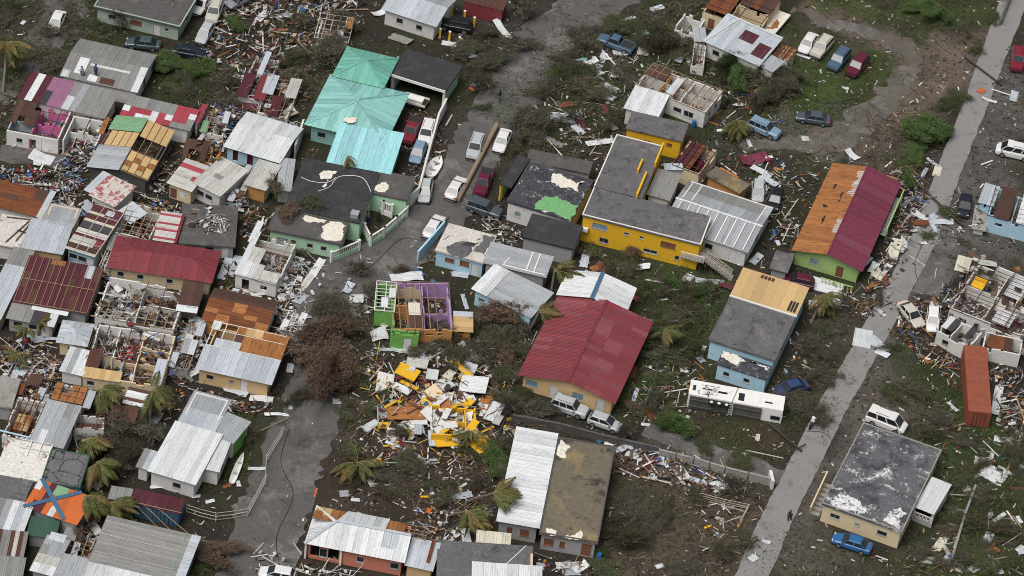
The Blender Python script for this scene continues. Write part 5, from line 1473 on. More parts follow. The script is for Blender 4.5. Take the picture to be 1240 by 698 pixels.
# --- bottom right
H = House('beige_flat_house', 'cream house with black flat roof blistered white, blue car parked in front', 'cream house with blistered black roof', px('l', 222, 440), px('l', 500, 540), px('l', 345, 152), h=3.4)
H.slab('c0', .3, .1, .10, 'c7'); H.walls('wC', ins=.1, f=[(.17, 1.3, 1.2, .8, 'w'), (.46, 1.4, .6, .5, 'u'), (.78, 1.3, 1.2, .8, 'w')], l=[(.4, 1, 1, 1, 'w')], r=[(.4, 1, 1, 1, 'w')])
for pts_ in ([(.08, .03), (.45, .01), (.5, .10), (.25, .17), (.1, .12)], [(.74, .04), (.96, .04), (.97, .2), (.86, .24)]):
    H.patch('cF', pts_, 3.422)
K = H.block(px('l', 545, 452), px('l', 613, 480), px('l', 584, 342), h=2.7); K.sheets('WWW', z=(2.7, 2.8), ribs=False); K.walls({'l': 'wG', 'r': 'wW', 'b': 'wG'}, sides='rb', ins=.1)
for i in range(5):
    a = K.loc(.05 + i * .18, .03, .9); K.bar(a, K.loc(.05 + (i + 1) * .18, .03, 1.6), .08, .06, 'white_paint', 'lattice_bar'); K.bar(K.loc(.05 + (i + 1) * .18, .035, .9), K.loc(.05 + i * .18, .035, 1.6), .08, .06, 'white_paint', 'lattice_bar')
K.bar(K.loc(.02, .03, 1.65), K.loc(.98, .03, 1.65), .1, .1, 'white_paint', 'handrail'); mb = MB(); mb.box((0, 0, .45), (K.L - .2, .15, .9)); K.put('low_wall', mb, 'wG', Matrix.Translation(K.loc(.5, .03)))
for q in (.03, .97):
    K.bar(K.loc(q, .04, 0), K.loc(q, .04, 2.6), .14, .14, 'white_paint', 'post')
for i in range(7):
    mb = MB(); mb.box((0, 0, .09 * (i + 1)), (1.1, .5, .18 * (i + 1))); H.put('stair_tread', mb, 'c7', Matrix.Translation(H.loc(-.08, .06 + i * .045)))
H.bar(H.loc(-.14, .03, 1.0), H.loc(-.14, .4, 2.2), .16, 1.0, 'wC', 'stair_wall')

# --- right edge
H = House('pale_blue_roofless_house', 'pale blue house with bare dark roof battens at the image edge', 'pale blue roofless house', px('B', 702, 312), px('B', 1010, 392), px('B', 800, 150), h=3.2)
H.walls('wS', ins=.05, f=[(.25, 1.5, .9, .6, 'h')]); H.floor(); H.frame(nb=8, nr=8, z=(3.2, 3.6), skip=.05); H.clutter(50, pal='white'); H.part((.5, .05), (.5, .95), 'wW'); H.sheets('-d-W-', z=(3.2, 3.6), w=1.0, ribs=False)
K = H.block(px('B', 645, 232), px('B', 738, 258), px('B', 703, 120), h=2.9); K.sheets('ss', z=(2.9, 3.0), w=1); K.walls('wS')
K = H.block(px('B', 605, 395), px('B', 690, 412), px('B', 650, 255), h=1.2); K.slab('c7', .2); K.walls('wW', 1.0); K.clutter(12, pal='metal', z=1.2, big=.6, top=.3)
H = House('roofless_battened_house', 'large roofless white house under a grid of dark battens, belongings inside', 'large roofless battened house', px('C', 405, 366), px('C', 910, 565), px('C', 590, 10), h=3.0)
H.walls('wW', ins=.05, f=[(.2, 1, 1, 1, 'h'), (.75, .1, 1.5, 2, 'h')]); H.floor(); H.frame(nb=16, nr=5, z=(3, 3.5), skip=.08); H.part((.45, .05), (.45, .95), 'wW'); H.part((.03, .5), (.97, .5), 'wW'); H.part((.72, .5), (.72, .95), 'wC')
H.clutter(60, pal='white', top=1.2); H.clutter(50, pal='cloth'); H.clutter(120, (-.15, 1.25), (-.3, 1.15), 'mix', .1, 1.7, 3.0); H.sheets(['YY'] if False else ['CC'], (.5, .62), (.3, .5), (2.5, 2.6)); H.sheets(['WW'], (.55, .8), (.1, .35), (2.5, 2.7), w=.8); H.sheets(['WWW'], (.5, .75), (.6, .95), (2.6, 2.9), w=.8)
mb = MB(); mb.box((0, 0, .4), (1.6, 2.4, .5)); mb.box((0, 1.1, .7), (1.6, .12, .6)); H.put('yellow_bed', mb, 'wY', Matrix.Translation(H.loc(.14, .62, 1.6)))
K = H.block(px('C', 318, 525), px('C', 548, 640), px('C', 378, 402), h=2.8); K.walls('wW', ins=.03, f=[(.3, .9, .9, .9, 'w')]); K.floor(); K.part((.4, .05), (.4, .95), 'wW'); K.sheets('WG--G-', (.0, 1), (.3, 1), (2.7, 2.8), w=.8, ribs=False); K.clutter(30, pal='metal')
K = H.block(px('C', 440, 98), px('C', 536, 122), px('C', 490, 2), h=2.8); K.sheets('CC', z=(2.8, 2.85), w=1, ribs=False)
for q in ((.05, .05), (.95, .05), (.05, .95), (.95, .95)):
    K.bar(K.loc(*q, 0), K.loc(*q, 2.75), .1, .1, 'timber', 'post')
K = H.block(px('C', 640, 640), px('C', 905, 700), px('C', 660, 530), h=2.4); K.walls('wW', ins=.0); K.sheets('udud', (.1, .75), (.1, .9), (2.3, 2.4), ribs=False); K.clutter(16)
H = House('rust_container', 'long rust-orange shipping container standing end-on in the debris field', 'long rust-orange container', px('X', 1173, 498), px('X', 1201, 501), px('X', 1169, 418), h=2.7, cat='container')
MATS['J'] = M('container_rust_paint', (0.27, 0.080, 0.046), stains=[((.16, .05, .03), .5, .5, .7, .7), ((.42, .20, .13), 1.0, .6, .75, .5)], grain=(6, .2), corr=.25, var=.03)
H.sheets(['JJ', 'JJ', 'JJ', 'JJ'], z=(2.72, 2.72), run='x', w=.6, fx=(0, 1), fy=(0, 1), jit=.003); H.walls('J', 2.65, ins=.0, t=.06)
for i in range(40):
    y_ = .02 + i * .0246
    for q, dx in ((0, -.02), (1, .02)):
        H.bar(H.loc(q, y_, .1) + Vector((dx, 0, 0)), H.loc(q, y_, 2.6) + Vector((dx, 0, 0)), .12, .06, 'J', 'wall_rib')
for q in (.25, .42, .58, .75):
    H.bar(H.loc(q, 0, .1) - Vector((0, .03, 0)), H.loc(q, 0, 2.6) - Vector((0, .03, 0)), .06, .06, 'b', 'lock_bar')

# --- collapsed shacks that fill the gaps between the houses
def shack(label, short, A_, B_, C_, h, codes, wl, pal, sheets=None, n=60):
    S_ = House('collapsed_shack', label, short, A_, B_, C_, h=h, cat='ruin', group='collapsed shacks')
    S_.walls(wl, h * .8, ins=.03); S_.floor('d'); S_.frame(nb=5, nr=5, z=(h, h * 1.15), code=codes, skip=.25, jit=.4)
    S_.clutter(n, (-.15, 1.15), (-.15, 1.15), pal, .1, 1.2, h * 1.1)
    if sheets:
        S_.sheets(sheets, (-.05, 1.05), (-.05, 1.05), (h * 1.02, h * 1.3), w=.8, jit=.08)
    return S_


shack('fallen dark brown timber rack beside the pale roof with the person', 'fallen timber rack', px('n', 470, 330), px('n', 622, 352), px('n', 502, 242), 2.0, 'dark_timber', 'wO', 'wood', ['d--d-', 'dd-d-'])
shack('open store heaped with clothing next to the red patchwork roof', 'heaped open store', px('n', 575, 180), px('n', 700, 200), px('n', 605, 72), 1.8, 'timber', 'wW', 'cloth', ['N---', '---s'])
shack('crushed hut in the alley beside the roofless cream rooms', 'crushed alley hut', px('A', 535, 570), px('A', 640, 590), px('A', 575, 430), 1.8, 'timber', 'wG', 'metal', ['s--', '-gW'])
shack('flattened white frame hut beside the withered brown tree', 'flattened white hut', px('z', 742, 645), px('z', 842, 672), px('z', 772, 545), 1.6, 'white_paint', 'wW', 'white', ['W--', '--W'])
shack('crushed lean-to in the alley below the striped blue house', 'crushed alley lean-to', px('n', 728, 565), px('n', 792, 582), px('n', 792, 385), 1.8, 'timber', 'wU', 'metal', ['s-', '-g', 's-'])
shack('narrow broken lean-to between banded roof and long red hip roof', 'narrow broken lean-to', px('o', 560, 565), px('o', 622, 578), px('o', 602, 405), 1.9, 'pale_timber', 'wW', 'mix', ['-s', 'h-'])
shack('broken wooden hut above the open frame with tan boards', 'broken wooden hut', px('q', 92, 172), px('q', 232, 202), px('q', 112, 65), 2.0, 'dark_timber', 'wW', 'wood', ['u-s', '-d-'])
shack('tumbled hut of beams in front of the orange-crossed roof', 'tumbled beam hut', px('r', 332, 560), px('r', 500, 592), px('r', 362, 432), 1.6, 'timber', 'wG', 'mix', ['-s-', 'h--'])
shack('wrecked red-sheeted hut beyond the garden below the navy sedan', 'wrecked red-sheeted hut', px('a', 838, 330), px('a', 928, 348), px('a', 862, 182), 1.7, 'dark_timber', 'wW', 'mix', ['P-R', '-s-'])
shack('wrecked grey and maroon hut left of the teal house', 'wrecked maroon hut', px('b', 2, 392), px('b', 112, 412), px('b', 32, 272), 1.6, 'timber', 'wW', 'mix', ['-P-', 's-w'])
shack('roofless back room beside the gridded plywood house', 'roofless back room', px('m', 520, 562), px('m', 602, 578), px('m', 560, 402), 2.4, 'dark_timber', 'wW', 'cloth', ['-P', 'o-'])
shack('torn hut piled with boards beside the beige patched house', 'torn hut piled with boards', px('A', 610, 470), px('A', 690, 485), px('A', 640, 330), 1.7, 'timber', 'wW', 'white', ['W-', '-s'])
shack('wrecked yard store below the maroon battened roof', 'wrecked yard store', px('p', 20, 560), px('p', 150, 585), px('p', 50, 440), 1.5, 'timber', 'wG', 'cloth', ['-s-', '---'])


# ------------------------------------------------------------------ vehicles
FOOT = []       # building footprints, to keep loose pieces out of the walls
for o_ in list(COL.objects):
    if o_.parent is None and o_.get('category') in ('house', 'ruin', 'shed', 'container'):
        pts_ = []
        for ch in o_.children:
            if ch.type == 'MESH' and ch.name.split('.')[0] in ('wall', 'roof_sheet', 'roof_slab'):
                m_ = o_.matrix_basis @ ch.matrix_basis
                pts_.append([m_ @ Vector(c) for c in ch.bound_box])
        FOOT.append((o_, pts_))
OCC = {}
for o_, lst in FOOT:
    for bb in lst:
        xs, ys = [p.x for p in bb], [p.y for p in bb]
        if max(p.z for p in bb) - min(p.z for p in bb) > 2.2 and min(max(xs) - min(xs), max(ys) - min(ys)) > 1.5:
            continue
        # fill cells under roof pieces
        a_, b_, c_, d_ = bb[0], bb[4], bb[7], bb[3]
        n1, n2 = max(1, int((b_ - a_).length / .4)), max(1, int((d_ - a_).length / .4))
        for i in range(n1 + 1):
            for k in range(n2 + 1):
                q = a_ + (b_ - a_) * (i / n1) + (d_ - a_) * (k / n2)
                OCC[(int(math.floor(q.x / .5)), int(math.floor(q.y / .5)))] = 1


def blocked(p, r=0):
    i, k = int(math.floor(p[0] / .5)), int(math.floor(p[1] / .5))
    for a in range(-r, r + 1):
        for b in range(-r, r + 1):
            if (i + a, k + b) in OCC:
                return True
    return False


def paint(name, rgb):
    if name not in MATS:
        MATS[name] = M(name, rgb, rough=.32, var=0, stains=[(DIRT, .9, .55, .8, .45)], grain=(4, .08), spec=.5)
    return MATS[name]


CAR = {
    'sedan': dict(l=4.6, w=1.76, st=[(-2.3, .72, .80), (-2.12, .90, .92), (-1.3, .95, .96), (0, .94, .97), (1.0, .92, .97), (1.85, .78, .93), (2.2, .66, .84), (2.3, .52, .72)], cab=(-1.75, -1.05, .35, 1.15, 1.43), wb=1.35),
    'hatch': dict(l=4.0, w=1.7, st=[(-2.0, .85, .84), (-1.9, .98, .94), (-.9, .97, .97), (.6, .94, .97), (1.5, .82, .93), (1.9, .68, .84), (2.0, .54, .7)], cab=(-1.9, -1.55, .2, 1.05, 1.5), wb=1.25),
    'suv': dict(l=4.5, w=1.84, st=[(-2.25, .85, .86), (-2.15, 1.05, .95), (-1.0, 1.06, .98), (.7, 1.05, .98), (1.7, 1.0, .95), (2.15, .92, .88), (2.25, .6, .8)], cab=(-2.12, -1.85, .45, 1.05, 1.74), wb=1.35),
    'pickup': dict(l=5.2, w=1.85, st=[(-2.6, .9, .92), (-2.5, 1.0, .97), (-1.0, 1.0, .98), (.9, 1.0, .98), (2.0, .96, .95), (2.5, .88, .88), (2.6, .6, .8)], cab=(-.75, -.5, .65, 1.2, 1.7), wb=1.6),
    'van': dict(l=4.9, w=1.9, st=[(-2.45, 1.0, .93), (-2.38, 1.12, .98), (-.5, 1.12, .99), (1.4, 1.08, .99), (2.1, .95, .95), (2.4, .8, .85), (2.45, .55, .75)], cab=(-2.4, -2.25, 1.05, 1.85, 1.95), wb=1.45),
}
CARMESH = {}


def car_meshes(kind):
    if kind in CARMESH:
        return CARMESH[kind]
    c = CAR[kind]
    hw = c['w'] / 2
    P = {}
    mb = MB()
    rings = []
    for (x, zt, k) in c['st']:
        w = hw * k
        rings.append([(x, -w * .55, .22), (x, -w * .97, .30), (x, -w, .55), (x, -w * .97, zt - .10), (x, -w * .80, zt), (x, 0, zt + .03), (x, w * .80, zt), (x, w * .97, zt - .10), (x, w, .55), (x, w * .97, .30), (x, w * .55, .22)])
    n = 11
    vs = [p for r in rings for p in r]
    fs = []
    for i in range(len(rings) - 1):
        for k in range(n):
            a, b = i * n + k, i * n + (k + 1) % n
            fs.append((a, a + n, b + n, b))
    fs.append(tuple(range(n)))
    fs.append(tuple((len(rings) - 1) * n + k for k in range(n))[::-1])
    mb.add(vs, fs)
    P['body'] = mb.mesh('body', 'door_paint', smooth=False)
    xb0, xt0, xt1, xb1, zt = c['cab']
    zb = max(s[1] for s in c['st'][1:5]) - .03
    wb_, wt_ = hw * .88, hw * .70
    if kind in ('suv', 'van'):
        wt_ = hw * .78
    mb = MB()
    xm0, xm1 = xt0 + .12, xt1 - .12
    q = [(xb0, -wb_, zb), (xb1, -wb_, zb), (xb1, wb_, zb), (xb0, wb_, zb), (xt0, -wt_, zt - .05), (xt1, -wt_, zt - .05), (xt1, wt_, zt - .05), (xt0, wt_, zt - .05),
         (xm0, -wt_ * .82, zt), (xm1, -wt_ * .82, zt), (xm1, wt_ * .82, zt), (xm0, wt_ * .82, zt)]
    mb.add(q, [(0, 1, 5, 4), (1, 2, 6, 5), (2, 3, 7, 6), (3, 0, 4, 7), (4, 5, 9, 8), (5, 6, 10, 9), (6, 7, 11, 10), (7, 4, 8, 11), (8, 9, 10, 11)])
    P['cabin'] = mb.mesh('cabin', 'door_paint')

    def pane(a, b, cc, d, sh=.10):
        a, b, cc, d = map(Vector, (a, b, cc, d))
        m = (a + b + cc + d) / 4
        nn = (b - a).cross(d - a).normalized()
        R = [m + (p - m) * (1 - sh) + nn * .012 for p in (a, b, cc, d)]
        g = MB(); g.prism(R, .01)
        return g
    P['windscreen'] = pane(q[1], q[2], q[6], q[5]).mesh('windscreen', 'car_glass')
    P['rear_window'] = pane(q[3], q[0], q[4], q[7]).mesh('rear_window', 'car_glass')
    xs = [0, .5, 1] if kind != 'pickup' else [0, 1]
    if kind in ('suv', 'van'):
        xs = [0, .33, .64, 1]
    sides = []
    for s_ in (0, 1):
        A_, B_, C_, D_ = (q[0], q[1], q[5], q[4]) if s_ == 0 else (q[2], q[3], q[7], q[6])
        for i in range(len(xs) - 1):
            f = lambda u, v: Vector(A_).lerp(Vector(B_), u).lerp(Vector(D_).lerp(Vector(C_), u), v)
            sides.append(pane(f(xs[i], .08), f(xs[i + 1], .08), f(xs[i + 1], .95), f(xs[i], .95), .12).mesh('side_window', 'car_glass'))
    P['side_window'] = sides
    r = .33 if kind in ('sedan', 'hatch') else .38
    t = MB(); t.tube([(0, -.11, 0), (0, .11, 0)], [r, r], 14); P['tyre'] = t.mesh('tyre', 'tyre')
    t = MB(); t.tube([(0, -.12, 0), (0, .12, 0)], [r * .62, r * .62], 10); P['rim'] = t.mesh('rim', 'rim')
    P['r'] = r
    t = MB(); t.box((0, 0, 0), (.14, .34, .16)); P['headlight'] = t.mesh('headlight', 'head_lamp'); P['tail_light'] = t.mesh('tail_light', 'tail_lamp')
    t = MB(); t.box((0, 0, 0), (.16, .14, .12)); P['mirror'] = t.mesh('mirror', 'dark_plastic')
    t = MB(); t.box((0, 0, 0), (.12, c['w'] * .86, .2)); P['bumper'] = t.mesh('bumper', 'dark_plastic')
    if kind == 'pickup':
        t = MB(); t.box((0, 0, 0), (1.55, c['w'] - .36, .03)); P['load_bed'] = t.mesh('load_bed', 'dark_plastic')
        t = MB(); t.box((0, 0, 0), (1.7, .1, .12)); P['bed_rail'] = t.mesh('bed_rail', 'door_paint')
    if kind in ('suv', 'van'):
        t = MB(); t.box((0, 0, 0), (1.7, .05, .05)); P['roof_rail'] = t.mesh('roof_rail', 'dark_plastic')
    CARMESH[kind] = P
    return P


def car(kind, front, back, label, color, name=None, tilt=(0, 0), z=0, cat='car', group='cars in the streets and yards', short=None, wreck=0):
    a, b = G(front, .5), G(back, .5)
    d = (a - b); d.z = 0
    c = (a + b) / 2
    P, S_ = car_meshes(kind), CAR[kind]
    root = link(name or {'sedan': 'sedan_car', 'hatch': 'hatchback_car', 'suv': 'suv_car', 'pickup': 'pickup_truck', 'van': 'passenger_van'}[kind], None, None,
                Matrix.Translation((c.x, c.y, z + .02)) @ Matrix.Rotation(math.atan2(d.y, d.x), 4, 'Z') @ Matrix.Rotation(tilt[0], 4, 'X') @ Matrix.Rotation(tilt[1], 4, 'Y'))
    tag(root, label, cat, group)
    if short:
        LANDMARKS.append((Vector((c.x, c.y, 0)), short, 2))
    pm = paint('car_paint_' + color, CARCOL[color])

    def add(n, me, m=None, painted=False, par=root):
        o = link(n, me, par, m)
        if painted:
            o.material_slots[0].link = 'OBJECT'
            o.material_slots[0].material = pm
        return o
    add('body', P['body'], None, True); add('cabin', P['cabin'], None, True)
    add('windscreen', P['windscreen']); add('rear_window', P['rear_window'])
    for me in P['side_window']:
        add('side_window', me)
    hw, hl = S_['w'] / 2, S_['l'] / 2
    for sx in (-1, 1):
        for sy in (-1, 1):
            w = add('wheel', P['tyre'], Matrix.Translation((sx * S_['wb'], sy * (hw - .1), P['r'])))
            w.name = 'wheel'
            add('rim', P['rim'], None, par=w)
    for sy in (-1, 1):
        add('headlight', P['headlight'], Matrix.Translation((hl - .16, sy * hw * .62, .62)))
        add('tail_light', P['tail_light'], Matrix.Translation((-hl + .08, sy * hw * .68, .72)))
        add('mirror', P['mirror'], Matrix.Translation((S_['cab'][3] - .25, sy * (hw + .04), .98)))
    add('bumper', P['bumper'], Matrix.Translation((hl - .02, 0, .42))); add('bumper', P['bumper'], Matrix.Translation((-hl + .02, 0, .42)))
    if 'load_bed' in P:
        add('load_bed', P['load_bed'], Matrix.Translation((-1.65, 0, 1.045)))
        for sy in (-1, 1):
            add('bed_rail', P['bed_rail'], Matrix.Translation((-1.65, sy * (hw - .14), 1.05)), True)
    if 'roof_rail' in P:
        for sy in (-1, 1):
            add('roof_rail', P['roof_rail'], Matrix.Translation((-.5, sy * hw * .62, S_['cab'][4] + .02)))
    return root


CARCOL = {'white': (.68, .68, .67), 'silver': (.42, .44, .45), 'grey': (.22, .23, .25), 'navy': (.012, .016, .03), 'green': (.05, .085, .085), 'black': (.012, .012, .014), 'red': (.18, .016, .028), 'maroon': (.105, .012, .03),
          'lightblue': (.19, .28, .37), 'blue': (.05, .15, .33), 'steel': (.065, .115, .175), 'cream': (.50, .48, .42), 'slate': (.065, .08, .10), 'bright': (.025, .125, .30), 'deepblue': (.03, .055, .14)}
car('sedan', px('a', 185, 112), px('a', 213, 50), 'white car on the muddy track at the top corner', 'white')
car('sedan', px('a', 448, 150), px('a', 560, 162), 'dark green-grey sedan parked under the pale green flat-roofed house wall', 'green')
car('sedan', px('a', 725, 196), px('a', 612, 176), 'navy sedan nose to the bushes beside the pale green house', 'navy')
car('sedan', px('a', 693, 42), px('a', 732, -8), 'white sedan at the very top beside the pale green house', 'white')
car('suv', px('a', 742, 80), px('a', 768, 12), 'cream car covered in dirt between white car and debris', 'cream')
car('hatch', px('a', 700, 158), px('a', 742, 88), 'silver hatchback behind the navy sedan', 'silver')
car('hatch', px('a', 820, 15), px('a', 862, -5), 'grey car half buried in debris at the top edge', 'grey')
car('suv', px('b', 655, 84), px('b', 750, 102), 'black off-road car between the yellow bollards', 'black', short='black off-road car')
car('pickup', px('b', 530, 505), px('b', 565, 420), 'red pickup in the teal house driveway', 'red')
car('suv', px('b', 590, 508), px('b', 612, 440), 'white boxy car by the driveway wall', 'white')
car('hatch', px('b', 558, 572), px('b', 582, 512), 'pale blue car at the lower end of the teal driveway', 'lightblue')
car('suv', px('b', 755, 572), px('b', 790, 475), 'silver family car on the road beside the fallen trunk', 'silver', short='silver car by the fallen trunk')
car('sedan', px('b', 850, 540), px('b', 884, 458), 'white sedan on the far side of the fallen trunk', 'white')
car('sedan', px('t', 305, 145), px('t', 252, 232), 'white sedan squeezed against the lower part of the fallen trunk', 'white')
car('pickup', px('t', 388, 218), px('t', 432, 108), 'maroon pickup near the black flat roof', 'maroon', short='maroon pickup')
car('sedan', px('t', 205, 325), px('t', 148, 416), 'white sedan beside the pale blue yard wall', 'white')
car('suv', px('t', 480, 310), px('t', 348, 265), 'dark green-black off-road car with scrap piled around it', 'slate')
car('pickup', px('c', 300, 133), px('c', 432, 180), 'steel blue pickup alone in the grass among debris', 'steel', short='steel blue pickup')
car('suv', px('v', 866, 150), px('v', 703, 80), 'light blue station wagon on the grass track', 'lightblue', short='light blue station wagon')
car('sedan', px('d', 150, 187), px('d', 190, 124), 'white sedan first in the row of four on the grass', 'white')
car('suv', px('d', 188, 206), px('d', 247, 138), 'white off-road car second in the row of four', 'cream', short='row of four cars')
car('suv', px('d', 254, 244), px('d', 302, 186), 'steel blue off-road car third in the row of four', 'steel')
car('suv', px('d', 318, 266), px('d', 368, 208), 'maroon off-road car last in the row of four', 'maroon')
car('sedan', px('d', 130, 410), px('d', 246, 428), 'dark slate sedan on the gravel track', 'slate', short='dark slate sedan')
car('van', px('d', 838, 526), px('d', 955, 552), 'white passenger van on the roadside at the image edge', 'white', short='white passenger van')
car('suv', px('d', 904, 250), px('d', 908, 180), 'red off-road car at the image edge beside a white box', 'red')
car('hatch', px('B', 545, 335), px('B', 572, 188), 'dark blue car parked nose-in by the pale blue roofless house', 'navy')
car('sedan', px('C', 195, 485), px('C', 75, 345), 'smashed off-white car with its nose in debris', 'cream', tilt=(.05, .04), short='smashed off-white car')
car('hatch', px('C', 290, 505), px('C', 298, 405), 'crushed white and blue car against the roofless battened house', 'white', tilt=(.12, .08))
car('hatch', px('h', 100, 316), px('h', 170, 332), 'maroon car buried in wreckage before the lime house', 'maroon')
car('suv', px('k', 268, 128), px('k', 138, 84), 'silver off-road car before the beige gable end', 'silver', short='silver off-road car')
car('hatch', px('k', 383, 178), px('k', 272, 140), 'silver hatchback before the beige gable end', 'silver')
car('sedan', px('l', 265, 564), px('l', 384, 602), 'bright blue sedan in front of the cream flat-roofed house', 'bright', short='bright blue sedan')
car('van', px('l', 522, 186), px('l', 372, 128), 'white delivery van behind the cream flat-roofed house', 'white')
car('sedan', px('l', 60, 52), px('l', 158, 24), 'dark blue car beside the overturned trailer', 'deepblue')
car('hatch', px('v', 752, 472), px('v', 758, 400), 'pale pink car stacked with crumpled sheets', 'silver', tilt=(.05, 0))
car('hatch', px('v', 830, 510), px('v', 850, 445), 'black car at the corner of the long grey roof', 'black')
car('hatch', px('F', 60, 640), px('F', 200, 665), 'white car under fallen beams at the bottom edge', 'white')
car('hatch', px('t', 130, 250), px('t', 150, 160), 'crumpled silver car wreck against the driveway wall', 'silver', tilt=(.15, .05))

# overturned trailer
T = House('overturned_trailer', 'long white trailer tipped on its side showing black underside and wheels', 'overturned white trailer', px('D', 298, 165), px('D', 832, 262), px('D', 322, 82), h=2.75, cat='trailer')
mb = MB(); mb.box((0, .05, 1.2), (T.L, T.W - .1, 2.38)); T.put('body', mb, 'white_paint')
mb = MB(); mb.box((0, 0, 0), (T.L * .76, .06, 2.2)); T.put('underside', mb, 'wD', Matrix.Translation((-T.L * .1, -T.W / 2 - .03, 1.15)))
for z_ in (.5, 1.7):
    T.bar(T.loc(.02, 0, z_) - Vector((0, .12, 0)), T.loc(.78, 0, z_) - Vector((0, .12, 0)), .1, .14, 'wD', 'chassis_rail')
for q in (.12, .3, .5, .66):
    T.bar(T.loc(q, 0, .2) - Vector((0, .1, 0)), T.loc(q, 0, 2.2) - Vector((0, .1, 0)), .1, .1, 'wD', 'cross_member')
for q in (.25, .33, .41):
    t = MB(); t.tube([(0, 0, -.13), (0, 0, .13)], [.38, .38], 14); w_ = T.put('wheel', t, 'tyre', Matrix.Translation(T.loc(q, 0, 2.05) - Vector((0, .38, 0))))
    t = MB(); t.tube([(0, 0, -.15), (0, 0, .15)], [.2, .2], 10); put('rim', t, 'white_paint', w_)
for k in range(7):
    T.bar(T.loc(.445, 0, .3 + k * .3) - Vector((0, .16, 0)), T.loc(.475, 0, .3 + k * .3) - Vector((0, .16, 0)), .05, .05, 'white_paint', 'ladder_rung')
for q in (.442, .478):
    T.bar(T.loc(q, 0, .1) - Vector((0, .17, 0)), T.loc(q, 0, 2.4) - Vector((0, .17, 0)), .06, .06, 'white_paint', 'ladder_rail')
for (fx_, fy_, w_, d_) in ((.05, .5, .35, .9), (.19, .55, 1.3, .25), (.35, .5, 1.1, .35), (.55, .45, .7, 1.3), (.84, .4, .9, .25)):
    mb = MB(); mb.box((0, 0, .01), (w_, d_, .03)); mb.box((0, 0, .03), (w_ * .8, d_ * .6, .03)); T.put('window', mb, 'car_glass', Matrix.Translation(T.loc(fx_, fy_, 2.39)))
T.bar(T.loc(.46, .0, 2.43), T.loc(.5, .98, 2.43), .12, .08, 'wG', 'seam_strip')
mb = MB(); mb.box((0, 0, 0), (1.1, .05, .6)); T.put('hatch', mb, 'car_glass', Matrix.Translation(T.loc(.93, 0, 1.0) - Vector((0, .03, 0))))
T.clutter(18, (.1, .3), (.1, .8), 'white', 2.4, .5, .1)

# boats and a flat trailer
def boat(name, a, b, wid, label, short=None, hull='white_paint', inner='wG', deep=.6):
    A_, B_ = G(a, .4), G(b, .4)
    d = B_ - A_; d.z = 0
    L_ = d.length
    c = (A_ + B_) / 2
    root = link(name, None, None, Matrix.Translation((c.x, c.y, .03)) @ Matrix.Rotation(math.atan2(d.y, d.x), 4, 'Z') @ Matrix.Rotation(.12, 4, 'X'))
    tag(root, label, 'boat')
    mb = MB(); rings = []
    for i in range(9):
        t = i / 8
        w = wid / 2 * max(.05, (1 - max(0, (t - .45) / .55) ** 2.2)) * (1 if t > 0 else .85)
        x = (t - .5) * L_
        rings.append([(x, -w, deep), (x, -w * .8, deep * .35), (x, 0, 0.02 + .1 * t), (x, w * .8, deep * .35), (x, w, deep), (x, w * .8, deep - .04), (x, 0, deep * .35), (x, -w * .8, deep - .04)])
    vs = [p for r in rings for p in r]; n = 8
    mb.add(vs, [(i * n + k, i * n + (k + 1) % n, (i + 1) * n + (k + 1) % n, (i + 1) * n + k) for i in range(8) for k in range(n)] + [tuple(range(n))[::-1]])
    put('hull', mb, hull, root)
    for q in (-.2, .15):
        mb = MB(); mb.box((q * L_, 0, deep * .75), (.3, wid * .75, .06)); put('seat', mb, inner, root)


boat('kayak', px('i', 815, 365), px('i', 858, 258), .8, 'white kayak lying in the yard beside the L-shaped house', deep=.35)
boat('rowing_boat', px('b', 607, 618), px('b', 650, 552), 1.7, 'small white boat washed up by the driveway wall')
tr = link('flat_trailer', None, None, Matrix.Translation(G(px('b', 562, 358), .6) * 1.0) @ Matrix.Rotation(-.25, 4, 'Z'))
tr.location.z = 0
tag(tr, 'flat trailer carrying a white tub in front of the dark garage', 'trailer')
mb = MB(); mb.box((0, 0, .6), (3.2, 1.8, .1)); put('deck', mb, 'dark_timber', tr)
mb = MB(); mb.box((0, 0, .9), (2.0, 1.0, .5)); mb.box((0, 0, 1.17), (2.1, 1.1, .05)); put('tub', mb, 'white_paint', tr)
for sx in (-.5, .5):
    for sy in (-.95, .95):
        t = MB(); t.tube([(sx, sy - .1, .33), (sx, sy + .1, .33)], [.33, .33], 12); put('wheel', t, 'tyre', tr)
for sy in (-.88, .88):
    mb = MB(); mb.box((0, sy, .85), (3.2, .06, .3)); put('side_rail', mb, 'white_paint', tr)


# ------------------------------------------------------------------ walls, balustrades, fences, poles
def run_wall(name, label, pts, h, t, code, cat='wall', segs=None, gap=0.0):
    root = link(name, None, None, Matrix.Translation(G(pts[0]) * 1.0))
    tag(root, label, cat)
    o = root.location
    W_ = [G(p) - o for p in pts]
    for a, b in zip(W_, W_[1:]):
        n = segs or max(1, int((b - a).length / 4))
        for i in range(n):
            p, q = a.lerp(b, i / n), a.lerp(b, (i + 1) / n - gap / n)
            d = q - p
            mb = MB(); mb.box((0, 0, h / 2 - .05), (d.length - .01, t, h + .1)); mb.box((0, 0, h + .05), (d.length - .012, t + .06, .08))
            put('wall_panel', mb, code, root, Matrix.Translation((p + q) / 2) @ Matrix.Rotation(math.atan2(d.y, d.x) + rnd.uniform(-.01, .01), 4, 'Z'))
    return root


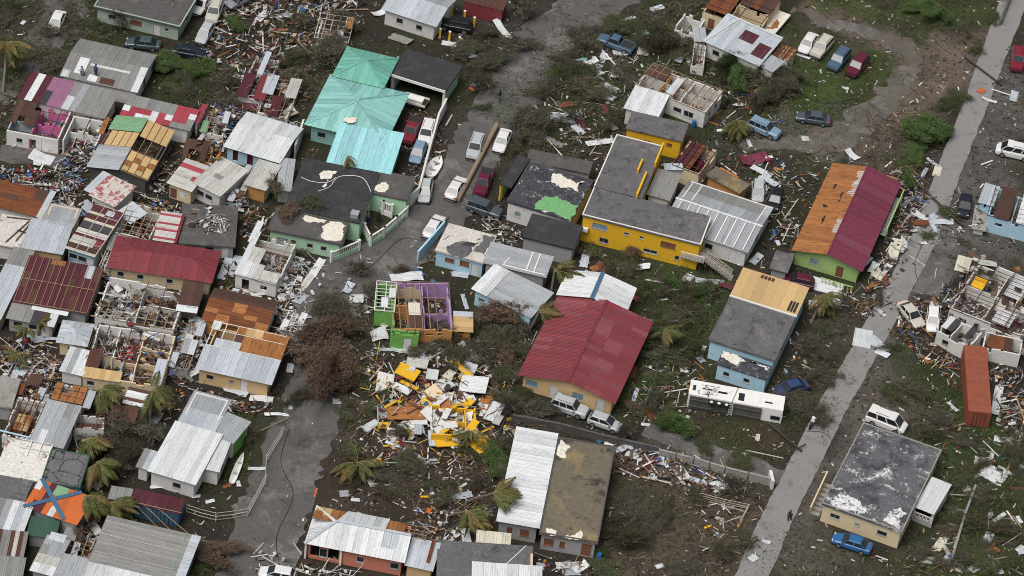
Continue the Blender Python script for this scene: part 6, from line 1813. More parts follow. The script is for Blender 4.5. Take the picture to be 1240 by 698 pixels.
def balustrade(label, pts, h=1.1, code='white_paint', low='wN', zt=.0):
    root = link('balustrade', None, None, Matrix.Translation(G(pts[0])))
    tag(root, label, 'balustrade', 'white balustrades of the mint house')
    o = root.location
    W_ = [G(p, 0) - o for p in pts]
    for a, b in zip(W_, W_[1:]):
        d = b - a
        ang = math.atan2(d.y, d.x)
        m = Matrix.Translation(a) @ Matrix.Rotation(ang, 4, 'Z')
        mb = MB(); mb.box((d.length / 2, 0, h * .2), (d.length, .16, h * .4)); put('base_wall', mb, low, root, m)
        mb = MB(); mb.box((d.length / 2, 0, h), (d.length, .2, .12)); put('handrail', mb, code, root, m)
        n = max(3, int(d.length / .3))
        bm_ = bar_mesh(h * .6, .1, .1, code)
        for i in range(n):
            link('baluster', bm_, root, m @ Matrix.Translation((d.length * (i + .5) / n, 0, h * .68)) @ Matrix.Rotation(math.pi / 2, 4, 'Y'))
        for e in (0.0, d.length):
            mb = MB(); mb.box((e, 0, h * .55), (.28, .28, h * 1.1)); mb.box((e, 0, h * 1.12), (.34, .34, .08)); put('post', mb, code, root, m)


balustrade('white balustrade outside the mint house front, ending at the road', [px('s', 470, 640), px('s', 625, 575)], 1.5)
balustrade('white balustrade curving round the mint house courtyard', [px('s', 655, 480), px('s', 690, 548), px('s', 765, 500), px('s', 835, 440), px('s', 895, 385)], 1.5)
balustrade('upper white balustrade inside the mint house courtyard', [px('s', 690, 310), px('s', 760, 370), px('s', 810, 390)], 1.9, low='white_paint')
run_wall('driveway_wall', 'white driveway wall along the road below the garage', [px('b', 668, 385), px('b', 640, 440), px('b', 605, 570), px('b', 570, 700), px('s', 905, 330)], 1.7, .2, 'wW')
run_wall('yard_wall', 'pale blue yard wall between the white sedan and the light blue house', [px('t', 222, 388), px('t', 160, 460), px('t', 98, 530)], 1.5, .18, 'wS', segs=2)
run_wall('retaining_wall', 'long low grey wall behind the white and mossy roofs', [px('k', 0, 150), px('k', 170, 182), px('k', 330, 225), px('k', 515, 265)], .9, .25, 'c8')
run_wall('block_wall', 'low pale wall of separate panels along the side lane', [px('k', 515, 275), px('k', 640, 305), px('k', 750, 338), px('k', 915, 378)], 1.0, .2, 'c7', segs=2, gap=.06)
run_wall('corner_wall', 'short white wall stub where the side lane meets the concrete road', [px('k', 905, 352), px('k', 915, 392)], 1.2, .3, 'wW', segs=1)
run_wall('roadside_wall', 'low dark wall on the upper verge of the concrete road', [px('d', 880, 0), px('d', 845, 90)], .7, .25, 'c8')
run_wall('white_annex_wall', 'narrow white wall beside the alley below the teal house', [px('b', 165, 470), px('b', 135, 560)], 2.2, .2, 'wW', segs=1)
run_wall('fallen_fence_wall', 'thin grey wall line crossing the debris field', [px('Z', 530, 240), px('Z', 470, 400), px('Z', 400, 640)], .9, .2, 'c7', gap=.05)


def post_fence(label, pts, h, code, name='wire_fence', tilt=.0):
    root = link(name, None, None, Matrix.Translation(G(pts[0])))
    tag(root, label, 'fence')
    o = root.location
    W_ = [G(p) - o for p in pts]
    for a, b in zip(W_, W_[1:]):
        d = b - a
        n = max(1, round(d.length / 2.5))
        for i in range(n + 1):
            p = a.lerp(b, i / n)
            mb = MB(); mb.tube([p, p + Vector((rnd.uniform(-.15, .15), rnd.uniform(-.2, .1) - tilt, h))], [.045, .045], 6); put('post', mb, code, root)
        for z_ in (.25, h * .6, h):
            mb = MB(); mb.tube([a + Vector((0, -tilt * z_, z_)), a.lerp(b, .5) + Vector((0, -tilt * z_, z_ - .1)), b + Vector((0, -tilt * z_, z_))], [.035] * 3, 5); put('rail', mb, code, root)


post_fence('bent grey wire fence round the yard of the white L-shaped house', [px('i', 655, 475), px('i', 760, 505), px('i', 872, 488), px('i', 935, 370), px('j', 35, 300), px('j', 95, 200)], 1.3, 'pale_timber')
post_fence('dark green fence posts near the overturned trailer', [px('D', 135, 0), px('D', 90, 160), px('D', 25, 340)], 1.5, 'n')
post_fence('broken grey pipe fence beside the stone steps in the brown yard', [px('k', 660, 425), px('k', 830, 465), px('k', 800, 520)], .9, 'pale_timber')

for i, (t_, x_, y_) in enumerate((('b', 690, 55), ('b', 733, 72), ('b', 767, 95), ('b', 647, 135), ('b', 680, 145), ('b', 715, 165))):
    r_ = link('bollard', None, None, Matrix.Translation(G(px(t_, x_, y_))))
    tag(r_, 'yellow square post, %s, beside the black off-road car' % ('first of the back row', 'middle of the back row', 'last of the back row', 'first of the front row', 'middle of the front row', 'last of the front row')[i], 'bollard', 'yellow posts by the white house')
    mb = MB(); mb.box((0, 0, .75), (.26, .26, 1.5)); put('shaft', mb, 'wY', r_)
    mb = MB(); mb.box((0, 0, 1.53), (.32, .32, .08)); put('cap', mb, 'white_paint', r_)
    mb = MB(); mb.box((0, 0, .06), (.36, .36, .12)); put('base', mb, 'c7', r_)


def pole(label, a, b, r, code, za=.3, zb=.3, cross=False, name='utility_pole'):
    A_, B_ = G(a, za), G(b, zb)
    root = link(name, None, None, Matrix.Translation((A_.x, A_.y, 0)))
    tag(root, label, 'pole')
    o = root.location
    mb = MB(); mb.tube([A_ - o, (A_ - o).lerp(B_ - o, .33) + Vector((0, 0, .03)), (A_ - o).lerp(B_ - o, .66), B_ - o], [r, r * .96, r * .9, r * .82], 10)
    put('shaft', mb, code, root)
    if cross:
        d = (B_ - A_).normalized(); n_ = Vector((-d.y, d.x, 0))
        c_ = (A_ - o).lerp(B_ - o, .92)
        mb = MB(); mb.bar(c_ - n_ * 1.1 + Vector((0, 0, r)), c_ + n_ * 1.1 + Vector((0, 0, r)), .12, .12); put('cross_arm', mb, code, root)
    return root


pole('thick pale broken trunk lying along the road between parked cars', px('b', 848, 440), px('b', 712, 705), .33, 'pole_wood', .6, .4, name='fallen_trunk')
pole('black pole fallen across the concrete road near its top', px('d', 720, 200), px('d', 850, 298), .14, 'dark_pole', cross=True)
pole('dark pole lying beside the overturned trailer towards the road', px('D', 745, 335), px('D', 935, 495), .16, 'dark_pole', cross=True)
pole('long dark pole fallen diagonally over wreckage beside the lime house', px('B', 265, 120), px('B', 550, 380), .14, 'dark_pole', .5, .4)
pole('dark pole lying beside the shattered yellow house', px('y', 860, 370), px('y', 740, 660), .16, 'dark_pole')
for i, (a_, b_, l_) in enumerate(((px('i', 470, 440), px('i', 560, 530), 'first bamboo pole leaning on the blue container'), (px('i', 500, 440), px('i', 610, 545), 'second bamboo pole leaning on the blue container'), (px('i', 545, 450), px('i', 690, 570), 'longest bamboo pole reaching from the blue container to the ground'), (px('i', 470, 438), px('i', 640, 475), 'bamboo pole lying along the top edge of the blue container'))):
    pole(l_, a_, b_, .06, 'pole_wood', 2.3, .1 if i < 3 else 2.3, name='bamboo_pole')
pole('bamboo pole on the ground below the blue container', px('i', 680, 565), px('i', 775, 585), .06, 'pole_wood', .1, .1, name='bamboo_pole')


# ------------------------------------------------------------------ people
def person(label, p, z, shirt, trousers, pose, turn, hat=None):
    w = G(p, z)
    J = {
        'stand': dict(pel=(0, 0, .93), che=(0, .02, 1.38), nek=(0, .03, 1.52), hea=(0, .05, 1.68), sh=.19, el=(.27, .02, 1.12), ha=(.27, .14, .88), kn=(.12, .05, .5), an=(.13, 0, .08), to=(.14, .17, .04)),
        'walk': dict(pel=(0, 0, .92), che=(0, .06, 1.36), nek=(0, .08, 1.5), hea=(0, .12, 1.66), sh=.19, el=(.26, .1, 1.12), ha=(.25, .28, .96), kn=(.11, .16, .5), an=(.12, -.06, .08), to=(.13, .1, .04)),
        'crouch': dict(pel=(0, 0, .38), che=(0, .28, .72), nek=(0, .36, .82), hea=(0, .46, .92), sh=.19, el=(.28, .46, .5), ha=(.2, .66, .2), kn=(.17, .36, .46), an=(.16, .02, .08), to=(.17, .2, .04)),
    }[pose]
    vs, es, rs = [], [], []

    def v(q, r, par=None):
        vs.append(q); rs.append(r)
        if par is not None:
            es.append((par, len(vs) - 1))
        return len(vs) - 1
    pel = v(J['pel'], .15)
    wa = v(tuple((a + b) / 2 for a, b in zip(J['pel'], J['che'])), .13, pel)
    ch = v(J['che'], .155, wa); nk = v(J['nek'], .06, ch); hd = v(J['hea'], .105, nk)
    v((J['hea'][0], J['hea'][1] + .01, J['hea'][2] + .12), .085, hd)
    for s_ in (-1, 1):
        f = lambda q, k=1: (q[0] * s_, q[1] * k, q[2])
        sw = 1
        if pose == 'walk' and s_ < 0:
            sw = -.6
        sh = v((J['sh'] * s_, J['che'][1], J['che'][2] + .05), .075, ch)
        el = v(f(J['el'], sw), .05, sh); ha = v(f(J['ha'], sw), .04, el); v((J['ha'][0] * s_, J['ha'][1] * sw + .06, J['ha'][2] - .05), .03, ha)
        hp = v((.10 * s_, J['pel'][1], J['pel'][2] - .06), .10, pel)
        kn = v(f(J['kn'], sw), .07, hp); an = v(f(J['an'], 4 if (pose == 'walk' and s_ < 0) else 1), .045, kn); t0 = J['to']
        v((t0[0] * s_, t0[1] - (.35 if (pose == 'walk' and s_ < 0) else 0), t0[2]), .04, an)
    me = bpy.data.meshes.new('person')
    me.from_pydata(vs, es, [])
    me.materials.append(MATS['cloth_' + shirt])
    o = link('person', me, None, Matrix.Translation((w.x, w.y, z)) @ Matrix.Rotation(turn, 4, 'Z'))
    sk = o.modifiers.new('skin', 'SKIN')
    for i, sv in enumerate(me.skin_vertices[0].data):
        sv.radius = (rs[i], rs[i])
        sv.use_root = i == 0
    o.modifiers.new('smooth', 'SUBSURF').levels = 1
    o.modifiers['smooth'].render_levels = 2
    tag(o, label, 'person')
    hm = MB(); q = J['hea']
    for i in range(4):
        pass
    hm.tube([(q[0], q[1] - .03, q[2] + .0), (q[0], q[1] - .02, q[2] + .12), (q[0], q[1] - .01, q[2] + .19), (q[0], q[1], q[2] + .215)], [.10, .125, .09, .02], 10)
    put('hair' if not hat else 'cap', hm, hat or 'dark_plastic', o)
    lm = MB()
    for s_ in (-1, 1):
        sw = -.6 if (pose == 'walk' and s_ < 0) else 1
        kq = (J['kn'][0] * s_, J['kn'][1] * sw, J['kn'][2])
        aq = (J['an'][0] * s_, J['an'][1] * (4 if sw < 0 else 1), J['an'][2] + .05)
        lm.tube([(.09 * s_, J['pel'][1], J['pel'][2] + .04), ((.09 * s_ + kq[0]) / 2, (J['pel'][1] + kq[1]) / 2, (J['pel'][2] + kq[2]) / 2), kq, aq], [.14, .12, .092, .075], 9)
    put('trousers', lm, 'cloth_' + trousers, o)
    sm = MB(); sm.tube([(0, J['hea'][1] + .055, J['hea'][2] - .09), (0, J['hea'][1] + .075, J['hea'][2]), (0, J['hea'][1] + .06, J['hea'][2] + .09)], [.05, .085, .06], 8); put('face', sm, 'skin', o)
    return o


for n_, c_ in (('white', (.6, .6, .6)), ('dark', (.03, .03, .035)), ('blue', (.04, .07, .2)), ('orange', (.6, .17, .03)), ('green', (.1, .3, .1)), ('grey', (.2, .2, .2)), ('red', (.4, .03, .03)), ('tan', (.35, .27, .18))):
    M('cloth_' + n_, c_, rough=.9, var=.03, spec=.1)
M('skin', (.12, .065, .04), rough=.6, var=0)
person('person in dark clothes standing on the concrete road', px('l', 103, 505), 0.02, 'dark', 'dark', 'walk', 2.6)
person('person in grey shirt kneeling on the dull grey gable roof', px('a', 291, 266), 2.7, 'grey', 'dark', 'crouch', .4)
person('person in blue standing on the dull grey gable roof', px('a', 337, 268), 2.65, 'blue', 'dark', 'stand', -.4)
person('person in orange crouching on the pale metal roof', px('n', 662, 345), 2.95, 'orange', 'green', 'crouch', -1.2, 'cloth_orange')
person('person in dark clothes walking at the roadside above the fallen trunk', px('b', 857, 358), 0.02, 'dark', 'grey', 'stand', .8)
person('person in red shirt in the littered yard below the maroon roof', px('p', 148, 385), 0.02, 'red', 'blue', 'stand', .5)
person('person in dark shirt inside the mint house courtyard', px('s', 738, 415), 0.02, 'dark', 'dark', 'stand', 2.8)
person('person in tan shirt by the mint house gate', px('s', 672, 415), 0.02, 'tan', 'blue', 'stand', 3.0)
# rider on a white scooter
c_ = G(px('l', 183, 172))
sc_ = link('scooter', None, None, Matrix.Translation((c_.x, c_.y, .02)) @ Matrix.Rotation(math.radians(65), 4, 'Z'))
tag(sc_, 'small scooter with a rider in white on the concrete road', 'scooter')
for x_ in (-.6, .6):
    t = MB(); t.tube([(x_, -.06, .26), (x_, .06, .26)], [.26, .26], 12); put('wheel', t, 'tyre', sc_)
mb = MB(); mb.bar((-.6, 0, .4), (.1, 0, .4), .22, .2); mb.bar((.5, 0, .4), (.42, 0, 1.0), .1, .1); mb.bar((.1, 0, .3), (.5, 0, .4), .2, .1); put('body', mb, 'dark_plastic', sc_)
mb = MB(); mb.box((-.3, 0, .62), (.7, .26, .12)); put('seat', mb, 'dark_plastic', sc_)
mb = MB(); mb.bar((.42, -.35, 1.02), (.42, .35, 1.02), .04, .04); put('handlebar', mb, 'rim', sc_)
person('person in white riding the scooter on the concrete road', px('l', 184, 160), .32, 'white', 'white', 'crouch', math.radians(65) - math.pi / 2)

# water barrels
def barrel(label, p, code, z=0):
    w = G(p, z)
    r_ = link('water_barrel', None, None, Matrix.Translation((w.x, w.y, z)))
    tag(r_, label, 'barrel')
    mb = MB(); mb.tube([(0, 0, 0), (0, 0, .08), (0, 0, .3), (0, 0, .33), (0, 0, .6), (0, 0, .63), (0, 0, .88), (0, 0, .95)], [.27, .29, .29, .31, .31, .29, .29, .27], 14); put('drum', mb, code, r_)
    mb = MB(); mb.tube([(0, 0, .952), (0, 0, .985)], [.25, .25], 14); put('lid', mb, code, r_)


M('barrel_blue', (.03, .12, .33), rough=.45)
M('barrel_black', (.02, .02, .02), rough=.45)
barrel('blue water barrel before the long roofless white house', px('u', 328, 622), 'barrel_blue')
barrel('dark blue tub behind the bright yellow house annex', px('v', 422, 100), 'barrel_blue')
barrel('black barrel beside the grey bush near the light blue wagon', px('u', 578, 560), 'barrel_black')
barrel('black barrel lying with white cans near the light blue wagon', px('u', 555, 585), 'barrel_black')
barrel('blue barrel in the heap of the shattered yellow house', px('y', 398, 350), 'barrel_blue')
barrel('blue barrel beside the white house near the green roof patch', px('t', 538, 330), 'barrel_blue')
barrel('blue barrel at the foot of the mossy flat-roofed building', px('k', 306, 640), 'barrel_blue')


# ------------------------------------------------------------------ plants
LEAF = [(.045, .068, .018), (.062, .08, .024), (.032, .048, .015), (.08, .088, .034), (.06, .05, .028)]
GREY_L = [(.075, .072, .05), (.062, .066, .036), (.044, .05, .025), (.095, .088, .066)]
BRN_L = [(.14, .085, .06), (.10, .062, .045), (.17, .115, .08), (.07, .05, .036)]
GRN_L = [(.05, .10, .022), (.07, .12, .03), (.035, .07, .018), (.09, .125, .04)]


def bare_tree(seed, size, leafy, flat=.55, nlimb=9, lean=0.0):
    """trunk with limbs, and a crown of twigs and tattered leaves, as two meshes at the origin"""
    r = random.Random(seed)
    T_, C_ = MB(), MB()
    T_.col = (.11, .085, .065)
    tops = []

    def grow(p, d, l, rad, depth):
        pts, q = [p], p.copy()
        dd = d.normalized()
        for k in range(3):
            dd = (dd + Vector((r.gauss(0, .22), r.gauss(0, .22), r.gauss(0, .16)))).normalized()
            q = q + dd * l / 3
            if q.z < .1:
                q.z = .1
            pts.append(q.copy())
        T_.col = r.choice([(.14, .11, .09), (.08, .064, .05), (.22, .18, .15)])
        T_.tube(pts, [rad, rad * .85, rad * .7, rad * .5], 5 if depth < 2 else 3, cap=depth < 1)
        tops.append((pts[2], dd)); tops.append((pts[3], dd))
        if depth < 3:
            for k in range(r.choice((2, 3)) if depth else nlimb):
                b = pts[r.choice((1, 2, 3))] if depth else pts[r.choice((1, 2, 3, 3))]
                az = r.uniform(0, 6.28)
                nd = (dd * .7 + Vector((math.cos(az), math.sin(az), r.uniform(-.25, .6) * flat * 2))).normalized()
                grow(b, nd, l * r.uniform(.55, .85), rad * .5, depth + 1)
    grow(Vector((0, 0, 0)), Vector((lean, lean * .4, 1)), size * .38, size * .035, 0)
    for (p, d) in tops:
        for k in range(6):
            e = (d + Vector((r.gauss(0, .7), r.gauss(0, .7), r.gauss(0, .5)))).normalized()
            l = r.uniform(.3, .9) * size / 5
            g_ = r.uniform(.5, 1.3); c = r.choice(PAL['twig']); C_.col = tuple(x * g_ for x in c)
            q = p + e * l
            if q.z < .05: q.z = .05
            s_ = e.orthogonal().normalized() * .022
            C_.add([tuple(p - s_), tuple(p + s_), tuple(q)], ((0, 1, 2),))
            for j in range(leafy[0]):
                t = r.uniform(.3, 1.1)
                o = p.lerp(q, t) + Vector((r.gauss(0, .15), r.gauss(0, .15), r.gauss(0, .1))) * size / 5
                if o.z < .03: o.z = .03
                lc = r.choice(leafy[1]); kk = r.uniform(.6, 1.5); C_.col = (lc[0] * kk, lc[1] * kk, lc[2] * kk)
                a1 = Vector((r.gauss(0, 1), r.gauss(0, 1), r.gauss(0, .6))).normalized(); b1 = a1.orthogonal().normalized()
                sz = r.uniform(.05, .14)
                C_.add([tuple(o - a1 * sz), tuple(o + b1 * sz * .5), tuple(o + a1 * sz), tuple(o - b1 * sz * .5)], ((0, 1, 2, 3),))
    return T_.mesh('trunk', 'plant', True), C_.mesh('crown', 'plant', True)


TREES = {'bare': [bare_tree(1, 5, (1, GREY_L)), bare_tree(2, 5, (1, LEAF), .4), bare_tree(3, 5, (2, GREY_L), .3, 10, .8)],
         'brown': [bare_tree(4, 5, (5, BRN_L), .6, 11), bare_tree(5, 5, (5, BRN_L), .45, 11, .6)],
         'green': [bare_tree(6, 5, (10, GRN_L), .6, 11), bare_tree(7, 5, (9, GRN_L), .45, 10)],
         'grey': [bare_tree(8, 5, (4, GREY_L), .5, 9), bare_tree(9, 5, (3, GREY_L + LEAF), .4, 8, .7), bare_tree(14, 5, (3, GREY_L), .3, 7, 1.0)],
         'scrub': [bare_tree(10, 5, (4, LEAF), .25, 7, .9), bare_tree(11, 5, (3, LEAF + BRN_L), .2, 6, 1.2), bare_tree(12, 5, (3, LEAF + GRN_L), .15, 5, 1.6), bare_tree(13, 5, (2, GREY_L + LEAF), .1, 6, 1.4)]}
DESC = {'bare': ('bare_tree', 'stripped bare tree', 'tree'), 'brown': ('withered_tree', 'withered brown fallen tree', 'tree'), 'green': ('leafy_bush', 'leafy green bush', 'bush'), 'grey': ('dusty_tree', 'dusty grey tree', 'tree'), 'scrub': ('scrub_bush', 'flattened scrub bush', 'bush')}


def tree(kind, p, size, z=0.0, flat=1.0):
    w = G(p, z)
    nm, ds, ct = DESC[kind]
    tm, cm = rnd.choice(TREES[kind])
    k = size / 5
    root = link(nm, None, None, Matrix.Translation((w.x, w.y, z)) @ Matrix.Rotation(rnd.uniform(0, 6.28), 4, 'Z') @ Matrix.Diagonal((k * rnd.uniform(.95, 1.5), k * rnd.uniform(.55, 1.0), k * flat * rnd.uniform(.6, 1.0), 1)))
    auto(root, ds, ct, 'storm-battered trees and bushes', w)
    link('trunk', tm, root); link('crown', cm, root)


for a in '''brown 385 452 7.5,brown 400 415 6.5,brown 372 440 6,brown 412 445 6,brown 395 470 6,bare 412 392 4.5,bare 392 385 5,grey 428 385 4,brown 412 470 5,bare 372 478 4,
bare 590 392 5,brown 602 395 5.5,grey 540 418 5,grey 525 408 4,bare 558 405 5,grey 548 432 4,bare 610 420 4.5,
grey 408 75 6,scrub 380 95 6,scrub 345 105 5,grey 425 50 5,bare 400 30 5,scrub 365 70 5,scrub 395 120 4,bare 370 35 4,scrub 330 30 4,
bare 632 25 6,bare 612 60 5,grey 598 85 5,bare 590 108 5,scrub 580 60 4,bare 628 8 5,grey 565 70 4,scrub 590 130 3.5,
scrub 690 85 5,scrub 700 115 5,grey 720 60 5,scrub 668 95 5,grey 690 140 4,bare 745 145 4,scrub 665 120 5,scrub 735 30 5,bare 730 160 4,grey 655 160 5,grey 640 175 5,bare 628 160 5,scrub 660 140 5,
grey 800 60 5.5,grey 825 70 5,scrub 810 40 5,scrub 780 15 5,scrub 820 20 5,scrub 835 80 4,scrub 790 85 3.5,green 882 92 5.5,green 890 105 5,grey 912 100 6,grey 925 112 5.5,grey 940 95 5.5,grey 935 125 4,grey 900 85 5,bare 950 115 5,grey 955 90 4,
green 1112 172 5,green 1125 160 5,green 1105 190 4,scrub 1090 205 4,scrub 1120 150 4,green 1098 222 3.5,scrub 1075 190 3,green 1140 170 3,green 1120 20 4,green 1140 25 3.5,green 1105 15 3.5,scrub 1160 35 4,scrub 1080 10 4,scrub 1195 20 4,scrub 1185 60 3.5,scrub 1160 130 4,scrub 1150 115 3.5,
scrub 800 395 5,bare 815 400 5,scrub 830 370 5,grey 795 440 5,scrub 775 345 5,scrub 850 350 4.5,bare 830 350 4,scrub 790 465 5,scrub 785 420 5,scrub 760 330 4,green 820 350 3.5,scrub 810 430 4,grey 780 480 4,scrub 735 320 4,brown 765 305 4,scrub 720 312 4,green 855 358 3,scrub 700 305 3.5,scrub 845 385 4,
grey 770 660 6,bare 755 640 6,scrub 720 690 4,green 720 670 3,bare 890 600 5,scrub 895 570 4,bare 900 665 4,
bare 148 545 6.5,bare 138 530 5.5,grey 158 528 5,grey 135 560 4,grey 175 505 4,bare 165 545 5,scrub 170 560 3.5,brown 262 690 4.5,brown 270 670 4,scrub 245 680 4,scrub 85 640 3.5,brown 95 655 3.5,
scrub 20 70 5,scrub 12 100 5,scrub 35 110 5,scrub 60 95 4.5,scrub 45 75 4,scrub 90 30 5,scrub 110 30 4.5,bare 55 40 4,bare 150 35 5,scrub 130 10 4,scrub 100 65 4,scrub 20 10 4.5,scrub 15 150 4,scrub 5 130 4,
green 195 85 4,green 208 80 3.5,green 230 90 4,scrub 200 110 4,green 250 85 3,scrub 270 95 4.5,green 285 35 4,scrub 295 25 4,scrub 260 80 3.5,scrub 220 120 3.5,
scrub 425 510 4,scrub 415 545 4,green 595 565 4,scrub 575 545 4,scrub 620 575 4,bare 610 580 4.5,bare 600 540 4,bare 585 590 4,scrub 545 590 4,scrub 490 600 3.5,scrub 510 570 4,scrub 425 490 3.5,scrub 440 470 4,bare 620 500 5,bare 625 460 4.5,bare 648 430 4,bare 632 405 4,brown 615 440 4,bare 640 505 4,
green 820 525 3.5,green 812 518 3,scrub 800 510 4,scrub 850 535 3,scrub 760 500 4,bare 760 530 4,bare 970 430 4,scrub 985 440 4,scrub 1000 455 3.5,scrub 1120 290 3,scrub 1140 255 3.5,scrub 1160 295 3,scrub 1060 360 3,
scrub 1150 590 4.5,scrub 1175 640 5,scrub 1160 670 5,scrub 1200 610 5,scrub 1225 640 5,scrub 1220 680 5,grey 1220 560 4,scrub 1190 560 4,scrub 1140 650 4,scrub 1110 600 3.5,scrub 1120 560 4,scrub 1230 600 4,bare 1130 680 3,scrub 1120 480 4,scrub 1140 530 4,scrub 1215 530 4,scrub 1090 530 3,scrub 1075 470 3.5,
scrub 530 290 3,scrub 520 310 4,scrub 555 300 3,scrub 490 325 3.5,bare 445 350 4,bare 438 335 4,scrub 640 190 4,green 1180 330 3,scrub 1085 420 3.5,scrub 1100 400 3.5,scrub 990 395 3,scrub 755 585 3,scrub 700 500 3,scrub 625 490 3.5,scrub 640 478 3,scrub 350 300 3,scrub 340 320 2.5,scrub 240 555 3,scrub 300 540 3.5,scrub 330 470 2.5'''.replace('\n', '').split(','):
    k_, x_, y_, s_ = a.split()
    tree(k_, (float(x_), float(y_)), float(s_), 0, .45 if k_ == 'scrub' else .75)
tree('scrub', px('s', 330, 290), 3.2, 3.15, .5); tree('brown', px('s', 235, 385), 3.2, 2.65, .5); tree('scrub', px('s', 190, 260), 4.5, 2.0, .5);
EXTRA = [((560, 60), (640, 0), (780, 0), (700, 190), (600, 180)), ((640, 60), (840, 20), (850, 100), (700, 200)), ((740, 300), (880, 330), (850, 440), (750, 500)), ((420, 480), (640, 540), (600, 620), (410, 600)), ((600, 380), (660, 380), (650, 520), (600, 520)), ((180, 75), (330, 75), (430, 40), (440, 110), (340, 150), (200, 125)), ((700, 590), (820, 570), (910, 610), (890, 698), (700, 698)), ((1100, 480), (1240, 500), (1240, 698), (1090, 698)), ((500, 380), (620, 380), (620, 440), (500, 440)), ((940, 400), (1010, 400), (990, 500), (950, 500)), ((0, 0), (160, 0), (90, 120), (0, 180))]
for i, poly in enumerate(EXTRA):
    W_ = [G(q) for q in poly]
    P2 = [(w.x, w.y) for w in W_]
    k = 0
    for tr_ in range(200):
        q = (rnd.uniform(min(a[0] for a in P2), max(a[0] for a in P2)), rnd.uniform(min(a[1] for a in P2), max(a[1] for a in P2)))
        c = False
        for a, b in zip(P2, P2[1:] + P2[:1]):
            if (a[1] > q[1]) != (b[1] > q[1]) and q[0] < (b[0] - a[0]) * (q[1] - a[1]) / (b[1] - a[1]) + a[0]:
                c = not c
        if c and not blocked(q, 2) and (int(math.floor(q[0] / .5)), int(math.floor(q[1] / .5))) not in ROADCELLS:
            tree(rnd.choice(('bare', 'bare', 'scrub', 'grey', 'bare')), S((q[0], q[1], 0)), rnd.uniform(3, 5), 0, .5)
            k += 1
            if k >= 9:
                break


def frond_mesh(seed, L_=3.0, dead=False):
    r = random.Random(seed)
    mb = MB()
    pts = []
    for i in range(8):
        t = i / 7
        pts.append(Vector((L_ * t * (1 - .12 * t), r.uniform(-.03, .03), .55 * t - 1.5 * t * t)))
    mb.col = (.26, .22, .09)
    mb.tube(pts, [.04, .035, .03, .026, .022, .018, .013, .008], 4)
    for i in range(46):
        t = .12 + .88 * i / 45
        k = t * 7; j = min(int(k), 6)
        p = pts[j].lerp(pts[j + 1], k - j)
        d = (pts[j + 1] - pts[j]).normalized()
        l = (.75 * math.sin(math.pi * min(1, t * .85 + .18)) + .15) * r.uniform(.75, 1.1)
        for s_ in (-1, 1):
            side = Vector((0, s_, 0))
            e = (d * .75 + side * .75 + Vector((0, 0, -.35 + r.uniform(-.2, .1)))).normalized()
            g = r.uniform(.6, 1.35)
            base = (.16, .12, .045) if (dead or r.random() < .14) else r.choice([(.075, .095, .025), (.11, .125, .036), (.05, .068, .019)])
            mb.col = tuple(x * g for x in base)
            n_ = e.cross(Vector((0, 0, 1))).normalized() * .035
            q = p + e * l + Vector((0, 0, -.12))
            m_ = p + e * l * .5
            mb.add([tuple(p), tuple(m_ + n_), tuple(q), tuple(m_ - n_)], ((0, 1, 2, 3),))
    return mb.mesh('frond', 'plant', True)


FRONDS = [frond_mesh(i, 3.0, i == 3) for i in range(4)]


def palm(p, z, wind, label, base=None, n=15, size=1.0, spread=1.1):
    """crown at photograph point p and height z, fronds swept towards world angle wind (degrees)"""
    w = G(p, z)
    b = G(base, 0) if base else Vector((w.x - .4, w.y, 0))
    root = link('palm_tree', None, None, Matrix.Translation((b.x, b.y, 0)))
    tag(root, label, 'palm tree', 'palms swept by the storm')
    c = w - Vector((b.x, b.y, 0))
    mb = MB(); mb.col = (.17, .14, .11)
    mb.tube([Vector((0, 0, -.05)), c * .35 + Vector((0, 0, .1)), c * .7, c], [.2, .16, .14, .13], 8)
    put('trunk', mb, 'plant', root, color=True)
    for i in range(n):
        az = math.radians(wind) + rnd.gauss(0, spread * .55)
        el = rnd.uniform(-.6, .55)
        k = size * rnd.uniform(.9, 1.3)
        link('frond', rnd.choice(FRONDS), root, Matrix.Translation(c + Vector((0, 0, rnd.uniform(-.1, .15)))) @ Matrix.Rotation(az, 4, 'Z') @ Matrix.Rotation(-el, 4, 'Y') @ Matrix.Rotation(rnd.gauss(0, .5), 4, 'X') @ Matrix.Scale(k, 4))


palm(px('q', 560, 150), 3.2, -20, 'palm bent over the ruined rooms above the rusty shed', base=px('q', 560, 215))
palm(px('q', 860, 150), 4.2, 0, 'upright palm with bare trunk beside the white L-shaped house', base=px('q', 840, 370), n=12)
palm(px('q', 465, 435), 2.5, -45, 'ragged palm between the cracked grey roof and dead trees', base=px('q', 440, 480))
palm(px('q', 545, 560), 3.0, -30, 'bushy palm above the orange-crossed roof', base=px('q', 560, 680), n=18)
palm(px('r', 480, 245), 3.2, -30, 'palm crown blown over the corner of the orange-crossed roof', base=px('r', 470, 400), n=18)
palm(px('r', 620, 290), 2.6, -20, 'palm with drooping fronds above the broad grey roof', base=px('r', 600, 380), n=12)
palm(px('E', 390, 190), 3.9, -5, 'upper of two toppled palms reaching over the long white roof', base=px('E', 230, 240), n=18)
palm(px('E', 225, 300), 2.6, -35, 'lower of two toppled palms beside the cream shed roof', base=px('E', 110, 330), n=18)
palm(px('g', 150, 285), 3.6, 0, 'palm beside the white back roof of the red gable house', base=px('g', 135, 380), n=14)
palm(px('g', 95, 430), 3.2, 20, 'palm leaning over the red gable roof edge', base=px('g', 60, 500), n=13, size=.9)
palm(px('j', 355, 300), 1.2, -70, 'fallen palm crown in the brown yard above the salmon house', n=15, spread=2.2)
palm(px('a', 25, 150), 4.0, -70, 'dark drooping palm at the edge beside the muddy track', base=px('a', 10, 330), n=16, size=1.1)
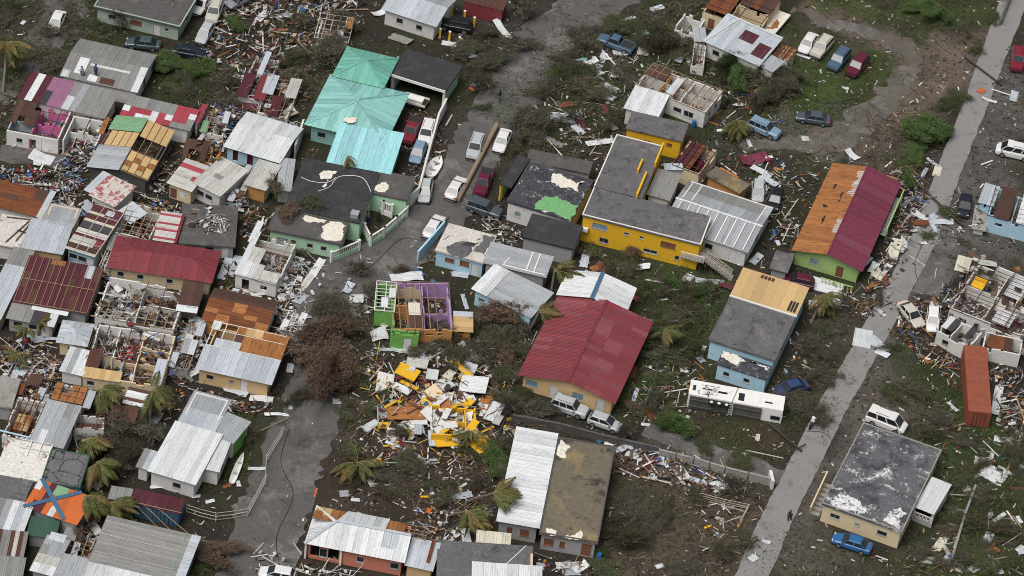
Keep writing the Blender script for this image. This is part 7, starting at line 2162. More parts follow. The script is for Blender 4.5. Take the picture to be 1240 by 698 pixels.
palm(px('v', 650, 70), 2.0, -95, 'yellowed drooping palm by the light blue wagon', n=14, size=.85)
palm(px('h', 225, 370), 2.6, -60, 'palm collapsed against wreckage before the lime house', base=px('h', 180, 470), n=13, size=.9)
palm(px('s', 565, 45), 4.4, -30, 'torn palm top lying on the aqua roof edge', base=px('s', 540, 120), n=8, size=.45, spread=2)
palm(px('y', 640, 470), 2.2, -80, 'small palm fallen over the front of the shattered yellow house', n=9, size=.7)
palm(px('g', 535, 500), 2.6, -30, 'slim yellowing palm in the overgrown yard', base=px('g', 540, 590), n=9, size=.75, spread=1.8)
palm(px('q', 100, -50), 2.0, -60, 'small palm in the littered yard below the maroon roof', n=8, size=.6, spread=2)
palm(px('p', 150, 262), 2.2, -60, 'banana-like young palm against the maroon-roofed house', n=7, size=.5, spread=2.5)
palm(px('p', 235, 235), 2.2, -40, 'second young palm against the maroon-roofed house', n=7, size=.5, spread=2.5)


# ------------------------------------------------------------------ loose wreckage
def in_poly(p, poly):
    c = False
    for i in range(len(poly)):
        a, b = poly[i], poly[i - 1]
        if (a[1] > p[1]) != (b[1] > p[1]) and p[0] < (b[0] - a[0]) * (p[1] - a[1]) / (b[1] - a[1]) + a[0]:
            c = not c
    return c


def sample(poly, n, free=True, r=1):
    W_ = [G(p) for p in poly]
    xs, ys = [w.x for w in W_], [w.y for w in W_]
    P2 = [(w.x, w.y) for w in W_]
    out, tries = [], 0
    while len(out) < n and tries < n * 12:
        tries += 1
        p = (rnd.uniform(min(xs), max(xs)), rnd.uniform(min(ys), max(ys)))
        if in_poly(p, P2) and not (free and blocked(p, r)):
            out.append(Vector((p[0], p[1], 0)))
    return out


def bent_sheet(w, l, bend, seed):
    r = random.Random(seed)
    nx, ny = 4, 9
    top, mb = [], MB()
    a1, a2, ph = r.uniform(-1, 1) * bend, r.uniform(-.5, .5) * bend, r.uniform(0, 6)
    V_ = []
    for j in range(ny + 1):
        for i in range(nx + 1):
            x, y = (i / nx - .5) * w, (j / ny - .5) * l
            z = a1 * (y / l) ** 2 * l * .9 + a2 * math.sin(y * 2.2 + ph) * .5 + a2 * x * y / l + (.022 if i % 2 else 0) + (.12 * bend * abs(math.sin(5 * y + 3 * x + ph)))
            V_.append([x + r.gauss(0, .02), y + r.gauss(0, .03), z])
    zm = min(v[2] for v in V_)
    for v in V_:
        v[2] -= zm - .03
    n = len(V_)
    mb.v = [tuple(v) for v in V_] + [(v[0], v[1], v[2] - .02) for v in V_]
    fs = []
    for j in range(ny):
        for i in range(nx):
            a = j * (nx + 1) + i
            fs.append((a, a + 1, a + nx + 2, a + nx + 1)); fs.append((n + a, n + a + nx + 1, n + a + nx + 2, n + a + 1))
    for i in range(nx):
        fs.append((i + 1, i, n + i, n + i + 1)); a = ny * (nx + 1) + i; fs.append((a, a + 1, n + a + 1, n + a))
    for j in range(ny):
        a = j * (nx + 1); fs.append((a, a + nx + 1, n + a + nx + 1, n + a)); a += nx; fs.append((a + nx + 1, a, n + a, n + a + nx + 1))
    mb.f = fs; mb.c = [(1, 1, 1)] * len(fs); mb.mi = [0] * len(fs)
    return mb


SHV = {}


def loose(kind, p, l, w, deg, code, z=0.0, tilt=0.0, size=None):
    """One loose sheet, board or plank; deg is the direction of its long side on the photograph (0 right, 90 up)."""
    a = G(p, z)
    b = G((p[0] + math.cos(math.radians(deg)), p[1] - math.sin(math.radians(deg))), z)
    ang = math.atan2(b.y - a.y, b.x - a.x)
    cn = {'W': 'white', 'w': 'dirty white', 'g': 'grey', 's': 'pale grey', 'h': 'dull grey', 'R': 'red', 'm': 'crimson', 'P': 'maroon', 'M': 'wine-red', 'T': 'teal', 't': 'aqua', 'O': 'orange', 'o': 'orange-brown', 'y': 'tan', 'd': 'dark brown', 'u': 'rust-brown', 'b': 'rusty', 'B': 'blue', 'N': 'green', 'n': 'dark green', 'C': 'cream', 'K': 'black', 'G': 'charcoal', 'p': 'lilac pink',
          'timber': 'brown', 'dark_timber': 'dark', 'pale_timber': 'pale', 'white_paint': 'white', 'wY': 'yellow', 'wW': 'white', 'wS': 'sky blue', 'J': 'rust-orange', 'wC': 'cream', 'wO': 'ochre'}[code]
    if kind == 'sheet':
        v = rnd.randrange(7)
        key = (round(w * 2) / 2, round(l), v)
        if key not in SHV:
            SHV[key] = bent_sheet(max(key[0], .5), max(key[1], 1), (.05, .15, .3, .5, .25, .4, .1)[v], rnd.randrange(999)).mesh('metal_sheet', 'W')
        nm, ds, ct = 'metal_sheet', ('flat ', 'slightly bent ', 'bent ', 'curled ', 'bent ', 'crumpled ', 'flat ')[v] + cn + ' metal sheet', 'metal sheet'
        me = SHV[key]
        rot = Matrix.Rotation(ang - math.pi / 2, 4, 'Z')
    elif kind == 'panel':
        key = ('p', round(l, 1), round(w, 1))
        if key not in SHV:
            mb = MB(); mb.box((0, 0, .06), (key[2], key[1], .08)); mb.box((0, key[1] * .5 - .05, .12), (key[2], .08, .05)); mb.box((0, -key[1] * .5 + .05, .12), (key[2], .08, .05)); mb.box((-key[2] * .5 + .05, 0, .12), (.08, key[1] - .2, .045)); mb.box((key[2] * .5 - .05, 0, .12), (.08, key[1] - .2, .045))
            SHV[key] = mb.mesh('wall_panel', 'W')
        nm, ds, ct = 'board_panel', cn + ' framed wall panel', 'wall panel'
        me = SHV[key]
        rot = Matrix.Rotation(ang - math.pi / 2, 4, 'Z')
    else:
        key = ('k', round(l * 2) / 2, round(w, 2))
        if key not in SHV:
            mb = MB(); L2 = max(key[1], .5)
            mb.v = [(-.5 * L2, -w / 2, .02), (.5 * L2, -w / 2, .02), (.47 * L2, w / 2, .02), (-.48 * L2, w / 2, .02), (-.5 * L2, -w / 2, .1), (.49 * L2, -w / 2, .1), (.46 * L2, w / 2, .1), (-.48 * L2, w / 2, .1)]
            mb.f = [(3, 2, 1, 0), (4, 5, 6, 7), (0, 1, 5, 4), (1, 2, 6, 5), (2, 3, 7, 6), (3, 0, 4, 7)]; mb.c = [(1, 1, 1)] * 6; mb.mi = [0] * 6
            SHV[key] = mb.mesh('timber_plank', 'timber')
        nm, ds, ct = 'timber_plank', ('long ' if l > 2.6 else 'short ') + cn + ' timber plank', 'plank'
        me = SHV[key]
        rot = Matrix.Rotation(ang, 4, 'Z')
    o = link(nm, me, None, Matrix.Translation((a.x, a.y, z + .01)) @ rot @ Matrix.Rotation(tilt, 4, 'X'))
    o.material_slots[0].link = 'OBJECT'
    o.material_slots[0].material = MATS[code]
    auto(o, ds, ct, 'loose wreckage on the ground', a)
    return o


# pieces one can pick out in the photograph: kind tile x y length width angle colour
PIECES = '''S a 22 52 2.6 1.2 60 s,S a 82 80 1 .4 50 W,S m 235 615 2.6 2 -15 W,S m 210 645 1 .8 80 W,S a 900 185 2.2 1.4 20 P,S a 860 275 2.6 .9 -20 W,S a 885 335 1.2 .5 60 s,S a 910 275 1.6 1 40 s,S a 900 235 1.4 1 -30 R,S a 800 270 1.2 .6 10 N,P a 870 370 3.4 2.2 10 P,
S b 20 60 1.8 1.2 40 W,S b 100 60 2.2 1 30 s,S b 160 35 2 1 70 s,S b 95 205 2.2 1.8 30 W,S b 25 265 2.4 1.2 40 s,S b 30 370 2.6 1.8 10 P,S b 70 375 2 .9 -50 w,S b 65 290 1.6 .6 -30 wY,S b 110 400 2.2 1 30 w,S b 10 200 2 1.6 0 P,S b 345 85 2.6 1 50 s,S b 430 50 1.6 .9 20 W,K b 150 145 3 .15 85 pale_timber,S b 790 45 2.6 .8 5 s,S b 870 110 3.6 1.2 -45 W,S b 855 50 1.2 .6 0 W,S b 745 190 2.5 2 -60 s,S b 500 135 3.6 1.6 -25 h,S b 680 155 2.4 1.2 -10 W,K b 680 425 2.6 .2 60 pale_timber,S b 760 315 1.2 .5 -40 O,S b 820 310 1 .6 -20 B,
S c 352 90 1.6 .8 55 W,S c 412 70 1.5 .7 10 W,S c 455 120 1.8 1 20 T,S c 380 190 1.5 .8 0 W,S c 462 182 1.6 1.3 80 w,S c 240 212 2 .7 12 t,S c 278 222 2 .8 22 W,S c 305 235 1.2 .8 -20 s,S c 318 205 1.8 1 60 s,S c 300 255 1.8 .9 -45 W,S c 375 265 2.4 2 75 w,S c 350 310 2.2 1 -20 s,S c 340 340 1.6 .8 -30 W,S c 190 370 2.2 .9 5 u,S c 185 418 4.6 1.8 0 W,S c 245 440 2.6 .9 -65 P,S c 232 460 2.4 1 -40 s,S c 352 445 1.6 .9 -50 s,S c 310 502 4.4 1 12 W,S c 145 500 3.4 1 -20 h,S c 345 500 2.6 .8 10 W,S c 330 390 1.6 .4 -60 R,S c 510 30 2 1.2 10 s,S c 500 290 1.4 .8 -60 W,S c 720 195 2 1.1 -50 W,K c 690 430 3 .2 -20 o,S c 735 460 1.2 .5 0 W,S c 835 505 1.6 .6 -70 W,S c 850 565 4 1.8 10 M,S c 880 605 3 1 -25 W,S c 905 555 1.2 .5 10 W,S c 900 640 2.6 1 -30 s,S c 870 575 1.2 1 40 N,S c 870 665 1.6 1.2 0 W,S c 800 370 1.4 .5 5 W,S c 540 160 1.4 .6 30 W,S c 650 175 1.8 1 -30 s,S c 590 210 1.6 1 60 s,
S c 640 230 1.8 1.5 -70 W,S d 600 35 4 .7 -12 s,K d 860 330 3.6 .15 -18 white_paint,S d 780 322 1.4 .9 -25 O,S d 808 355 1.8 .5 -15 W,S d 895 345 1.6 .8 80 s,S d 155 200 2 .4 -25 W,S d 325 548 2 .8 -35 W,S d 160 490 1 .8 0 w,S d 300 312 .9 .4 0 W,S d 545 535 1.6 1 -40 s,S d 610 575 1.8 .7 -30 s,S d 580 610 2.2 .7 60 s,S d 625 605 2.4 1.2 70 C,S d 520 618 1.6 .9 -40 C,S d 490 605 1.4 .6 0 s,S d 515 650 2 .7 -5 w,K d 460 575 2.4 .2 40 white_paint,K d 800 575 2 .2 20 white_paint,S d 540 580 1.4 .8 -60 h,
S h 572 95 2.6 .9 -20 W,S h 620 90 2.2 .8 30 s,S h 640 115 3 .9 0 s,S h 612 130 1.6 .7 -60 s,S h 550 85 1.4 .9 30 W,S h 568 120 1.6 1 0 u,S h 575 190 1.4 .6 10 W,P h 475 210 3.6 1.4 70 C,S h 505 195 2.6 .8 75 s,S h 450 270 1.4 1 20 W,S h 420 300 2 1.4 50 C,P h 225 340 4.6 2.4 -15 W,S h 375 250 2.2 1.2 45 s,S h 400 280 1.8 1 60 W,S h 440 320 2 .5 70 u,S h 400 340 1.8 .7 20 o,S h 410 380 1.4 .8 60 s,S h 200 400 2 1 -10 W,S h 270 395 1.4 .8 -20 s,P h 362 525 3.2 2.2 80 W,S h 415 545 2.8 1.4 -40 s,S h 430 575 2.4 1 -30 W,S h 425 430 2 .5 -45 W,S h 610 405 1.2 .9 40 W,K h 590 590 2.6 .12 45 white_paint,K h 630 590 2.4 .1 55 pale_timber,S h 530 545 1.2 .5 -80 o,P h 615 455 1.6 1 10 W,S h 605 545 1.2 .5 0 w,K h 110 70 5 .15 55 pale_timber,K h 95 150 4 .15 65 pale_timber,S h 65 190 1.2 .7 -70 W,S h 130 130 1.4 .5 60 W,S h 255 30 1.6 .8 70 s,K h 500 130 4.4 .2 58 pale_timber,S h 510 60 1.6 .6 60 W,
S g 320 275 2 1.6 -30 u,S g 290 280 1.4 1 20 o,S g 415 275 5.4 .8 -5 W,S g 435 375 1.6 1.4 60 m,K g 515 325 3.6 .2 -8 white_paint,P g 615 320 2.6 1.1 55 W,S g 590 350 1.6 .6 0 W,S g 700 325 4 .9 0 s,S g 860 245 2.2 1 40 s,S g 805 260 1.2 .7 20 W,S g 750 340 2 1 -20 P,S g 485 460 1.2 .5 0 W,S g 600 555 2.6 .6 -10 n,S g 635 570 1 .3 60 w,S g 675 560 1.2 .7 70 W,S g 665 600 1.2 .8 20 g,S g 605 635 1 .8 0 W,S g 415 640 2.2 1.6 70 u,S g 258 245 2.6 .8 75 s,K g 590 490 1.4 .15 -60 t,
S f 350 385 2.4 1.4 -5 W,S f 325 350 1.6 1 60 s,S f 405 365 1.8 1 50 s,S f 530 310 4.2 1.6 5 W,S f 575 290 1.8 .5 -40 B,S f 625 325 1.4 .6 -60 B,S f 210 285 3.6 .9 55 W,S f 175 330 3 .8 50 w,S f 160 385 2.2 1.1 50 s,S f 105 375 2 1.2 20 W,S f 100 485 2.2 .9 40 W,S f 130 455 2.6 .7 15 W,S f 120 505 1.6 .7 70 s,K f 105 580 2.6 .1 40 white_paint,P f 120 630 1.6 .8 80 W,P f 450 470 1.8 .8 -85 W,S f 435 515 2.2 2 5 W,S f 535 570 2 1 -20 g,S f 610 575 3.4 2.2 30 s,S f 480 565 2.6 .7 -5 s,S f 735 395 3 .4 -75 s,S f 815 540 3 .9 0 s,S f 770 585 4.6 1 -35 w,S f 855 610 2 .6 -10 w,S f 910 580 1.4 .7 70 W,S f 625 240 1.4 1 30 W,S f 720 300 1.6 1 -10 s,
P y 295 145 2.6 2 -20 wY,P y 310 125 1.2 .8 -10 W,P y 435 160 1.8 1.4 80 W,P y 265 240 2.2 1 -25 W,P y 305 220 2.6 .5 -30 wY,P y 600 125 3.2 .8 -35 wY,P y 620 110 2.8 1.6 -15 W,P y 670 215 3.2 2.8 -10 W,S y 580 320 5 .9 -8 W,P y 630 300 2 1 10 W,P y 350 95 2.6 1.6 -10 w,S y 400 200 2 .7 -40 u,P y 520 225 1.8 1 30 W,P y 460 245 1.4 1 70 o,P y 285 375 4.2 2.2 0 o,P y 440 520 2.4 1.1 -85 s,P y 545 530 4.2 2 8 wY,P y 720 555 2.8 2 30 wY,P y 590 520 1.4 .7 85 W,P y 785 370 3.2 1.6 60 W,P y 805 415 1.6 .9 60 w,K y 745 470 2 .25 25 wY,P y 90 448 2 1 30 W,P y 158 448 1.3 1 0 wY,S y 150 375 2.4 1.2 -55 g,P y 355 470 1.6 .9 85 s,K y 130 160 2.6 .15 -30 wY,K y 150 320 2.8 .15 -55 wY,K y 375 630 2.8 .15 -35 white_paint,S y 240 560 2.6 .5 -20 W,S y 300 570 1 .7 -10 o,S y 400 45 3.6 2 25 s,S y 250 20 2.4 .8 0 s,P y 560 545 1.2 .8 80 W,S y 900 450 1.6 .5 50 W,S y 915 470 1.4 .7 60 N,P y 530 160 1.6 1 45 C,P y 380 290 2 .6 10 W,
S j 350 358 2.6 1 -5 G,K j 210 405 1.6 .25 75 O,S j 400 365 2 .12 -60 W,S j 350 430 1 .3 0 W,S j 310 408 1.4 .8 0 g,S j 700 420 4.4 .9 5 g,S j 610 465 1.2 .4 70 O,S j 595 420 1 .3 0 wY,S j 285 83 1 .9 0 W,P j 402 170 2 1 25 W,S j 30 75 1.8 .8 -5 W,S j 75 130 2.8 .2 0 W,K j 65 165 4 .15 25 timber,S j 125 95 2.2 .3 75 s,S j 585 285 2.2 .2 -35 W,S j 500 240 2.6 .5 -15 W,S j 690 560 2.4 1 40 W,S j 740 560 1.6 .9 -80 W,
S k 430 275 1.8 1 -20 W,S k 395 250 1.6 .8 10 s,S k 340 235 1.4 .7 -20 W,S k 310 222 1 .7 30 B,S k 490 290 2 1 0 P,S k 535 290 1.6 .8 70 s,P k 595 335 2.6 1.4 -60 W,P k 640 360 1.4 .7 -20 s,S k 680 370 1.2 .7 -40 s,P k 728 380 2.2 1.2 0 W,S k 495 350 1.2 .8 -10 W,S k 530 285 2.6 .3 -60 W,S k 580 135 3.2 .2 -10 W,S k 485 125 1.6 .9 -50 u,S k 470 165 1.4 .6 -10 W,S k 435 60 2.2 .6 70 s,S k 850 635 1.4 .8 -40 W,S k 895 578 1 .5 -10 W,S k 690 525 1 .3 20 wY,K k 805 512 1.4 .15 55 wY,K k 760 455 4.5 .1 -15 pale_timber,S k 200 660 3.2 1.2 5 w,S k 240 670 1.8 1 30 W,S k 210 685 1.8 .8 0 g,S k 100 665 1 .8 80 s,P k 520 665 1 .6 20 W,K k 890 270 4.6 .12 -12 pale_timber,S k 865 210 1.4 .6 80 w,S k 800 265 2 .4 -15 w,S k 730 497 1 .5 -10 w,
S l 680 103 2 .6 -50 W,S l 835 85 4.6 .8 80 W,S l 855 218 2 .9 -10 W,S l 885 235 1 .5 60 W,S l 840 150 1.2 .6 70 W,S l 720 380 2.4 1 -60 W,P Z 432 385 2.8 2.2 80 W,S Z 560 365 2.8 1.2 5 s,S Z 610 365 1.6 .7 80 s,S Z 350 520 2.6 1 55 C,S Z 380 560 2 .7 -60 w,S Z 300 615 3.6 1 -10 w,S Z 395 600 2.4 1 50 s,P Z 630 155 3 2.4 -25 W,S Z 690 130 2.6 .4 -35 W,S Z 620 60 2.4 .6 75 W,S Z 575 80 2 .9 -10 W,S Z 548 160 2 .6 60 s,S Z 600 500 2.4 1 65 s,S Z 625 545 2 1 -50 o,S Z 650 640 2.8 1 -75 s,S Z 570 605 2 .9 10 s,S Z 540 650 2 1 30 s,K Z 730 390 2.6 .2 -55 white_paint,K Z 760 410 2 .15 -55 pale_timber,S Z 660 385 1.6 .6 30 W,S Z 770 400 1.4 .5 -50 W,S Z 775 115 1.4 .7 20 s,S Z 785 565 1.4 1 0 s,S Z 770 232 1.6 .2 0 R,S Z 540 90 1 .6 80 W,S Z 605 470 1.4 .4 80 W,K Z 420 660 2 .4 -20 pale_timber,K l 430 635 1.6 .1 -20 white_paint,K l 700 215 3 .08 -15 pale_timber,K l 630 155 2.4 .1 -8 dark_timber,S l 915 600 1 .7 30 W,S l 910 310 1 .7 0 s,
S i 525 175 3.4 .8 -30 s,S i 545 190 2.4 .7 -35 W,S i 550 145 1.8 1.2 60 s,S i 510 165 1.4 1.2 50 s,S i 560 385 1.8 .5 0 W,S i 440 310 2.4 1.2 -60 s,S i 300 370 2 1.2 -60 s,S i 330 375 1.6 .8 -30 s,S i 340 575 3 .8 20 s,S i 335 530 1.8 .8 -50 W,S i 635 402 1 .4 0 R,S i 690 418 1.4 .5 5 s,S i 740 435 1.2 .5 10 W,S i 800 380 1 .5 20 u,S i 700 75 2 .5 60 W,S i 840 375 1 .2 -80 W,S i 905 320 1.6 .3 -5 W,S i 830 48 3 1 -20 s,S i 910 75 2 .8 -5 W,S i 185 225 2 .5 0 w,S i 140 90 1.4 .8 20 W,
S p 150 455 1.6 1.2 80 s,S p 190 515 3 .6 0 w,S p 140 545 2.8 1.2 -15 s,S p 240 560 1.8 .6 40 W,S p 185 600 1.4 .8 -40 W,S p 205 320 1.6 1.4 -70 s,S p 290 335 3 .5 -5 s,S p 130 330 2.2 .5 30 W,S p 120 600 2.6 .6 65 w,S e 210 60 2 1.4 -30 s,S o 495 235 2 1.4 -40 s,S o 540 250 2 1.6 10 s,S A 660 370 3.6 1.4 45 s,S A 665 615 2 1 25 W,S A 620 560 2 .8 60 s,S A 630 400 2 .8 50 W,S z 585 620 1.8 .9 -15 W,S z 780 465 2 1.2 20 W,S z 850 475 1.8 1 60 s,S z 540 440 2.6 .5 -10 W,S z 610 460 1.6 .6 10 W,S z 420 330 5 .8 65 s,S z 480 290 4 .8 65 s,S z 850 590 2.8 .5 10 W,S z 770 640 2.2 .5 50 s,S z 770 370 2.2 1.8 80 s,S z 830 250 2.4 .9 -20 W,S z 800 280 3 .9 -60 W,S z 850 300 2.2 .7 40 s,S z 740 300 2.6 .9 -5 W,S z 660 310 2.2 .9 -20 W,S z 900 360 4 .4 50 pale_timber'''.replace('\n', '').split(',')
for a in PIECES:
    a = a.split()
    if len(a) < 8:
        continue
    P_ = px(a[1], float(a[2]), float(a[3]))
    w_ = G(P_)
    z_ = .03
    if a[0] == 'S' and a[7] in ('white_paint', 'pale_timber', 'timber', 'wY', 'wW'):
        a[0] = 'K' if float(a[5]) < .45 else 'P'
    ytile = a[1] == 'y' and a[0] == 'P' and not blocked((w_.x, w_.y))
    loose({'S': 'sheet', 'P': 'panel', 'K': 'plank'}[a[0]], P_, float(a[4]), float(a[5]), float(a[6]), a[7], z_ + (rnd.uniform(.1, .9) if ytile else 0), rnd.uniform(-.15, .15) if a[0] != 'K' else 0)

TIMB = ['timber', 'dark_timber', 'dark_timber', 'pale_timber', 'white_paint', 'timber']
for poly, n in ((((0, 190), (345, 190), (350, 430), (330, 500), (0, 500)), 70), (((250, 0), (430, 0), (420, 60), (370, 130), (260, 110)), 26), (((430, 430), (630, 420), (630, 560), (440, 570)), 22), (((1035, 235), (1110, 190), (1125, 270), (1070, 400), (1000, 370)), 22), (((1080, 400), (1130, 330), (1240, 430), (1240, 540), (1120, 440)), 26),
                (((1110, 510), (1240, 490), (1240, 698), (1100, 698)), 18), (((640, 60), (780, 50), (770, 190), (640, 200)), 14), (((745, 535), (880, 575), (870, 600), (745, 575)), 12), (((0, 430), (180, 430), (180, 520), (0, 600)), 18), (((790, 455), (835, 460), (835, 505), (780, 500)), 14), (((860, 130), (960, 180), (960, 330), (900, 320)), 12)):
    for w_ in sample(poly, n, True, 1):
        if (int(math.floor(w_.x / .5)), int(math.floor(w_.y / .5))) in ROADCELLS:
            continue
        loose('plank', S(w_), rnd.choice((1.5, 2, 2.5, 3, 3.5, 4.5)), rnd.choice((.1, .14, .2)), rnd.uniform(0, 180), rnd.choice(TIMB), rnd.uniform(.03, .2), rnd.uniform(-.1, .1))


def cable(label, pts):
    F = smooth_path([G(p, .06) for p in pts])
    o_ = F[0].copy()
    mb = MB(); mb.tube([q - o_ for q in F], [.035] * len(F), 4)
    tag(put('power_cable', mb, 'dark_plastic', None, Matrix.Translation(o_)), label, 'cable')


cable('downed cable looping across the concrete road beside the lime house', [(1095, 230), (1110, 262), (1118, 290), (1108, 318), (1112, 345)])
cable('downed cable trailing over the concrete road near the scooter', [(935, 500), (965, 520), (1000, 525), (1010, 545)])
cable('downed cable snaking along the asphalt below the pale broken trunk', [(545, 262), (520, 290), (485, 290), (450, 322), (420, 330)])
cable('downed cable on the asphalt near the wire fence', [(350, 520), (340, 560), (355, 600), (335, 650), (340, 690)])
cable('downed cable crossing the grass below the row of four cars', [(960, 110), (1000, 125), (1040, 120), (1070, 140)])

ZN = [  # polygon, number of joined small pieces, palette, size, heap height, extra planks picked apart
    (((250, 0), (440, 0), (425, 60), (335, 60), (375, 125), (330, 140), (265, 110), (245, 70)), 620, 'mix', 1.0, .8),
    (((72, 150), (122, 155), (120, 208), (70, 208)), 230, 'cloth', .8, .9),
    (((0, 203), (100, 212), (100, 235), (0, 228)), 260, 'cloth', .8, .5),
    (((230, 130), (300, 120), (290, 190), (235, 180)), 200, 'mix', .9, .6),
    (((0, 230), (340, 180), (350, 420), (330, 500), (0, 500)), 900, 'mix', .9, .5),
    (((0, 430), (130, 420), (180, 500), (100, 560), (0, 500)), 350, 'mix', .9, .6),
    (((240, 330), (400, 300), (380, 400), (350, 440), (250, 400)), 260, 'white', .9, .5),
    (((420, 430), (620, 420), (630, 560), (440, 570)), 480, 'yellow', .9, .7),
    (((640, 60), (780, 50), (770, 190), (640, 200)), 330, 'metal', .8, .3),
    (((760, 60), (930, 60), (960, 250), (900, 280), (850, 150)), 260, 'mix', .8, .3),
    (((1035, 235), (1110, 190), (1125, 270), (1070, 400), (1000, 370)), 420, 'mix', .9, .6),
    (((1085, 230), (1180, 230), (1150, 330), (1100, 320)), 120, 'metal', .8, .3),
    (((1080, 400), (1130, 330), (1240, 430), (1240, 540), (1120, 440)), 380, 'mix', .9, .5),
    (((1110, 510), (1240, 490), (1240, 698), (1100, 698)), 170, 'mix', .9, .4),
    (((745, 535), (880, 575), (870, 600), (745, 575)), 200, 'mix', .8, .4),
    (((870, 420), (1000, 440), (960, 500), (770, 510), (740, 450), (860, 440)), 240, 'mix', .8, .4),
    (((500, 610), (560, 600), (640, 640), (720, 660), (720, 698), (500, 690)), 200, 'mix', .8, .4),
    (((310, 660), (520, 680), (520, 698), (310, 698)), 120, 'white', 1.0, .6),
    (((480, 100), (540, 90), (530, 220), (480, 230)), 160, 'mix', .7, .4),
    (((580, 250), (640, 250), (640, 300), (590, 300)), 120, 'metal', .8, .5),
    (((600, 380), (660, 380), (640, 500), (600, 500)), 150, 'metal', .8, .3),
    (((850, 560), (930, 570), (930, 690), (840, 690)), 140, 'soil', .8, .3),
    (((380, 330), (450, 310), (460, 380), (400, 400)), 100, 'white', .8, .4),
    (((430, 560), (620, 560), (610, 630), (420, 610)), 160, 'soil', .7, .2),
    (((930, 200), (1000, 180), (960, 330), (900, 320)), 130, 'mix', .8, .3),
]
mb = MB()
for i, (poly, n, pal, big, top) in enumerate(ZN):
    for p in sample(poly, int(n * 1.35), True, 1):
        if (int(math.floor(p.x / .5)), int(math.floor(p.y / .5))) in ROADCELLS and rnd.random() < .8:
            continue
        p.z = rnd.random() ** 2.2 * top
        junk(mb, p, PAL[pal], big)
o = put('rubble', mb, 'mixed_debris', color=True)
o['kind'] = 'stuff'
o['label'] = 'scattered broken boards, scraps and belongings'

# fine litter over all open ground
mb = MB()
ALL = ((-20, -20), (1260, -20), (1260, 720), (-20, 720))
for p in sample(ALL, 13000, True, 0):
    onroad = (int(math.floor(p.x / .5)), int(math.floor(p.y / .5))) in ROADCELLS
    if onroad and rnd.random() < .88:
        continue
    c = rnd.choice(PAL['soil']); k = rnd.uniform(.6, 1.2); mb.col = (c[0] * k, c[1] * k, c[2] * k)
    s_ = .06 + .22 * rnd.random() ** 2.5 * (.5 if onroad else 1)
    mb.box(p + Vector((0, 0, .03)), (s_ * rnd.uniform(1, 3.5), s_ * .7, .05), Matrix.Rotation(rnd.uniform(0, 6.3), 3, 'Z') @ Matrix.Rotation(rnd.gauss(0, .2), 3, 'Y'))
o = put('litter', mb, 'mixed_debris', color=True); o['kind'] = 'stuff'; o['label'] = 'fine scattered litter and chips'
# fallen twigs and brush lying flat
VEG = [((180, 75), (330, 75), (430, 40), (440, 110), (340, 150), (200, 125)), ((560, 60), (640, 0), (780, 0), (700, 190), (600, 180)), ((640, 60), (840, 20), (850, 100), (700, 200)), ((360, 370), (460, 360), (470, 490), (360, 490)), ((740, 300), (880, 330), (850, 440), (750, 500)), ((700, 590), (820, 570), (910, 610), (890, 698), (700, 698)), ((420, 480), (640, 540), (600, 620), (410, 600)), ((1100, 480), (1240, 500), (1240, 698), (1090, 698)), ((860, 70), (960, 70), (950, 140), (860, 110)), ((600, 380), (660, 380), (650, 520), (600, 520)), ((1050, 140), (1150, 140), (1120, 240), (1060, 220)), ((0, 0), (160, 0), (90, 120), (0, 180))]
mb = MB()
for poly in VEG:
    for p in sample(poly, 420, True, 0):
        c = rnd.choice(PAL['twig']); k = rnd.uniform(.7, 1.7); mb.col = (c[0] * k, c[1] * k, c[2] * k)
        a = rnd.uniform(0, 6.28); l = rnd.uniform(.4, 2.0)
        q = p + Vector((math.cos(a) * l, math.sin(a) * l, rnd.uniform(.05, .5))); m_ = p.lerp(q, .5) + Vector((rnd.gauss(0, .12), rnd.gauss(0, .12), .15))
        mb.tube([p + Vector((0, 0, .05)), m_, q], [.04, .03, .012], 3, cap=False)
o = put('fallen_brush', mb, 'plant', color=True); o['kind'] = 'stuff'; o['label'] = 'fallen twigs and brush'
# grass
mb = MB()
GZ = [(((930, 20), (1090, 60), (1105, 100), (1010, 170), (930, 190), (925, 80)), 4200, .8), (((985, 0), (1220, 0), (1205, 30), (1130, 40), (990, 15)), 2200, .9), (((740, 300), (880, 330), (860, 400), (800, 480), (745, 500)), 3600, 1), (((1100, 430), (1240, 500), (1240, 698), (1100, 698)), 5200, 1), (((180, 75), (320, 80), (290, 130), (200, 125)), 2600, 1), (((650, 60), (800, 0), (960, 0), (930, 190), (700, 180)), 4600, 1), (((770, 500), (960, 520), (940, 560), (820, 545)), 1500, .8), (((0, 0), (180, 0), (60, 110), (0, 170)), 2200, 1), (((760, 580), (900, 620), (880, 690), (740, 680)), 500, .8), (((880, 640), (1240, 640), (1240, 700), (900, 700)), 1600, .8), (((240, 520), (310, 500), (300, 570), (240, 600)), 900, 1), (((560, 100), (640, 110), (600, 160)), 700, 1), (((980, 430), (1060, 440), (1000, 540), (940, 520)), 900, .9), (((410, 500), (620, 540), (600, 620), (410, 600)), 350, 1)]
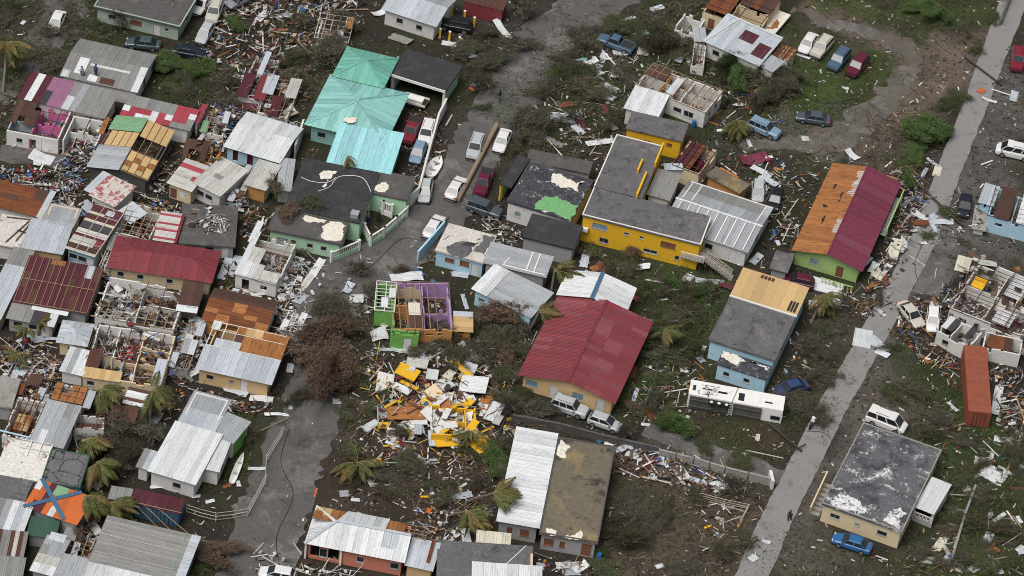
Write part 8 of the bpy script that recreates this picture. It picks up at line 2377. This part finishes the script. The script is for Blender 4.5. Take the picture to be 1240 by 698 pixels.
for poly, n, gk in GZ:
    for p in sample(poly, n, True, 0):
        if mnoise.noise((p.x * .22, p.y * .22, 3)) < -.12:
            continue
        c = rnd.choice([(.055, .09, .02), (.075, .10, .03), (.042, .07, .017), (.10, .105, .042)]); k = rnd.uniform(.7, 1.3)
        mb.col = (c[0] * k, c[1] * k, c[2] * k)
        for j in range(3):
            a = rnd.uniform(0, 6.28); h_ = rnd.uniform(.12, .4) * gk; e = Vector((math.cos(a), math.sin(a), 0))
            b_ = p + e * .1 * rnd.random() + Vector((0, 0, -.05)); s_ = Vector((-e.y, e.x, 0)) * .04
            mb.add([tuple(b_ - s_), tuple(b_ + s_), tuple(b_ + e * h_ * .7 + Vector((0, 0, h_)))], ((0, 1, 2),))
o = put('grass', mb, 'plant', color=True); o['kind'] = 'stuff'; o['label'] = 'tufts of short storm-flattened grass'


# ------------------------------------------------------------------ wording of the labels that name a neighbour
def finish_labels():
    ORD = ['first', 'second', 'third', 'fourth', 'fifth', 'sixth', 'seventh', 'eighth', 'ninth', 'tenth', 'eleventh', 'twelfth']
    by = {}
    for o, desc, at in PENDING:
        bd = None
        for (c, ph, rad) in LANDMARKS:
            d = (c - at).length - rad
            if bd is None or d < bd[0]:
                bd = (d, c, ph)
        sa, sb = S(at), S(bd[1])
        dx, dy = sa[0] - sb[0], sa[1] - sb[1]
        rel = ('right of' if dx > 0 else 'left of') if abs(dx) > abs(dy) * 1.3 else ('below' if dy > 0 else 'above')
        by.setdefault('%s %s the %s' % (desc, rel, bd[2]), []).append((sa[0], sa[1], o))
    for k, v in by.items():
        if len(v) == 1:
            v[0][2]['label'] = k
        else:
            v.sort(key=lambda t: (t[0], t[1]))
            for i, t in enumerate(v):
                k = k.replace('slightly bent', 'warped')
                pre = 'leftmost' if i == 0 else ('rightmost' if i == len(v) - 1 else ORD[min(i, 11)] + ' from left')
                lb = pre + ' ' + k
                t[2]['label'] = lb if len(lb.replace('-', ' ').split()) <= 16 else lb.replace(' metal sheet', ' sheet').replace(' from left', '')


finish_labels()
